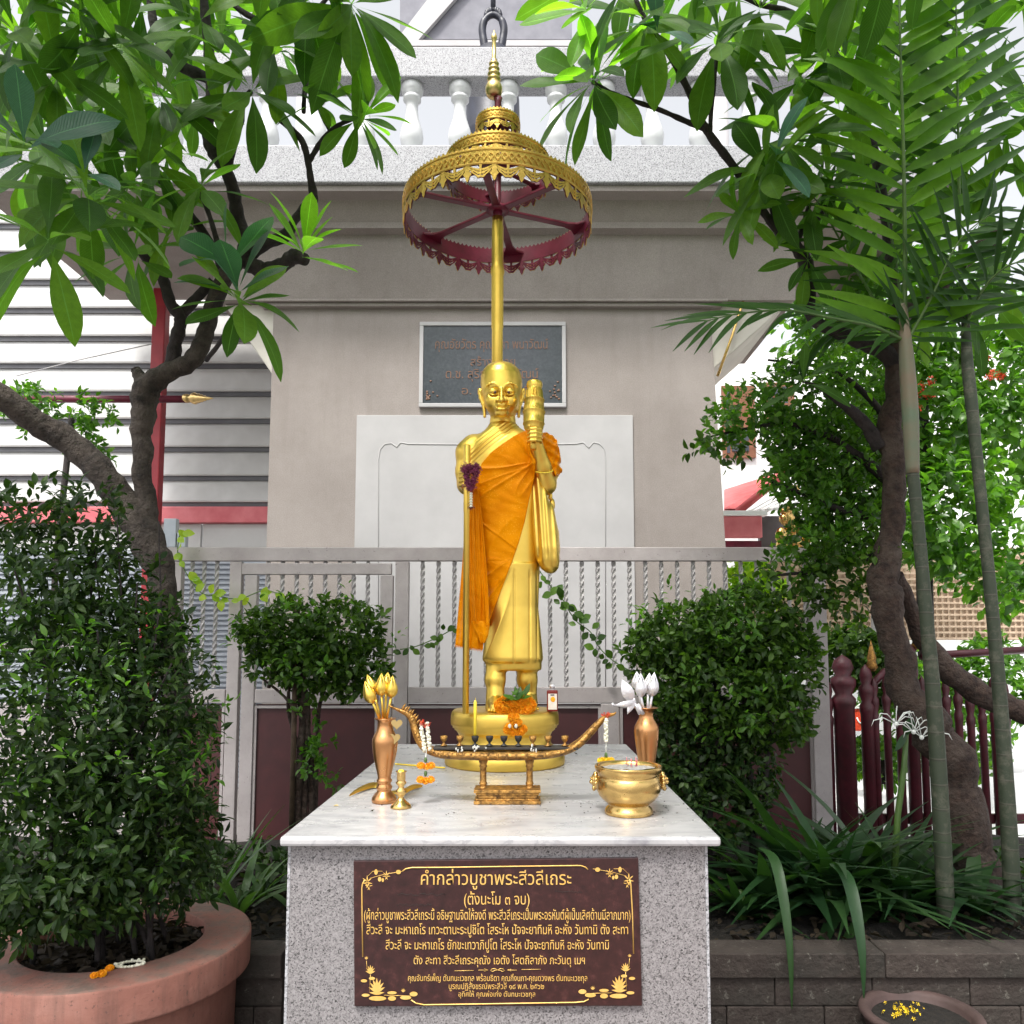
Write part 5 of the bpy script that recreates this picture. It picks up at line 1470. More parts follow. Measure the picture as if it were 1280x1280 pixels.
flatleaf(m, P(790, 877, Yv), P(777, 849, Yv), .022, -.01); flatleaf(m, P(795, 877, Yv), P(767, 882, Yv - .02), .011, -.02); flatleaf(m, P(793, 873, Yv), P(784, 893, Yv - .01), .012)
m.tube([P(767, 882, Yv - .02), P(765, 879, Yv - .02)], .005, 6); m.tube([P(800, 893, Yv), P(792, 876, Yv)], .006, 6); m.tube([P(804, 893, Yv), P(797, 880, Yv)], .007, 6)
sl_ = m.build('silver_lotus_leaf', silver); tag(sl_, 'opened silver white lotus petals bending left out of the right copper vase', 'flower')

# --- brass incense pot
pb_ = at_slab(786, 1011)
pot = empty('incense_pot', pb_, 'round polished brass incense pot with lion head handles at the right of the slab', 'incense pot')
POT = [(1017, 0), (1017, 29), (1014, 29.5), (1010, 28), (1007, 25), (1005, 24.5), (1003, 27), (999, 32), (994, 36), (988, 38.6), (982, 39.2), (976, 38.2), (972, 37.4), (971, 36), (968, 36.4), (966, 38.4), (962, 40.6), (958, 41), (956.5, 40.4), (957, 38), (960, 36.6), (964, 35), (966, 34)]
lathe_px('pot_body', brass, 786, 1017, POT, pot, 56)
kk = pb_.y / FPX
zt_ = P(786, 963, pb_.y).z - P(786, 1017, pb_.y).z + ZS
m = MB(); V = []; F = []
nr, na = 8, 36
for i in range(nr + 1):
    for j in range(na):
        q = 2 * PI * j / na; r = 35.5 * kk * i / nr
        V.append((pb_.x + r * math.cos(q), pb_.y + r * math.sin(q), zt_ + random.uniform(-.002, .002)))
F = [(i * na + j, i * na + (j + 1) % na, (i + 1) * na + (j + 1) % na, (i + 1) * na + j) for i in range(nr) for j in range(na)]
m.add(V, F, True); m.build('ash', M_noise('incense_ash', (.26, .24, .22), (.46, .44, .42), 90, .9, .8, 120, .006, spots=.60, spotc=(.08, .06, .05)), pot)
m = MB()
for s, cx in ((-1, 745), (1, 829)):
    c = Vector((pb_.x + s * 41.5 * kk, pb_.y - .012, P(786, 981, pb_.y).z - P(786, 1017, pb_.y).z + ZS))
    mm = m if False else MB()
    mm.ball(c, .014, .018, .022, 10, 8)
    for k in range(11):
        q = 2 * PI * k / 11; mm.ball(c + Vector((s * -.002, .018 * math.cos(q) - .002, .021 * math.sin(q))), .008, .007, .008, 7, 5)
    mm.ball(c + Vector((s * .011, -.004, -.004)), .008, .009, .007, 8, 6); mm.ball(c + Vector((s * .012, -.009, .007)), .004, .004, .004, 6, 5); mm.ball(c + Vector((s * .012, .005, .007)), .004, .004, .004, 6, 5)
    mm.ball(c + Vector((s * .004, -.004, -.024)), .007, .007, .009, 7, 5)
    mm.build('lion_head', brass, pot)
m = MB()
for k in range(7):
    a = Vector((pb_.x + random.uniform(-.01, .03), pb_.y + random.uniform(-.04, .03), zt_ - .003)); m.tube([a, a + Vector((random.uniform(-.003, .003), 0, random.uniform(.015, .035)))], .0012, 5)
ins_ = m.build('incense_stub', pinkbeam); tag(ins_, 'burnt pink incense sticks standing in the ash of the brass pot', 'incense')

# --- barge shaped candle holder
bb = at_slab(634, 1004); YB_ = bb.y + .02
boat = empty('barge_candle_holder', bb, 'long worn gilded barge shaped candle holder with swan bow on two short posts', 'candle holder')
Z0b = P(634, 1006, YB_).z; dzb = ZS - Z0b
def B_(px, py, dy=0): return P(px, py, YB_ + dy) + Vector((0, 0, dzb * 0))
hull = [(486, 882, .004, .004), (493, 885, .006, .005), (501, 888.5, .009, .007), (509, 892, .013, .010), (515, 899, .016, .012), (518, 909, .017, .014), (523, 922, .019, .018), (531, 933, .021, .026), (544, 939.5, .021, .036), (560, 942, .023, .044), (590, 943, .024, .05), (634, 943.5, .024, .052), (680, 942, .023, .05), (706, 938, .019, .042), (722, 930, .020, .032), (735, 918, .019, .022), (745, 907, .017, .016), (754, 898, .013, .012), (761, 894, .010, .009), (767, 892.5, .007, .007), (770, 890, .003, .003)]
hs_ = spline(hull, 4); V = []; nn = 16
for i, (px, py, hr, wr_) in enumerate(hs_):
    p = B_(px, py); q0 = B_(*hs_[max(i - 1, 0)][:2]); q1 = B_(*hs_[min(i + 1, len(hs_) - 1)][:2]); t = (q1 - q0).normalized(); up = Vector((0, 1, 0)).cross(t) * -1
    if up.z < 0 and abs(t.x) > .3: up = -up
    for k in range(nn):
        q = 2 * PI * k / nn
        sq = math.sin(q)
        V.append(p + up * hr * .78 * (sq if sq < 0 else min(sq, .75)) + Vector((0, 1, 0)) * wr_ * math.cos(q) * (1.0 if sq > -.2 else .8))
F = [(i * nn + k, i * nn + (k + 1) % nn, (i + 1) * nn + (k + 1) % nn, (i + 1) * nn + k) for i in range(len(hs_) - 1) for k in range(nn)] + [tuple(range(nn - 1, -1, -1)), tuple(range((len(hs_) - 1) * nn, len(hs_) * nn))]
m = MB(); m.add(V, F, True); m.build('hull', worn, boat)
m = MB()  # carved bow crest, feather scales and side band
for k in range(9):
    px = 503 + k * 2.6; py = 884 + k * 1.9 + (k > 4) * (k - 4) * 1.5
    a = B_(px, py + 3); b = B_(px + 4.5, py - 5 + (k % 2) * 2)
    m.tube([a, a * .5 + b * .5 + Vector((0, 0, .002)), b], [.0055, .004, .0006], 6)
for k in range(60):
    t = 500 + k * 2; i = min(range(len(hs_)), key=lambda q: abs(hs_[q][0] - (512 + k * 3.9))); px, py, hr, wr_ = hs_[i]
    p = B_(px, py); m.ball(p + Vector((0, -wr_ * .93, random.uniform(-.2, .3) * hr)), .0052, .004, .0042, 6, 4)
tag(m.build('carving', worn, boat), kind='stuff')
m = MB(); a = B_(543, 933.5); b = B_(722, 931)
m.box((a.x, YB_ - .034, a.z - .006), (b.x, YB_ + .034, a.z + .002)); m.build('soot_tray', black, boat, bevel=.002)
zt_tray = a.z + .004
for px in (604, 662):
    x = B_(px, 970).x; z0 = P(px, 989, YB_).z; z1_ = P(px, 948, YB_).z; h = z1_ - z0; r = 5.2 * YB_ / FPX
    m = MB(); m.lathe([(r * 1.15, 0), (r * 1.15, .08 * h), (r * .85, .10 * h), (r * .8, .2 * h), (r, .24 * h), (r * .78, .3 * h), (r * .76, .72 * h), (r, .76 * h), (r * .8, .82 * h), (r * 1.05, .9 * h), (r * 1.05, h)], (x, YB_, z0), 14); m.build('post', worn, boat)
a = P(592, 1008, YB_ - .05); b = P(676, 990, YB_ - .05)
m = MB(); hB = b.z - a.z
for i, (g, z0, z1_) in enumerate(((0, 0, .22), (.006, .22, .38), (.012, .38, .62), (.006, .62, .78), (.0, .78, 1.0))):
    m.box((a.x + g, YB_ - .05 + g, ZS + hB * z0 + (.0002 if i else 0)), (b.x - g, YB_ + .05 - g, ZS + hB * z1_))
m.build('base', worn, boat, bevel=.0015)
for i, px in enumerate((555, 575, 594, 612, 630, 648, 666, 685, 706)):
    x = B_(px, 925).x; off = random.uniform(-.004, .004)
    prof = [(.012, 0), (.011, .003), (.004, .007), (.004, .012), (.009, .017), (.0115, .024), (.0125, .031), (.0112, .033), (.0095, .03), (.007, .02), (0, .018)]
    m = MB(); m.lathe(prof, (x, YB_ - .006 + off, zt_tray), 12); m.build('candle_cup', worn if i in (0, 1, 6, 7, 8) else black, boat)
m = MB()
for k in range(34):
    m.ball((B_(random.choice((594, 594, 600, 575, 666)) + random.gauss(0, 3.5), 930).x, YB_ + random.uniform(-.045, -.02), zt_tray - random.uniform(-.003, .016)), .0024, .0022, random.uniform(.002, .008), 6, 5)
wx = m.build('wax_drips', thread, boat); tag(wx, kind='stuff')
m = MB(); c = B_(594, 918); m.lathe([(.0058, P(594, 919, YB_).z), (.0056, P(594, 878, YB_).z), (.003, P(594, 875.5, YB_).z), (0, P(594, 875, YB_).z)], (c.x, YB_ - .006, 0), 12)
m.tube([(c.x, YB_ - .006, P(594, 876, YB_).z), (c.x + .001, YB_ - .006, P(594, 872, YB_).z)], .0008, 4)
cd = m.build('yellow_candle', candle_y); tag(cd, 'thin unlit yellow candle standing in a cup of the gilded barge', 'candle')

# --- garlands hanging from bow and stern
g1 = empty('jasmine_garland', B_(533, 975, -.03), 'white jasmine garland with two orange marigold tassels hanging from the barge bow', 'garland')
m = MB()
for (xa_, ya_, xb_, yb_) in ((526, 906, 531, 938), (534, 905, 537, 936)):
    for k in range(9):
        t = k / 8; px = xa_ + (xb_ - xa_) * t; py = ya_ + (yb_ - ya_) * t
        for q in range(5): m.ball(B_(px + random.uniform(-1.6, 1.6), py + random.uniform(-1.5, 1.5), -.03 + random.uniform(-.006, .006)), .0048, .0042, .005, 7, 5)
m.build('jasmine_strand', jasmine, g1)
m = MB()
for k in range(14): floret(m, B_(530 + random.gauss(0, 3.5), 905 + random.gauss(0, 1.5), -.035), .008)
m.build('red_ribbon', crate_red, g1)
m = MB(); m.tube([B_(533, 936, -.03), B_(532, 950, -.03), B_(531.5, 972, -.03)], .0018, 5); m.build('thread', thread, g1)
for (px, py) in ((526, 957), (533, 958), (539, 957), (525.5, 974.5), (532, 976), (538.5, 974.5)):
    m = MB(); marigold(m, B_(px, py, -.032 + random.uniform(-.006, .006)), .0135); m.build('marigold', orange_f if random.random() < .6 else yellow_f, g1)
m = MB()
for py in (950, 967): m.ball(B_(532, py, -.03), .0055, .0055, .010, 8, 6)
m.build('calyx', leaf_vein_green, g1)
g2 = empty('jasmine_garland', B_(757, 950, -.03), 'white jasmine garland with one yellow marigold tassel hanging from the barge stern', 'garland')
m = MB()
for k in range(14):
    for q in range(4): m.ball(B_(757.5 + random.uniform(-1.6, 1.6), 899 + k * 2.1, -.02 + random.uniform(-.005, .005)), .0045, .004, .0045, 7, 5)
m.build('jasmine_strand', jasmine, g2)
m = MB()
for k in range(16): floret(m, B_(757 + random.gauss(0, 2.5), 894 + random.gauss(0, 1.4), -.018), .006)
m.build('red_ribbon', crate_red, g2)
m = MB(); m.tube([B_(757.5, 928, -.02), B_(757.5, 943, -.02)], .0016, 5); m.build('thread', thread, g2)
for px in (751.5, 757.5, 763.5):
    m = MB(); marigold(m, B_(px, 950.5 - (px == 757.5) * .8, -.02), .0130); m.build('marigold', yellow_f, g2)
m = MB(); m.ball(B_(757.5, 944.5, -.02), .0055, .0055, .012, 8, 6); m.build('calyx', leaf_vein_green, g2)

# --- marigold garland at the monk's feet, leaf sprig, medicine bottle
YM = YC - .17
mg = empty('marigold_garland', P(643, 893, YM), 'thick orange marigold garland heaped at the feet of the gold statue', 'garland')
ring_pts = spline([(624, 882), (627, 888), (634, 890), (641, 890), (650, 889), (660, 887), (665, 881), (660, 876), (652, 877), (645, 881), (638, 877), (630, 876), (624, 882)], 2)
first = None
for i, (px, py) in enumerate([tuple(p) for p in ring_pts]):
    c = P(px + random.uniform(-1, 1), py + random.uniform(-1, 1), YM - .01 + random.uniform(-.02, .02))
    if i < 3:
        m = MB(); marigold(m, c, .0235, 60); o = m.build('marigold', orange_f, mg, c); first = (first or []) + [o]
    else: copy_piece(random.choice(first), mg, c, rot=(random.random() * 6, random.random() * 6, random.random() * 6))
Yh = YC - .255
for (px, py) in ((640, 896), (645, 897), (642, 903), (648, 903), (634, 913), (640, 915), (646, 916), (652, 914), (655, 911), (636, 909)):
    c = P(px, py, Yh + random.uniform(-.01, .01)); copy_piece(random.choice(first), mg, c, rot=(random.random() * 6, random.random() * 6, random.random() * 6), scale=(.74,) * 3)
m = MB()
for px in (637, 645): m.ball(P(px, 907.5, Yh - .02), .007, .006, .009, 8, 6)
m.build('jasmine_bead', jasmine, mg)
def leafmesh(L, W, nv=6, nu=1, droop=.25, fold=.15, curl=0, tipw=1.0, name='leaf', mat=None, pow_=1.0, petiole=0, ob=False, bend=0):
    V = []; UV = []
    for j in range(nv + 1):
        t = j / nv; w = W * .5 * (math.sin(PI * (.03 + .94 * t) ** pow_) if not ob else (.06 + math.sin(PI * t ** 1.55) ** .8 if t < 1 else .03))
        y = L * (t - .08 * droop * t * t) + petiole; z = -droop * L * t * t
        for i in range(-nu, nu + 1):
            s = i / nu; V.append((s * w + bend * t * t, y, z + abs(s) * w * fold + curl * math.sin(t * 9 + s * 2) * w)); UV.append((.5 + s * .5, t))
    n = 2 * nu + 1
    F = [(j * n + i, j * n + i + 1, (j + 1) * n + i + 1, (j + 1) * n + i) for j in range(nv) for i in range(n - 1)]
    if petiole:
        b = len(V); V += [(-.0035, 0, 0), (.0035, 0, 0), (.0035, petiole * 1.1, 0.002), (-.0035, petiole * 1.1, 0.002)]; UV += [(.5, 0)] * 4; F.append((b, b + 1, b + 2, b + 3))
    uv = [UV[i] for f in F for i in f]
    me = mesh_np(name, V, F, mat, uv); return me
def frame_from(d, up):
    """rotation with local +Y along d and +Z near up"""
    d = Vector(d).normalized(); up = Vector(up)
    x = d.cross(up)
    if x.length < 1e-3: x = d.orthogonal()
    x.normalize(); z = x.cross(d)
    return Matrix((x, d, z)).transposed()
sp_me = leafmesh(.05, .02, 5, 1, .2, .2, mat=lf_light)
sprig = empty('leaf_sprig', P(650, 872, YM), 'small green leafy sprig tucked on top of the orange marigold garland', 'leaves')
for k in range(15):
    o = obj_me('leaf', sp_me, sprig, P(648 + random.uniform(-10, 8), 873 + random.uniform(-3, 3), YM - .03))
    o.rotation_euler = frame_from((random.uniform(-1, 1), random.uniform(-.6, .2), random.uniform(0, .9)), (0, -.7, .6)).to_euler(); o.scale = (random.uniform(.7, 1.2),) * 3
btl = empty('medicine_bottle', P(690, 888, YM + .03), 'small dark red bottle with white screw cap standing on the round base', 'bottle')
a = P(683.5, 888, YC - .1); b = P(697, 860, YC - .1); w2 = (b.x - a.x) / 2; cxx = (a.x + b.x) / 2
bz = TOPZ + .001; hb_ = b.z - a.z
m = MB(); m.box((cxx - w2, YC - .12, bz), (cxx + w2, YC - .09, bz + hb_ * .96)); bo = m.build('bottle_body', M_noise('dark_red_syrup_glass', (.16, .012, .008), (.20, .02, .012), 4, .12, 0), btl, bevel=.005)
m = MB(); m.lathe([(.011, 0), (.011, .004), (.0085, .006), (.0085, .009)], (cxx, YC - .105, bz + hb_ * .96), 16); m.build('neck', white_paint, btl)
m = MB(); m.lathe([(.0115, .0), (.0115, .014), (.010, .016), (0, .016)], (cxx, YC - .105, bz + hb_ * .96 + .007), 20); m.build('cap', silver, btl)
m = MB(); m.box((cxx - w2 * .78, YC - .1215, bz + hb_ * .10), (cxx + w2 * .82, YC - .1203, bz + hb_ * .80)); lb = m.build('paper_label', M_noise('cream_label', (.70, .62, .52), (.80, .74, .66), 30, .6, 0), btl)
m = MB(); m.ball((cxx + .002, YC - .122, bz + hb_ * .55), .010, .001, .012, 10, 6); m.build('orange_print', orange_f, btl)
m = MB(); m.box((cxx - .008, YC - .1225, bz + hb_ * .72), (cxx + .008, YC - .1218, bz + hb_ * .77)); m.build('label_band', black, btl)
# --- ash, wax crumbs and petals scattered over the slab
m = MB()
for k in range(150):
    if k < 80: c = Vector((pb_.x + random.gauss(0, .12), pb_.y + random.gauss(0, .07), ZS))
    else: c = Vector((random.uniform(SX0 + .08, SX1 - .08), random.uniform(YF + .06, YBk - .1), ZS))
    if math.hypot(c.x - pb_.x, c.y - pb_.y) < .085: continue
    r_ = random.uniform(.0012, .0034); m.ball(c, r_, r_ * random.uniform(.5, 1.6), r_ * .4, 5, 3)
tag(m.build('ash_crumbs', concrete_old), kind='stuff')
# --- bits lying on the marble
for px, py, lab, L in ((462, 1016, 'dark curled dead leaf lying on the marble in front of the left vase', .016), (723, 944, 'tiny dark dead leaf lying on the marble right of the barge', .022), (511, 936, 'dark seed husk lying at the far left of the marble', .012)):
    c = at_slab(px, py); me_ = leafmesh(L, L * .5, 4, 1, -.4, .6, .5, mat=lf_litter); o = obj_me('dead_leaf', me_, None, c + Vector((0, 0, .004))); o.rotation_euler = (0, 0, random.uniform(0, 6)); tag(o, lab, 'leaf')
c = at_slab(423, 1008); o = obj_me('yellow_petal', leafmesh(.018, .01, 4, 1, .1, .3, mat=yellow_f), None, c + Vector((0, 0, .003))); o.rotation_euler = (0, 0, 1.4); tag(o, 'single yellow petal lying near the left edge of the marble', 'petal')
m = MB(); m.tube([at_slab(494, 956) + Vector((0, 0, .004)), at_slab(556, 961) + Vector((0, 0, .004))], .0035, 6); tag(m.build('wooden_stick', candle_y), 'thin pale stick lying across the marble behind the candlestick', 'stick')

# ================================================================ PLANTS
def inst_mesh(name, tV, tF, mats, mat, tUV=None):
    """one mesh of many copies of template (tV, tF) under 4x4 / 3x4 transforms; mats: (n,3,4)"""
    tV = np.asarray(tV, np.float32); tF = np.asarray(tF, np.int32); mats = np.asarray(mats, np.float32)
    V = np.einsum('nij,vj->nvi', mats[:, :, :3], tV) + mats[:, None, :, 3]
    n = len(mats); F = tF[None] + (np.arange(n, dtype=np.int32) * len(tV))[:, None, None]
    uv = None
    if tUV is not None: uv = np.tile(np.asarray(tUV, np.float32)[tF.ravel()], (n, 1))
    return mesh_np(name, V.reshape(-1, 3), F.reshape(-1, tF.shape[1]), mat, uv)
# small leaf template: two folded halves, six quads
def small_leaf_template(w=.5, droop=.25):
    V = []; n = 3
    for j in range(n + 1):
        t = j / n; ww = w * .5 * [.10, .95, .85, .04][j]
        z = -droop * t * t
        V += [(-ww, t, z + ww * .35), (0, t, z), (ww, t, z + ww * .35)]
    F = [(j * 3 + i, j * 3 + i + 1, (j + 1) * 3 + i + 1, (j + 1) * 3 + i) for j in range(n) for i in (0, 1)]
    return V, F
def orient(n, d, up, size, pos, jit=.4):
    """(n,3,4) transforms from directions d, up vectors, sizes and positions"""
    d = d / (np.linalg.norm(d, axis=1, keepdims=True) + 1e-9)
    up = up + rng.normal(0, jit, up.shape)
    x = np.cross(d, up); x /= (np.linalg.norm(x, axis=1, keepdims=True) + 1e-9); z = np.cross(x, d)
    M = np.stack([x, d, z], 2) * size[:, None, None]
    return np.concatenate([M, pos[:, :, None]], 2)
def blob_points(n, blobs, shell=.5):
    """points in a union of ellipsoids (c, r), denser near the surface"""
    w = np.array([np.prod(b[1]) ** (2 / 3) for b in blobs]); w /= w.sum()
    k = rng.choice(len(blobs), n, p=w)
    C = np.array([b[0] for b in blobs])[k]; Rr = np.array([b[1] for b in blobs])[k]
    d = rng.normal(size=(n, 3)); d /= np.linalg.norm(d, axis=1, keepdims=True)
    r = 1 - (1 - rng.random(n) ** .5) * shell
    r *= 1 + .10 * np.sin(d[:, 0] * 7 + k) * np.cos(d[:, 2] * 6 + k * 2)
    return C + Rr * d * r[:, None], d
def bush_foliage(name, blobs, n, size, mat, parent, w=.5, shell=.55, up=.35, cluster=6, spread=.05):
    """leaves in small sprays: every spray has a shoot direction and several leaves round it"""
    ns = n // cluster
    p, d = blob_points(ns, blobs, shell)
    shoot = d + rng.normal(0, .45, d.shape) + np.array([0, 0, up]); shoot /= np.linalg.norm(shoot, axis=1, keepdims=True)
    t = rng.random((ns, cluster, 1)) * spread
    lat = rng.normal(size=(ns, cluster, 3)); lat /= np.linalg.norm(lat, axis=2, keepdims=True)
    pos = (p[:, None] + shoot[:, None] * t + lat * spread * .12).reshape(-1, 3)
    dd = (shoot[:, None] * .55 + lat * .9).reshape(-1, 3)
    upv = np.repeat(shoot, cluster, 0) * .6 + np.array([0, 0, .7])
    s = size * rng.uniform(.6, 1.15, len(pos))
    V, F = small_leaf_template(w)
    me = inst_mesh(name, V, F, orient(len(pos), dd, upv, s, pos), mat)
    o = obj_me(name, me, parent); tag(o, kind='stuff'); return o, p
def branch(mb, pts, rads, n=9, rough=.06, sub=5):
    sp = spline([tuple(p) + (r,) for p, r in zip(pts, rads)], sub)
    P_ = []; R_ = []
    for i, q in enumerate(sp):
        j = mnoise.noise_vector((q[0] * 7, q[1] * 7, q[2] * 7)) * q[3] * .35
        P_.append(Vector(q[:3]) + j); R_.append(q[3] * (1 + rough * math.sin(i * 2.1) + rough * random.uniform(-1, 1)))
    mb.tube(P_, R_, n)
    return P_
def px_branch(mb, pts, n=9, **k):
    """pts: (px, py, Y, width_px)"""
    return branch(mb, [P(a, b, y) for a, b, y, w in pts], [w * y / FPX / 2 for a, b, y, w in pts], n, **k)

# ---- big leaf meshes shared by all frangipani rosettes
FR = [leafmesh(1.0, .30, 10, 2, dr, .12, .05, mat=lf_frangi, petiole=.10, ob=True, bend=bn) for dr, bn in ((.08, .04), (.22, -.08), (.42, .03), (.15, .12), (.30, -.03), (.55, -.10))]
FRY = [leafmesh(1.0, .30, 9, 2, dr, .20, .03, mat=lf_frangi_y, petiole=.07, ob=True) for dr in (.05, .2)]
FRB = [leafmesh(1.0, .38, 9, 2, dr, .12, .04, mat=lf_frangi_b, petiole=.08, ob=True) for dr in (.1, .3)]
LEAFCOUNT = {}
def rosette(tree, c, ax, L, n=14, meshes=FR, open_=(25, 105), droop=.35, rnd=.22, azr=(0, 360)):
    c = Vector(c); ax = Vector(ax).normalized(); a = ax.orthogonal().normalized(); b = ax.cross(a)
    for k in range(n):
        az = R(azr[0] + (azr[1] - azr[0]) * ((k * .618034) % 1)) + random.uniform(-.15, .15)
        th = R(open_[0] + (open_[1] - open_[0]) * ((k + .5) / n)) + random.uniform(-.12, .12)
        d = ax * math.cos(th) + (a * math.cos(az) + b * math.sin(az)) * math.sin(th)
        d.z -= droop * random.uniform(.6, 1.3) * (k / n)
        d.normalize()
        up = ax * 1.0 + Vector((0, 0, .5)) + Vector((random.gauss(0, rnd), random.gauss(0, rnd), random.gauss(0, rnd)))
        s = L * random.uniform(.78, 1.1) * (.75 + .25 * min(1, (k + 3) / n * 1.6))
        o = obj_me('leaf', random.choice(meshes), tree, c - ax * random.uniform(0, .05) * (k / n))
        o.rotation_euler = frame_from(d, up).to_euler(); o.scale = (s * random.uniform(.85, 1.1), s, s)
        LEAFCOUNT[tree.name] = LEAFCOUNT.get(tree.name, 0) + 1
def tpx(a, b, Ya, Yb): return P(b[0], b[1], Yb) - P(a[0], a[1], Ya)

# ---- left frangipani
YT = 4.1
ft = empty('frangipani_tree', P(205, 1000, YT), 'old frangipani with thick forked trunk and large leaf rosettes at the left', 'tree')
m = MB()
px_branch(m, [(214, 1060, YT, 44), (216, 960, YT, 40), (218, 880, YT, 36), (214, 790, YT, 33), (202, 722, YT, 35), (181, 672, YT, 42), (162, 636, YT, 42), (132, 600, YT - .02, 36), (98, 560, YT - .05, 34), (60, 535, YT - .1, 33), (15, 505, YT - .2, 32), (-40, 470, YT - .3, 31)], 16)
px_branch(m, [(182, 664, YT, 30), (183, 630, YT, 26), (180, 590, YT, 24), (177, 545, YT, 25), (180, 510, YT, 32), (188, 484, YT, 32), (208, 468, YT, 26), (234, 452, YT, 23), (252, 432, YT, 22), (260, 405, YT, 20), (268, 375, YT, 20), (284, 342, YT, 21), (300, 324, YT, 21)], 14)
px_branch(m, [(186, 486, YT, 20), (176, 470, YT, 16), (170, 462, YT, 12)], 8)
m.build('trunk', bark, ft)
m = MB()
px_branch(m, [(300, 330, YT, 20), (306, 305, YT, 19), (300, 280, YT, 17), (292, 245, YT - .05, 17), (283, 215, YT - .1, 17), (268, 190, YT - .1, 18), (260, 168, YT - .1, 16), (264, 120, YT - .1, 15), (262, 70, YT - .15, 14), (256, 20, YT - .2, 13), (252, -40, YT - .2, 12)], 11)
px_branch(m, [(262, 98, YT - .1, 15), (240, 90, YT - .12, 15), (215, 75, YT - .15, 14), (198, 50, YT - .2, 12), (190, 15, YT - .2, 11), (187, -30, YT - .2, 10)], 9)
px_branch(m, [(286, 210, YT - .1, 9), (293, 180, YT - .1, 9), (301, 150, YT - .12, 9), (303, 130, YT - .15, 8), (314, 114, YT - .2, 7)], 8)
px_branch(m, [(310, 330, YT, 22), (330, 338, YT, 20), (352, 334, YT - .05, 18), (368, 322, YT - .1, 20), (384, 326, YT - .12, 14)], 10)
px_branch(m, [(314, 317, YT, 16), (335, 306, YT, 14), (357, 296, YT, 16), (368, 276, YT - .05, 11), (382, 258, YT - .05, 13), (392, 248, YT - .05, 13), (388, 222, YT - .1, 9), (384, 195, YT - .1, 9), (374, 170, YT - .1, 8), (350, 150, YT - .15, 7), (338, 135, YT - .2, 6)], 9)
px_branch(m, [(387, 200, YT - .1, 8), (400, 178, YT - .1, 7), (414, 164, YT - .1, 8), (430, 153, YT - .12, 6), (452, 146, YT - .15, 5)], 8)
px_branch(m, [(414, 166, YT - .1, 6), (404, 148, YT - .1, 5), (397, 130, YT - .12, 5)], 7)
px_branch(m, [(256, -30, YT, 10), (300, 12, YT - .1, 8), (335, 32, YT - .1, 8), (366, 46, YT - .1, 9), (376, 62, YT - .1, 10), (388, 85, YT - .1, 9), (382, 112, YT - .15, 7), (380, 140, YT - .2, 6)], 8)
px_branch(m, [(368, 46, YT - .1, 7), (390, 20, YT - .15, 6), (420, -15, YT - .2, 5)], 8)
px_branch(m, [(268, 385, YT, 18), (280, 345, YT, 14), (265, 310, YT - .05, 12), (235, 265, YT - .1, 12), (215, 240, YT - .1, 9), (200, 225, YT - .15, 8)], 9)
px_branch(m, [(278, 330, YT - .1, 8), (268, 290, YT - .15, 7), (258, 260, YT - .15, 6), (247, 238, YT - .2, 5)], 7)
px_branch(m, [(210, 466, YT, 19), (218, 430, YT, 17), (226, 398, YT - .05, 16), (212, 378, YT - .08, 15), (205, 350, YT - .1, 14), (192, 335, YT - .12, 13), (175, 315, YT - .2, 10)], 10)
px_branch(m, [(224, 395, YT - .03, 16), (245, 372, YT, 13), (266, 350, YT, 12)], 8)
px_branch(m, [(258, 450, YT - .05, 6), (272, 432, YT - .2, 6), (288, 405, YT - .4, 6), (300, 385, YT - .5, 6)], 7)
m.build('branch', bark_dark, ft)
dn = (0, -.35, -.6)
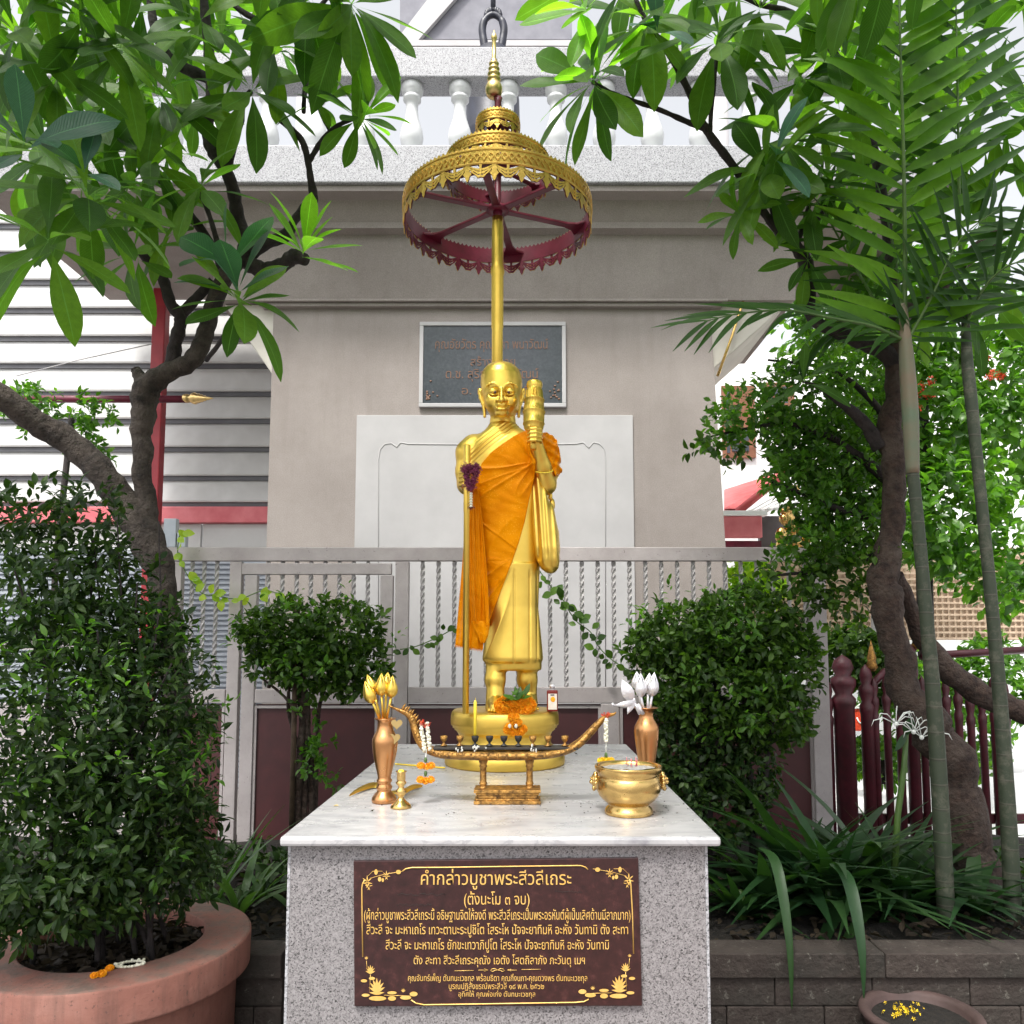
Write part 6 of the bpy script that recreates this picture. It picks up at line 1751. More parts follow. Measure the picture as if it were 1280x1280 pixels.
ros = [ # px, py, Y, axis, L, n, meshes, open, droop
    ((110, 245), 2.9, (.35, -.5, .5), .34, 20, FR, (35, 115), .55),
    ((60, 300), 2.7, (.1, -.5, .4), .34, 12, FR, (35, 115), .5),
    ((105, 215), 2.8, (.3, -.8, .6), .20, 3, FRB, (30, 70), .1),
    ((30, 180), 2.7, (.2, -.7, .6), .30, 6, FRB, (30, 70), .2),
    ((150, 60), 3.4, (.3, -.5, .3), .36, 14, FR, (30, 110), .5),
    ((105, 20), 3.3, (.5, -.4, .1), .34, 12, FR, (30, 100), .5),
    ((70, 90), 3.3, (.0, -.6, .2), .36, 12, FR, (30, 110), .5),
    ((20, 40), 3.2, (.0, -.6, .0), .36, 12, FR, (30, 110), .5),
    ((200, 125), 3.8, (.0, -.7, -.1), .36, 14, FR, (35, 110), .4),
    ((250, 25), 3.8, (.1, -.8, .0), .34, 12, FR, (35, 110), .4),
    ((315, 112), 3.75, (.4, -.7, .3), .38, 15, FR, (45, 115), .35),
    ((345, 60), 3.8, (.3, -.6, .3), .36, 12, FR, (35, 110), .5),
    ((250, 232), 3.7, (.0, -.6, .6), .30, 13, FR, (40, 110), .4),
    ((170, 240), 3.9, (-.2, -.5, .4), .34, 12, FR, (35, 110), .4),
    ((190, 200), 3.9, (-.1, -.7, .1), .36, 12, FR, (35, 110), .4),
    ((130, 150), 3.9, (-.1, -.7, .1), .36, 13, FR, (35, 110), .4),
    ((60, 190), 3.8, (-.1, -.7, .1), .36, 12, FR, (35, 110), .4),
    ((440, 5), 3.6, (.35, -.5, -.35), .42, 17, FR, (25, 95), .6),
    ((385, 0), 3.7, (.2, -.5, -.2), .36, 12, FR, (25, 105), .5),
    ((456, 144), 3.8, (.6, -.4, .4), .27, 11, FRY, (25, 100), .35),
    ((450, 146), 3.82, (.5, -.6, .0), .25, 9, FR, (60, 115), .5),
    ((395, 128), 3.85, (-.2, -.5, .7), .22, 7, FR, (35, 100), .4),
    ((300, 376), 3.55, (.35, -.6, .6), .33, 15, FR, (30, 110), .35),
    ((298, 362), 3.5, (.2, -.6, .8), .27, 5, FRB, (20, 60), .1),
    ((285, 330), 3.5, (-.5, -.4, .7), .33, 4, FRB, (25, 70), .2),
    ((380, 312), 3.9, (.35, -.5, .8), .30, 14, FRY, (10, 85), .15),
    ((165, 315), 3.8, (-.4, -.4, .5), .32, 12, FR, (35, 110), .45),
    ((215, 290), 3.95, (.0, -.6, .5), .28, 9, FR, (40, 110), .4),
]
for (pt, Y_, ax, L, n, me_, op, dr) in ros:
    rosette(ft, P(pt[0], pt[1], Y_), ax, L, n, me_, op, dr)

# joined leaf masses; overhead ones beyond the frame are added to shade the scene
def leaf_mass(name, parent, blobs, n, size, meshes_src, mat, jit=.35):
    me0 = meshes_src; nv = len(me0.vertices)
    V = np.empty(nv * 3, np.float32); me0.vertices.foreach_get('co', V); V = V.reshape(-1, 3)
    F = np.array([tuple(p.vertices) for p in me0.polygons], np.int32)
    uvl = np.empty(len(me0.loops) * 2, np.float32); me0.uv_layers[0].data.foreach_get('uv', uvl); uvl = uvl.reshape(-1, 2)
    p, d = blob_points(n, blobs, 1.0)
    dd = d + rng.normal(0, .6, d.shape); dd[:, 2] -= .35
    M = orient(n, dd, np.tile([0, -.2, 1.0], (n, 1)), size * rng.uniform(.75, 1.1, n), p, jit)
    VV = np.einsum('nij,vj->nvi', M[:, :, :3], V) + M[:, None, :, 3]
    FF = F[None] + (np.arange(n, dtype=np.int32) * nv)[:, None, None]
    me = mesh_np(name, VV.reshape(-1, 3), FF.reshape(-1, 4), mat, np.tile(uvl, (n, 1)))
    o = obj_me(name, me, parent); tag(o, kind='stuff'); return o
def cpx(px, py, Y): return tuple(P(px, py, Y))
leaf_mass('foliage', ft, [(cpx(60, 90, 4.6), (.55, .5, .40)), (cpx(190, 60, 4.8), (.5, .5, .35)), (cpx(130, 190, 4.7), (.40, .3, .25)), (cpx(60, 200, 4.4), (.4, .3, .3)),
                          (cpx(100, -60, 4.2), (.8, .8, .3)), (cpx(330, -50, 4.2), (.6, .8, .2))], 420, .34, FR[1], lf_frangi)

# ---- right frangipani: trunk behind the palm, long limbs reaching over the balcony
YR2 = 4.3
rt = empty('frangipani_tree', P(1120, 1000, YR2), 'right frangipani with leaning dark trunk and limbs reaching over the balustrade', 'tree')
m = MB()
px_branch(m, [(1222, 1150, YR2, 64), (1212, 1060, YR2, 56), (1200, 990, YR2, 52), (1180, 930, YR2, 50), (1150, 890, YR2, 46), (1130, 850, YR2, 38), (1118, 805, YR2, 34), (1107, 755, YR2, 38), (1104, 715, YR2, 36), (1115, 660, YR2, 28), (1119, 600, YR2, 28), (1113, 545, YR2, 31), (1118, 490, YR2, 24), (1120, 450, YR2, 22), (1125, 405, YR2, 19), (1160, 370, YR2 + .05, 22), (1200, 330, YR2 + .1, 20), (1250, 290, YR2 + .1, 18)], 15)
px_branch(m, [(1118, 722, YR2 + .1, 26), (1135, 750, YR2 + .15, 18), (1155, 800, YR2 + .2, 24), (1180, 835, YR2 + .2, 28), (1230, 870, YR2 + .2, 30), (1290, 890, YR2 + .2, 30)], 12)
m.build('trunk', bark_red, rt)
m = MB()
px_branch(m, [(1100, 560, YR2, 20), (1085, 535, YR2, 17), (1062, 512, YR2 - .05, 13), (1040, 495, YR2 - .1, 9), (1018, 482, YR2 - .15, 5), (1000, 476, YR2 - .2, 2)], 9)
px_branch(m, [(1118, 452, YR2, 24), (1100, 436, YR2 - .02, 20), (1070, 424, YR2 - .05, 18), (1040, 412, YR2 - .1, 17), (1015, 396, YR2 - .1, 14), (1012, 365, YR2 - .1, 14), (1010, 335, YR2 - .1, 18), (998, 312, YR2 - .12, 16), (975, 292, YR2 - .15, 14), (955, 265, YR2 - .2, 10), (940, 245, YR2 - .2, 9)], 10)
px_branch(m, [(972, 288, YR2 - .15, 9), (965, 255, YR2 - .2, 8), (958, 225, YR2 - .25, 7), (970, 190, YR2 - .3, 6), (976, 172, YR2 - .35, 6)], 8)
px_branch(m, [(996, 308, YR2 - .1, 8), (1003, 285, YR2 - .1, 7), (1012, 255, YR2 - .1, 6)], 8)
px_branch(m, [(1008, 320, YR2 - .1, 8), (1012, 290, YR2 - .1, 7), (1030, 262, YR2 - .1, 6), (1036, 235, YR2, 5)], 8)
px_branch(m, [(945, 250, YR2 - .2, 10), (915, 205, YR2 - .25, 11), (890, 172, YR2 - .3, 11), (877, 148, YR2 - .3, 10), (858, 108, YR2 - .35, 9), (840, 72, YR2 - .4, 9), (822, 48, YR2 - .45, 8), (808, 28, YR2 - .5, 7), (795, 0, YR2 - .5, 6)], 9)
px_branch(m, [(880, 160, YR2 - .3, 8), (858, 152, YR2 - .3, 7), (825, 138, YR2 - .35, 6), (790, 125, YR2 - .4, 6), (762, 115, YR2 - .45, 6), (740, 102, YR2 - .5, 5)], 8)
px_branch(m, [(888, 165, YR2 - .3, 6), (890, 130, YR2 - .3, 6), (894, 90, YR2 - .35, 6), (898, 52, YR2 - .4, 6)], 8)
px_branch(m, [(1120, 415, YR2, 16), (1110, 300, YR2, 14), (1090, 180, YR2, 12), (1050, 80, YR2, 10), (1000, 22, YR2 - .1, 8), (950, 5, YR2 - .2, 7), (920, -10, YR2 - .2, 6)], 8)
m.build('branch', bark_dark, rt)
ros = [
    ((740, 102), 3.75, (-.6, -.5, .1), .40, 17, FR, (35, 112), .55),
    ((748, 96), 3.8, (-.4, -.2, .8), .36, 7, FRY, (35, 95), .0),
    ((808, 24), 3.8, (-.3, -.6, .2), .38, 16, FR, (30, 110), .5),
    ((822, 40), 3.6, (-.1, -.8, .2), .26, 3, FRB, (25, 60), .2),
    ((898, 50), 3.85, (.0, -.7, .4), .40, 16, FR, (45, 115), .4),
    ((976, 170), 3.9, (-.2, -.6, .5), .40, 18, FR, (40, 118), .5),
    ((960, 215), 3.9, (-.5, -.5, .1), .36, 13, FR, (30, 105), .5),
    ((970, 195), 3.7, (.1, -.9, .1), .24, 3, FRB, (25, 60), .5),
    ((1035, 235), 4.0, (.1, -.6, .5), .32, 12, FR, (40, 110), .4),
    ((1012, 255), 4.0, (-.1, -.6, .5), .28, 10, FR, (40, 110), .5),
    ((1040, 60), 4.0, (.1, -.6, .2), .38, 15, FR, (35, 110), .4),
    ((950, 10), 3.9, (-.1, -.7, .2), .38, 14, FR, (35, 110), .4),
    ((1000, 100), 4.0, (.1, -.7, .2), .36, 12, FR, (35, 110), .4),
    ((1070, 130), 4.1, (.1, -.7, .2), .36, 12, FR, (35, 110), .4),
    ((730, 10), 3.6, (-.3, -.4, .1), .34, 7, FRY, (35, 100), .4),
    ((925, 268), 3.95, (-.4, -.4, .0), .24, 8, FR, (30, 100), .5),
    ((1060, 340), 4.2, (.0, -.6, .3), .30, 9, FR, (35, 110), .4),
    ((1004, 476), 4.05, (-.3, -.5, .5), .22, 9, FR, (35, 100), .2),
    ((1010, 325), 4.05, (-.2, -.5, -.2), .22, 7, FR, (35, 100), .5),
]
for (pt, Y_, ax, L, n, me_, op, dr) in ros:
    rosette(rt, P(pt[0], pt[1], Y_), ax, L, n, me_, op, dr)
leaf_mass('foliage', rt, [(cpx(1150, 60, 4.7), (.45, .4, .35)), (cpx(1160, 200, 4.7), (.35, .35, .3)), (cpx(1060, 160, 4.9), (.35, .35, .35)), (cpx(1230, 130, 4.4), (.35, .4, .5)), (cpx(1230, 330, 4.5), (.3, .4, .35)),
                          (cpx(1110, 290, 4.7), (.2, .3, .25)), (cpx(900, -70, 4.2), (.9, .8, .2)), (cpx(1180, -60, 4.2), (.6, .8, .3)), (cpx(1150, 370, 5.2), (.3, .2, .25))], 420, .34, FR[1], lf_frangi)
leaf_mass('added_shade_foliage', ft, [((-1.5, 2.4, 4.9), (1.0, 1.2, .45)), ((-.3, 1.6, 4.6), (.8, .9, .35)), ((-2.6, 1.6, 4.3), (.9, 1.2, .5))], 800, .36, FR[1], lf_frangi)  # unseen leaves added overhead to darken the slab and beds
leaf_mass('added_shade_foliage', rt, [((1.5, 2.4, 4.9), (1.0, 1.2, .45)), ((.6, 2.3, 4.9), (.7, .9, .35)), ((2.7, 1.8, 4.4), (.9, 1.3, .5))], 800, .36, FR[1], lf_frangi)

# ---- palm: ringed green stem, crownshaft, feather fronds with single leaflets
LP = [leafmesh(1.0, .125, 7, 1, dr, .35, 0, mat=lf_palm, pow_=.8) for dr in (.06, .2)]
LPD = [leafmesh(1.0, .105, 6, 1, dr, .35, 0, mat=lf_palm_d, pow_=.8) for dr in (.06, .25)]
def frond(palm, pts, n, L0, L1, meshes, side=(1, 1), fwd=.55, nrm=(0, -1, 0), w0=.010, droopz=.0, Lend=.5, rnd=.08, w=1.0, stem=leaf_vein_green):
    """pts world polyline of the midrib; leaflets: child parts of the frond"""
    sp = [Vector(p[:3]) for p in spline(pts, 8)]
    e = empty_part('frond', palm, sp[0])
    m = MB(); m.tube(sp, [w0 * (1 - .8 * i / (len(sp) - 1)) for i in range(len(sp))], 6); m.build('midrib', stem, e)
    nrm = Vector(nrm)
    for k in range(n):
        t = (k + .5) / n * (len(sp) - 1); i = int(t); p = sp[i].lerp(sp[min(i + 1, len(sp) - 1)], t - i); tan = (sp[min(i + 1, len(sp) - 1)] - sp[max(i - 1, 0)]).normalized()
        f = (k + .5) / n
        Lk = (L0 + (L1 - L0) * f) * (1 if f < .75 else 1 - (f - .75) / .25 * Lend)
        for s in (-1, 1):
            if not side[0 if s < 0 else 1]: continue
            lat = tan.cross(nrm).normalized() * s
            d = lat + tan * (fwd + .5 * f) + nrm * random.uniform(-.12, .2) + Vector((0, 0, -droopz)) + Vector((random.gauss(0, rnd), random.gauss(0, rnd), random.gauss(0, rnd)))
            o = obj_me('leaflet', random.choice(meshes), e, p)
            o.rotation_euler = frame_from(d, nrm).to_euler(); s_ = Lk * random.uniform(.9, 1.08); o.scale = (s_ * w, s_, s_)
    return e
def palm(Yp, stem_px, label, dx=0, dense=True):
    pm = empty('palm_tree', P(stem_px[0][0], 1150, Yp), label, 'palm')
    m = MB(); sp = spline([tuple(P(a, b, Yp)) + (w * Yp / FPX / 2,) for a, b, w in stem_px], 10)
    m.tube([q[:3] for q in sp], [q[3] for q in sp], 18); m.build('trunk', palmtrunk, pm, (0, 0, 0))
    return pm
YPM = 3.85
pm = palm(YPM, [(1183, 1150, 21), (1178, 1050, 20), (1169, 900, 18.5), (1157, 760, 16), (1148, 660, 15), (1141, 590, 14.5)], 'slender green ringed palm stem leaning in front of the right frangipani trunk')
m = MB(); sp = spline([tuple(P(a, b, YPM)) + (w * YPM / FPX / 2,) for a, b, w in ((1141, 592, 16), (1138, 520, 20), (1134, 460, 19), (1132, 430, 16), (1130, 400, 12), (1129, 380, 9))], 6)
m.tube([q[:3] for q in sp], [q[3] for q in sp], 14); m.build('crownshaft', crownshaft, pm)
Yf_ = YPM
frond(pm, [P(1131, 420, Yf_), P(1131, 300, Yf_ - .02), P(1129, 180, Yf_ - .05), P(1126, 80, Yf_ - .1), P(1124, 0, Yf_ - .15), P(1122, -110, Yf_ - .2)], 28, 0.480, 0.540, LP, fwd=.32, nrm=(.05, -1, .15), w0=.014, Lend=.1, w=1.1)
frond(pm, [P(1128, 425, Yf_), P(1090, 408, Yf_ - .1), P(1040, 398, Yf_ - .2), P(985, 388, Yf_ - .3), P(925, 392, Yf_ - .38), P(880, 402, Yf_ - .42)], 15, 0.350, 0.303, LPD, fwd=1.5, nrm=(-.2, -.75, .6), w0=.010, droopz=.12, Lend=.15, w=1.0)
frond(pm, [P(1128, 430, Yf_), P(1090, 370, Yf_ + .1), P(1050, 300, Yf_ + .15), P(1020, 250, Yf_ + .2), P(985, 230, Yf_ + .3)], 15, 0.350, 0.303, LPD, fwd=.8, nrm=(-.2, -.9, .3), w0=.009, droopz=.3)
frond(pm, [P(1132, 430, Yf_), P(1165, 370, Yf_ - .05), P(1200, 300, Yf_ - .1), P(1250, 260, Yf_ - .15)], 13, 0.373, 0.350, LPD, fwd=.8, nrm=(.2, -.9, .3), w0=.009, droopz=.3)
frond(pm, [P(1130, 420, Yf_), P(1120, 330, Yf_ + .15), P(1100, 240, Yf_ + .25), P(1070, 180, Yf_ + .4)], 14, 0.327, 0.350, LPD, fwd=.6, nrm=(0, -1, .2), w0=.008, droopz=.2)
frond(pm, [P(1130, 430, Yf_), P(1112, 400, Yf_ + .2), P(1075, 395, Yf_ + .35), P(1030, 420, Yf_ + .5), P(1000, 450, Yf_ + .6)], 14, 0.292, 0.292, LPD, fwd=.8, nrm=(0, -.7, .7), w0=.007, droopz=.5)
pm2 = palm(3.9, [(1266, 1148, 20), (1262, 1050, 19), (1252, 900, 17), (1240, 760, 15), (1228, 640, 14), (1220, 560, 14), (1214, 500, 15), (1209, 450, 14), (1206, 380, 8)], 'second slender palm stem at the far right of the bed')
frond(pm2, [P(1201, 400, 3.9), P(1200, 300, 3.88), P(1198, 180, 3.85), P(1196, 60, 3.8), P(1194, -40, 3.75)], 22, .41, .46, LPD, fwd=.35, nrm=(.05, -1, .15), w0=.012, Lend=.1, w=1.1)
frond(pm2, [P(1201, 420, 3.9), P(1230, 360, 3.8), P(1265, 330, 3.7), P(1300, 330, 3.6)], 12, .36, .34, LPD, fwd=.7, nrm=(.1, -.9, .3), w0=.009, droopz=.3)

# ---- small leaved tree at the right of the pier
st = empty('small_tree', P(1080, 1000, 4.6), 'bright small leaved tree spreading in front of the white house at the right', 'tree')
m = MB()
px_branch(m, [(1110, 600, 4.6, 18), (1075, 570, 4.6, 12), (1035, 545, 4.6, 8), (985, 530, 4.6, 6), (935, 535, 4.6, 4), (880, 548, 4.6, 2)], 7)
px_branch(m, [(1112, 650, 4.6, 14), (1060, 640, 4.6, 9), (1010, 620, 4.6, 6), (960, 600, 4.6, 4)], 7)
px_branch(m, [(1112, 690, 4.6, 12), (1060, 705, 4.6, 8), (1010, 715, 4.6, 5), (960, 720, 4.6, 3)], 7)
px_branch(m, [(1118, 540, 4.6, 12), (1080, 490, 4.6, 8), (1030, 460, 4.6, 5), (960, 450, 4.6, 3)], 7)
m.build('branch', bark_dark, st)
def blob(px, py, Y, wx, wy, d): return (cpx(px, py, Y), (wx * Y / FPX, d, wy * Y / FPX))
bush_foliage('crown', [blob(1000, 500, 4.6, 62, 40, .22), blob(940, 520, 4.5, 50, 24, .15), blob(893, 540, 4.5, 26, 13, .08), blob(1040, 560, 4.7, 66, 50, .25), blob(1000, 600, 4.6, 42, 30, .2), blob(1060, 640, 4.7, 56, 44, .25), blob(1020, 685, 4.6, 40, 26, .2), blob(1080, 470, 4.9, 50, 40, .2)],
             6200, .052, lf_light, st, .55, .75, .1, 7, .09)
bush_foliage('darker_leaves', [blob(1060, 580, 4.9, 66, 66, .2), blob(1040, 660, 4.9, 60, 40, .2), blob(1000, 560, 4.9, 40, 40, .2)], 3200, .055, lf_bush, st, .55, .9, .1, 6, .09)  # rear leaf layer in darker colours than the crown
bush_foliage('low_twigs', [blob(990, 722, 4.5, 70, 16, .12), blob(1050, 740, 4.5, 40, 30, .12), blob(985, 770, 4.5, 16, 26, .08), blob(1070, 690, 4.4, 50, 20, .1), blob(900, 560, 4.4, 30, 8, .05)], 900, .058, lf_bush, st, .6, .8, -.1, 6, .09)
bt = empty('background_tree', P(1150, 600, 8), 'leafy tree with bright leaves and a few red flowers beyond the right trunk', 'tree')
m = MB(); m.tube([P(1160, 900, 8), P(1155, 700, 8), P(1150, 500, 8)], .08, 8); m.build('trunk', bark_dark, bt)
bush_foliage('crown', [blob(1150, 520, 8, 80, 90, .5), blob(1120, 370, 8, 70, 60, .5), blob(1180, 640, 7.6, 70, 70, .4), blob(1250, 480, 8, 70, 140, .5), blob(1040, 400, 9, 60, 50, .4), blob(1250, 700, 7.6, 60, 50, .4)], 8500, .13, lf_light, bt, .55, .8, .1, 6, .2)
m = MB()
for px, py in ((1147, 505), (1152, 490), (1164, 495), (1162, 478), (1095, 518), (1232, 450), (1238, 470), (1250, 468), (1148, 482)):
    for q in range(7): floret(m, P(px + random.gauss(0, 2.5), py + random.gauss(0, 2.5), 7.5), .035)
m.build('red_flower', crate_red, bt)
yb = empty('yellow_green_shrub', P(935, 745, 8.5), 'yellow green shrub glimpsed through the gate bars at the right', 'shrub')
m = MB(); m.tube([P(935, 900, 8.5), P(935, 740, 8.5)], .03, 6); m.build('stem', bark_dark, yb)
bush_foliage('foliage', [blob(930, 720, 8.5, 26, 24, .3), blob(960, 735, 8.5, 22, 18, .3)], 900, .09, lf_yellow, yb, .6, .8, .2)  # leaves in their own yellow green
db = empty('low_shrub', P(1060, 830, 6.6), 'dark rounded shrub behind the maroon newel post and grey gate post', 'shrub')
m = MB(); m.tube([P(1060, 980, 6.6), P(1060, 830, 6.6)], .03, 6); m.build('stem', bark_dark, db)
bush_foliage('foliage', [blob(1062, 820, 6.7, 42, 38, .3), blob(1100, 850, 6.9, 30, 30, .2)], 2600, .075, lf_bush, db, .6, .7, .2)
gs_ = empty('low_shrub', P(1100, 950, 7), 'low bright green shrub growing in the street bed behind the maroon pickets', 'shrub')
m = MB(); m.tube([P(1105, 980, 7), P(1105, 950, 7)], .03, 6); m.build('stem', bark_dark, gs_)
bush_foliage('foliage', [blob(1095, 950, 7, 46, 30, .2), blob(1150, 935, 7, 46, 30, .2), blob(1210, 930, 7, 50, 40, .2), blob(1120, 880, 7.4, 40, 20, .2), blob(1175, 850, 7.4, 44, 26, .2), blob(1245, 850, 7.4, 50, 60, .3), blob(1110, 815, 7.6, 26, 20, .2)], 4200, .08, lf_light, gs_, .6, .7, .2)

# ---- clipped bushes in front of the gate
lb_ = empty('clipped_bush', P(375, 1010, 4.75), 'rounded clipped bush on bare stems in front of the small gate leaf', 'bush')
m = MB()
for k, (a, b, w) in enumerate(((372, 376, 10), (380, 384, 9), (388, 380, 9), (376, 360, 6), (394, 400, 6))):
    px_branch(m, [(a, 1040, 4.75, w), (a + 2, 960, 4.75 + .03 * k, w * .9), (b, 880, 4.75, w * .8), (b + (k - 2) * 14, 810, 4.75, w * .5)], 7)
px_branch(m, [(336, 860, 4.7, 5), (345, 830, 4.7, 4), (352, 790, 4.7, 3)], 6); px_branch(m, [(380, 900, 4.7, 5), (355, 870, 4.7, 4), (330, 850, 4.7, 3)], 6)
m.build('stem', bark_red, lb_)
bush_foliage('foliage', [blob(355, 792, 4.75, 48, 36, .22), blob(425, 790, 4.75, 55, 40, .25), blob(395, 828, 4.75, 55, 36, .25), blob(445, 835, 4.75, 38, 32, .2), blob(320, 790, 4.7, 26, 22, .12), blob(340, 830, 4.7, 26, 18, .12)], 5200, .050, lf_bush, lb_, .55, .5, .35, 6, .055)
bush_foliage('young_shoots', [blob(355, 792, 4.72, 52, 40, .24), blob(430, 795, 4.72, 60, 46, .26), blob(395, 830, 4.7, 55, 38, .25)], 420, .048, lf_light, lb_, .5, .1, .8, 8, .12)
bush_foliage('low_leaves', [blob(398, 945, 4.7, 16, 22, .1), blob(385, 890, 4.7, 14, 14, .08), blob(415, 975, 4.7, 10, 10, .06)], 260, .045, lf_light, lb_, .55, .8, .1, 6, .05)
m = MB(); m.lathe([(.016, -1.3), (.016, 0), (0, 0)], P(371, 762, 4.72), 10); m.build('support_stake', wood_stem, lb_)
rb = empty('clipped_bush', P(900, 1030, 4.6), 'large dense rounded clipped bush in front of the gate right of the statue', 'bush')
m = MB()
for k, (a, b, w) in enumerate(((870, 880, 16), (885, 900, 12), (862, 850, 9), (940, 930, 9), (955, 965, 8))):
    px_branch(m, [(a, 1080, 4.6, w), (a + 1, 1000, 4.6, w * .9), (b, 900, 4.6, w * .8), (b + (k - 2) * 12, 810, 4.6, w * .5)], 7)
m.build('stem', bark_dark, rb)
bush_foliage('foliage', [blob(860, 800, 4.6, 62, 50, .32), blob(930, 790, 4.6, 68, 50, .34), blob(965, 830, 4.6, 52, 50, .3), blob(900, 855, 4.55, 80, 60, .34), blob(845, 850, 4.6, 50, 46, .28), blob(965, 890, 4.6, 46, 40, .25), blob(830, 808, 4.6, 50, 22, .2)], 11500, .050, lf_bush, rb, .58, .5, .3, 6, .05)
bush_foliage('young_shoots', [blob(860, 800, 4.57, 66, 54, .34), blob(935, 795, 4.57, 70, 54, .36), blob(900, 855, 4.52, 84, 64, .36)], 800, .048, lf_light, rb, .5, .1, .8, 8, .12)
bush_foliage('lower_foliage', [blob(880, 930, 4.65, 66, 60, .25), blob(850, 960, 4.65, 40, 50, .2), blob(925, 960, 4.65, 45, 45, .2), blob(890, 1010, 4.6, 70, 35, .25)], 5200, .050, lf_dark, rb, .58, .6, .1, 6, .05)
# vines creeping along the gate bars
def vine(pts, n, label, mat=lf_bush, L=.05, Yv=5.42):
    v = empty('vine', P(pts[0][0], pts[0][1], Yv), label, 'vine')
    sp = spline([tuple(P(a, b, Yv)) for a, b in pts], 6)
    m = MB(); m.tube(sp, .004, 5); m.build('stem', leaf_vein_green, v)
    me_ = leafmesh(1, .7, 5, 1, .2, .15, mat=mat)
    for k in range(n):
        p = Vector(sp[int(k / n * (len(sp) - 1))]) + Vector((random.gauss(0, .02), -.01, random.gauss(0, .02)))
        o = obj_me('leaf', me_, v, p); o.rotation_euler = frame_from((random.uniform(-1, 1), random.uniform(-.4, .1), random.uniform(-1, .4)), (0, -1, .3)).to_euler(); o.scale = (L * random.uniform(.7, 1.2),) * 3
vine([(676, 716), (690, 735), (705, 752), (712, 765), (722, 778), (738, 790), (748, 808), (765, 825), (790, 840)], 40, 'dark leafy vine trailing down the gate bars from the statue to the right bush', L=.065)
vine([(500, 812), (520, 808), (540, 800), (556, 792), (566, 786)], 14, 'thin vine crossing the gate bars left of the orange cloth', L=.055)
vine([(226, 662), (222, 690), (232, 715), (250, 740), (270, 745), (300, 748), (330, 738), (352, 744)], 24, 'yellow green vine creeping over the top corner of the gate at the left', lf_yellow, .075)

# ---- strap leaved lilies
ST = [leafmesh(1.0, .095, 9, 1, dr, .22, .0, mat=lf_strap, pow_=.5) for dr in (.35, .7, 1.05)]
STV = [leafmesh(1.0, .10, 9, 1, dr, .22, .0, mat=lf_variegated, pow_=.75) for dr in (.3, .6, 1.0)]
STL = [leafmesh(1.0, .06, 9, 1, dr, .22, .0, mat=lf_variegated, pow_=.6) for dr in (.15, .4)]
def lily(base, n, L, label, meshes=ST, el=(15, 80), group=None, toward=None, w=1.0):
    e = empty('lily_plant', base, label, 'plant', group)
    for k in range(n):
        az = k * 2.39996 + random.uniform(-.3, .3); th = R(random.uniform(*el))
        d = Vector((math.cos(az) * math.cos(th), math.sin(az) * math.cos(th), math.sin(th)))
        if toward is not None: d = (d + Vector(toward)).normalized()
        s = L * random.uniform(.7, 1.1); mi = random.randrange(len(meshes)); dr_ = (.35, .7, 1.05)[mi] if len(meshes) == 3 else .3
        tip = Vector(base) + d * s - Vector((0, 0, 1)) * dr_ * s * (1 - abs(d.z))
        if tip.y < 3.74 and tip.z < .50: continue
        o = obj_me('leaf', meshes[mi], e, Vector(base) + Vector((math.cos(az), math.sin(az), 0)) * .02)
        o.rotation_euler = frame_from(d, (0, 0, 1) if th < 1.2 else (-d.x, -d.y, .3)).to_euler(); o.scale = (s * random.uniform(.85, 1.1) * w, s, s)
    m = MB(); m.lathe([(.035, -.04), (.03, .06), (.015, .12), (0, .13)], base, 8); m.build('bulb', lf_dark, e)
    return e
def bedpt(px, py, z=.28): return PZ(px, py, z)
for (px, Y_, n, L, lab) in ((1000, 4.35, 30, .80, 'tall lily clump rising between the clipped bush and the grey gate post'), (1090, 4.35, 30, .80, 'tall lily clump in front of the maroon newel post'), (1045, 4.15, 34, .74, 'tall strap leaved lily clump against the grey gate post'), (960, 4.1, 26, .62, 'strap leaved lily clump nearest the pedestal at the right'),
                            (1125, 4.15, 32, .70, 'strap leaved lily clump under the palm stem carrying the white flowers'), (1035, 4.0, 34, .58, 'front strap leaved lily clump drooping over the low wall'),
                            (925, 4.0, 26, .46, 'short strap leaved lily squeezed beside the granite pedestal'), (1215, 4.0, 20, .62, 'strap leaved lily clump at the far right beyond the palm stems'), (1130, 4.0, 30, .54, 'low strap leaved lily clump at the right end of the low wall')):
    x = P(px, 1100, Y_).x; lily((x, Y_, .28), n, L, lab, toward=(0, -.12, .1), w=1.35)
for (px, py, Y_, dxx) in ((700, 0, 0, 0),): pass
# two long leaves hanging over the wall
hang = empty('lily_plant', P(1060, 1180, 3.6), 'pair of long lily leaves hanging down over the retaining wall', 'plant')
for (a, b, wpx) in (((970, 1080), (990, 1262), 1), ((1060, 1100), (1080, 1250), 1.2)):
    pts = spline([tuple(P(a[0] - 20, a[1] - 20, 3.7)), tuple(P(a[0], a[1], 3.5)), tuple(P((a[0] + b[0]) / 2 + 6, (a[1] + b[1]) / 2, 3.36)), tuple(P(b[0], b[1], 3.34))], 5)
    V = []
    for i, p in enumerate(pts):
        t = i / (len(pts) - 1); w_ = .023 * math.sin(PI * (.06 + .92 * t) ** .7) * wpx; V += [Vector(p) + Vector((-w_, 0, .002)), Vector(p) + Vector((0, .008, 0)), Vector(p) + Vector((w_, 0, .002))]
    F = [(i * 3 + j, i * 3 + j + 1, (i + 1) * 3 + j + 1, (i + 1) * 3 + j) for i in range(len(pts) - 1) for j in (0, 1)]
    m = MB(); m.add(V, F, True); m.build('leaf', lf_strap, hang)
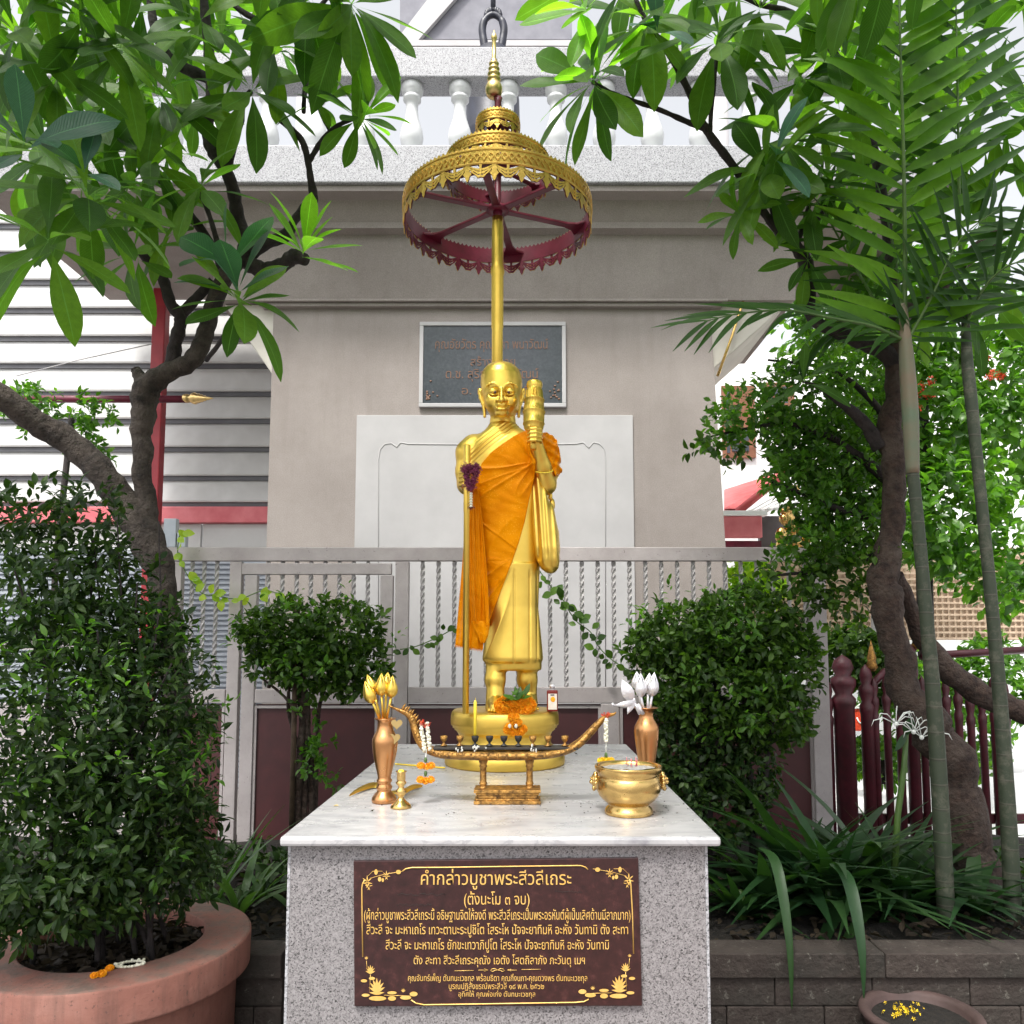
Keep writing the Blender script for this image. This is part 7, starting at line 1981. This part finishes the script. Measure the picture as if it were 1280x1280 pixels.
# white spider lily flowers
fl_ = empty('spider_lily_flower', P(1145, 925, 4.1), 'white spider lily flower head on a thick green stalk before the maroon pickets', 'flower')
m = MB(); m.tube([P(1116, 1125, 4.1), P(1122, 1020, 4.1), P(1130, 960, 4.1), P(1133, 915, 4.1)], [.018, .016, .015, .012], 8); m.build('stalk', leaf_vein_green, fl_)
m = MB(); flatleaf(m, P(1133, 918, 4.08), P(1140, 895, 4.06), .03); flatleaf(m, P(1133, 918, 4.08), P(1118, 940, 4.0), .02); m.build('bract', lf_strap, fl_)
for (cx, cy) in ((1142, 915), (1152, 922), (1120, 905)):
    c = P(cx, cy, 4.03); m = MB()
    for k in range(6):
        q = R(-40 + 230 * k / 5) + random.uniform(-.2, .2); L = random.uniform(.09, .13)
        d = Vector((math.cos(q), random.uniform(-.5, .1), abs(math.sin(q)) * .8 + .1))
        m.tube([c, c + d * L * .5 + Vector((0, 0, .02)), c + d * L * .9, c + d * L + Vector((0, 0, -.03))], [.0022, .0028, .0026, .0008], 5)
    m.ball(c, .012, .01, .012, 8, 6); m.build('petal', white_petal, fl_)
for (px, Y_, n, L, lab, me_, el_) in ((300, 4.0, 13, .46, 'striped strap leaved plant between the clay planter and the pedestal', STV, (20, 80)), (325, 4.3, 12, .42, 'leafy striped plant growing beside the granite pedestal corner', STV, (10, 70)), (262, 4.05, 9, .62, 'tuft of tall narrow green blades behind the clay planter', STL, (60, 85))):
    x = P(px, 1100, Y_).x; lily((x, Y_, .28), n, L, lab, me_, el_)
bush_stuff = bush_foliage('ground_cover', [((-1.35, 4.6, .36), (.5, .35, .10)), ((1.2, 4.9, .36), (.9, .35, .12)), ((2.2, 4.6, .33), (.8, .4, .10)), ((-2.4, 4.7, .35), (.8, .4, .12))], 2600, .06, lf_dark, None, .6, .9, .3)[0]

# ---- round clay planter with the dark shrub
PLC = Vector((-1.585, 3.22, 0)); PR = .50; PZt = .455
pt = empty('clay_planter', PLC, 'big round faded terracotta planter rim with dry litter at the lower left', 'planter')
m = MB(); m.lathe([(PR - .055, -.02), (PR - .05, PZt - .142), (PR - .048, PZt - .136), (PR - .006, PZt - .132), (PR, PZt - .127), (PR, PZt - .120), (PR + .002, PZt - .012), (PR - .002, PZt - .004), (PR - .008, PZt - .0005), (PR - .014, PZt), (PR - .164, PZt + .002), (PR - .172, PZt), (PR - .176, PZt - .006), (PR - .18, PZt - .1)], PLC, 128)
m.build('pot', pot_m, pt)
m = MB(); V = []; F = []
for i in range(13):
    for j in range(40):
        q = 2 * PI * j / 40; r = (PR - .178) * i / 12; V.append((PLC.x + r * math.cos(q), PLC.y + r * math.sin(q), PZt - .05 + .02 * mnoise.noise((r * math.cos(q) * 8, r * math.sin(q) * 8, 1))))
F = [(i * 40 + j, i * 40 + (j + 1) % 40, (i + 1) * 40 + (j + 1) % 40, (i + 1) * 40 + j) for i in range(12) for j in range(40)]
m.add(V, F, True); m.build('potting_soil', soil, pt)
V, F = small_leaf_template(.45, .15)
n = 1500; pos = np.stack([rng.normal(PLC.x, .17, n), rng.normal(PLC.y, .17, n), PZt - .045 + rng.random(n) * .035], 1)
keep = np.hypot(pos[:, 0] - PLC.x, pos[:, 1] - PLC.y) < PR - .19; pos = pos[keep]; n = len(pos)
o = obj_me('leaf_litter', inst_mesh('leaf_litter', V, F, orient(n, rng.normal(size=(n, 3)) * [1, 1, .25], np.tile([0, 0, 1.], (n, 1)), rng.uniform(.03, .06, n), pos), lf_litter), pt); tag(o, kind='stuff')
n = 2600; pos = np.stack([rng.uniform(-2.8, 2.8, n), rng.uniform(3.56, 4.9, n), .30 + rng.random(n) * .02], 1)
o = obj_me('bed_litter', inst_mesh('bed_litter', V, F, orient(n, rng.normal(size=(n, 3)) * [1, 1, .25], np.tile([0, 0, 1.], (n, 1)), rng.uniform(.03, .07, n), pos), lf_litter)); tag(o, kind='stuff')
ds = empty('dark_shrub', PLC + Vector((0, 0, PZt - .05)), 'tall dense dark shrub with small glossy leaves growing from the clay planter', 'shrub')
m = MB()
for k in range(16):
    a = PLC + Vector((random.uniform(-.22, .22), random.uniform(-.2, .15), PZt - .06)); tx = random.uniform(10, 235); ty = random.uniform(650, 900)
    b = P(tx, ty, 3.1 + random.uniform(-.25, .25)); c = a.lerp(b, .45) + Vector((random.uniform(-.08, .08), 0, .05))
    branch(m, [a, c, b], [.010, .007, .003], 6)
m.build('stem', bark_dark, ds)
bush_foliage('foliage', [blob(150, 900, 3.05, 92, 110, .38), blob(60, 880, 3.0, 90, 130, .38), blob(185, 985, 3.05, 66, 90, .3), blob(110, 1050, 3.0, 110, 70, .35), blob(30, 1050, 2.95, 90, 110, .35), blob(215, 1060, 3.1, 40, 50, .2), blob(195, 870, 3.1, 50, 60, .25)], 11000, .046, lf_dark, ds, .42, .8, .35, 7, .09)
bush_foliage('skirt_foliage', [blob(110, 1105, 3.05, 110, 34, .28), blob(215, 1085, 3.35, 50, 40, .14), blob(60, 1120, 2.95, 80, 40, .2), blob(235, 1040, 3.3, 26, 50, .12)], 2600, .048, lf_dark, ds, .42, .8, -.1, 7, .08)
bush_foliage('young_shoots', [blob(150, 900, 3.0, 96, 116, .40), blob(40, 900, 2.95, 90, 120, .38), blob(190, 1000, 3.0, 60, 80, .3)], 900, .042, lf_light, ds, .42, .12, .6, 7, .10)
bush_foliage('upper_foliage', [blob(120, 740, 3.15, 56, 60, .25), blob(40, 740, 3.1, 60, 90, .3), blob(112, 650, 3.2, 34, 36, .15), blob(170, 800, 3.1, 44, 46, .2), blob(200, 790, 3.15, 22, 30, .1), blob(30, 640, 3.1, 40, 30, .2)], 3600, .050, lf_dark, ds, .42, .85, .45, 7, .08)
lt = empty('twiggy_shrub', P(100, 520, 5.2), 'light green twiggy foliage behind the left limb of the frangipani', 'shrub')
m = MB(); m.tube([P(60, 900, 5.2), P(70, 700, 5.2), P(90, 520, 5.2)], .02, 7); m.build('stem', bark_dark, lt)
bush_foliage('foliage', [blob(112, 515, 5.2, 36, 20, .12), blob(30, 510, 5.2, 44, 28, .15), blob(105, 555, 5.2, 22, 18, .1), blob(125, 580, 5.2, 18, 10, .1)], 900, .055, lf_light, lt, .5, .9, .1)
# marigolds and the beaded string on the planter rim
for (px, py, s_, lab) in ((127, 1217, .017, 'flattened orange marigold lying leftmost on the clay planter rim'), (137, 1210, .015, 'orange marigold resting by the beaded string on the planter rim'), (118, 1219, .014, 'small wilted orange marigold at the outer edge of the planter rim')):
    c = PZ(px, py, PZt + .01); m = MB(); marigold(m, c, s_, 40, .5); tag(m.build('marigold', orange_f), lab, 'flower')
m = MB(); 
for k in range(30):
    q = k / 30 * 2 * PI; c = PZ(163 + 17 * math.cos(q), 1205 + 3.2 * math.sin(q) - 2 * math.cos(q), PZt + .004); m.ball(c, .006, .006, .005, 7, 5)
    if k % 2: m.ball(c + Vector((random.uniform(-.01, .01), random.uniform(-.01, .01), .003)), .006, .006, .005, 6, 4)
tag(m.build('beaded_string', jasmine), 'ring of dried cream buds lying on the clay planter rim', 'garland')
# ---- small clay bowl in the lower right corner
bc_ = PZ(1152, 1284, .12)
bw = empty('clay_bowl', bc_, 'shallow brown clay bowl of soil and yellow flowers at the lower right corner', 'bowl')
m = MB(); rb_ = .215
m.lathe([(rb_ * .7, -.12), (rb_ * .95, .0), (rb_, .03), (rb_ + .012, .045), (rb_ + .004, .06), (rb_ - .02, .06), (rb_ - .035, .045), (rb_ - .04, .0)], bc_, 56); m.build('pot', M_noise('brown_clay', (.05, .03, .027), (.09, .055, .05), 8, .7, .4), bw)
m = MB(); V = [(bc_.x + (rb_ - .035) * math.cos(2 * PI * j / 30), bc_.y + (rb_ - .035) * math.sin(2 * PI * j / 30), bc_.z + .025) for j in range(30)]; m.add(V, [tuple(range(30))]); m.build('soil', soil, bw)
m = MB()
for k in range(38):
    c = PZ(1128 + random.gauss(0, 12), 1262 + random.gauss(0, 6), bc_.z + .045); floret(m, c, random.uniform(.006, .012))
o = m.build('yellow_flowers', yellow_f, bw); tag(o, kind='stuff')
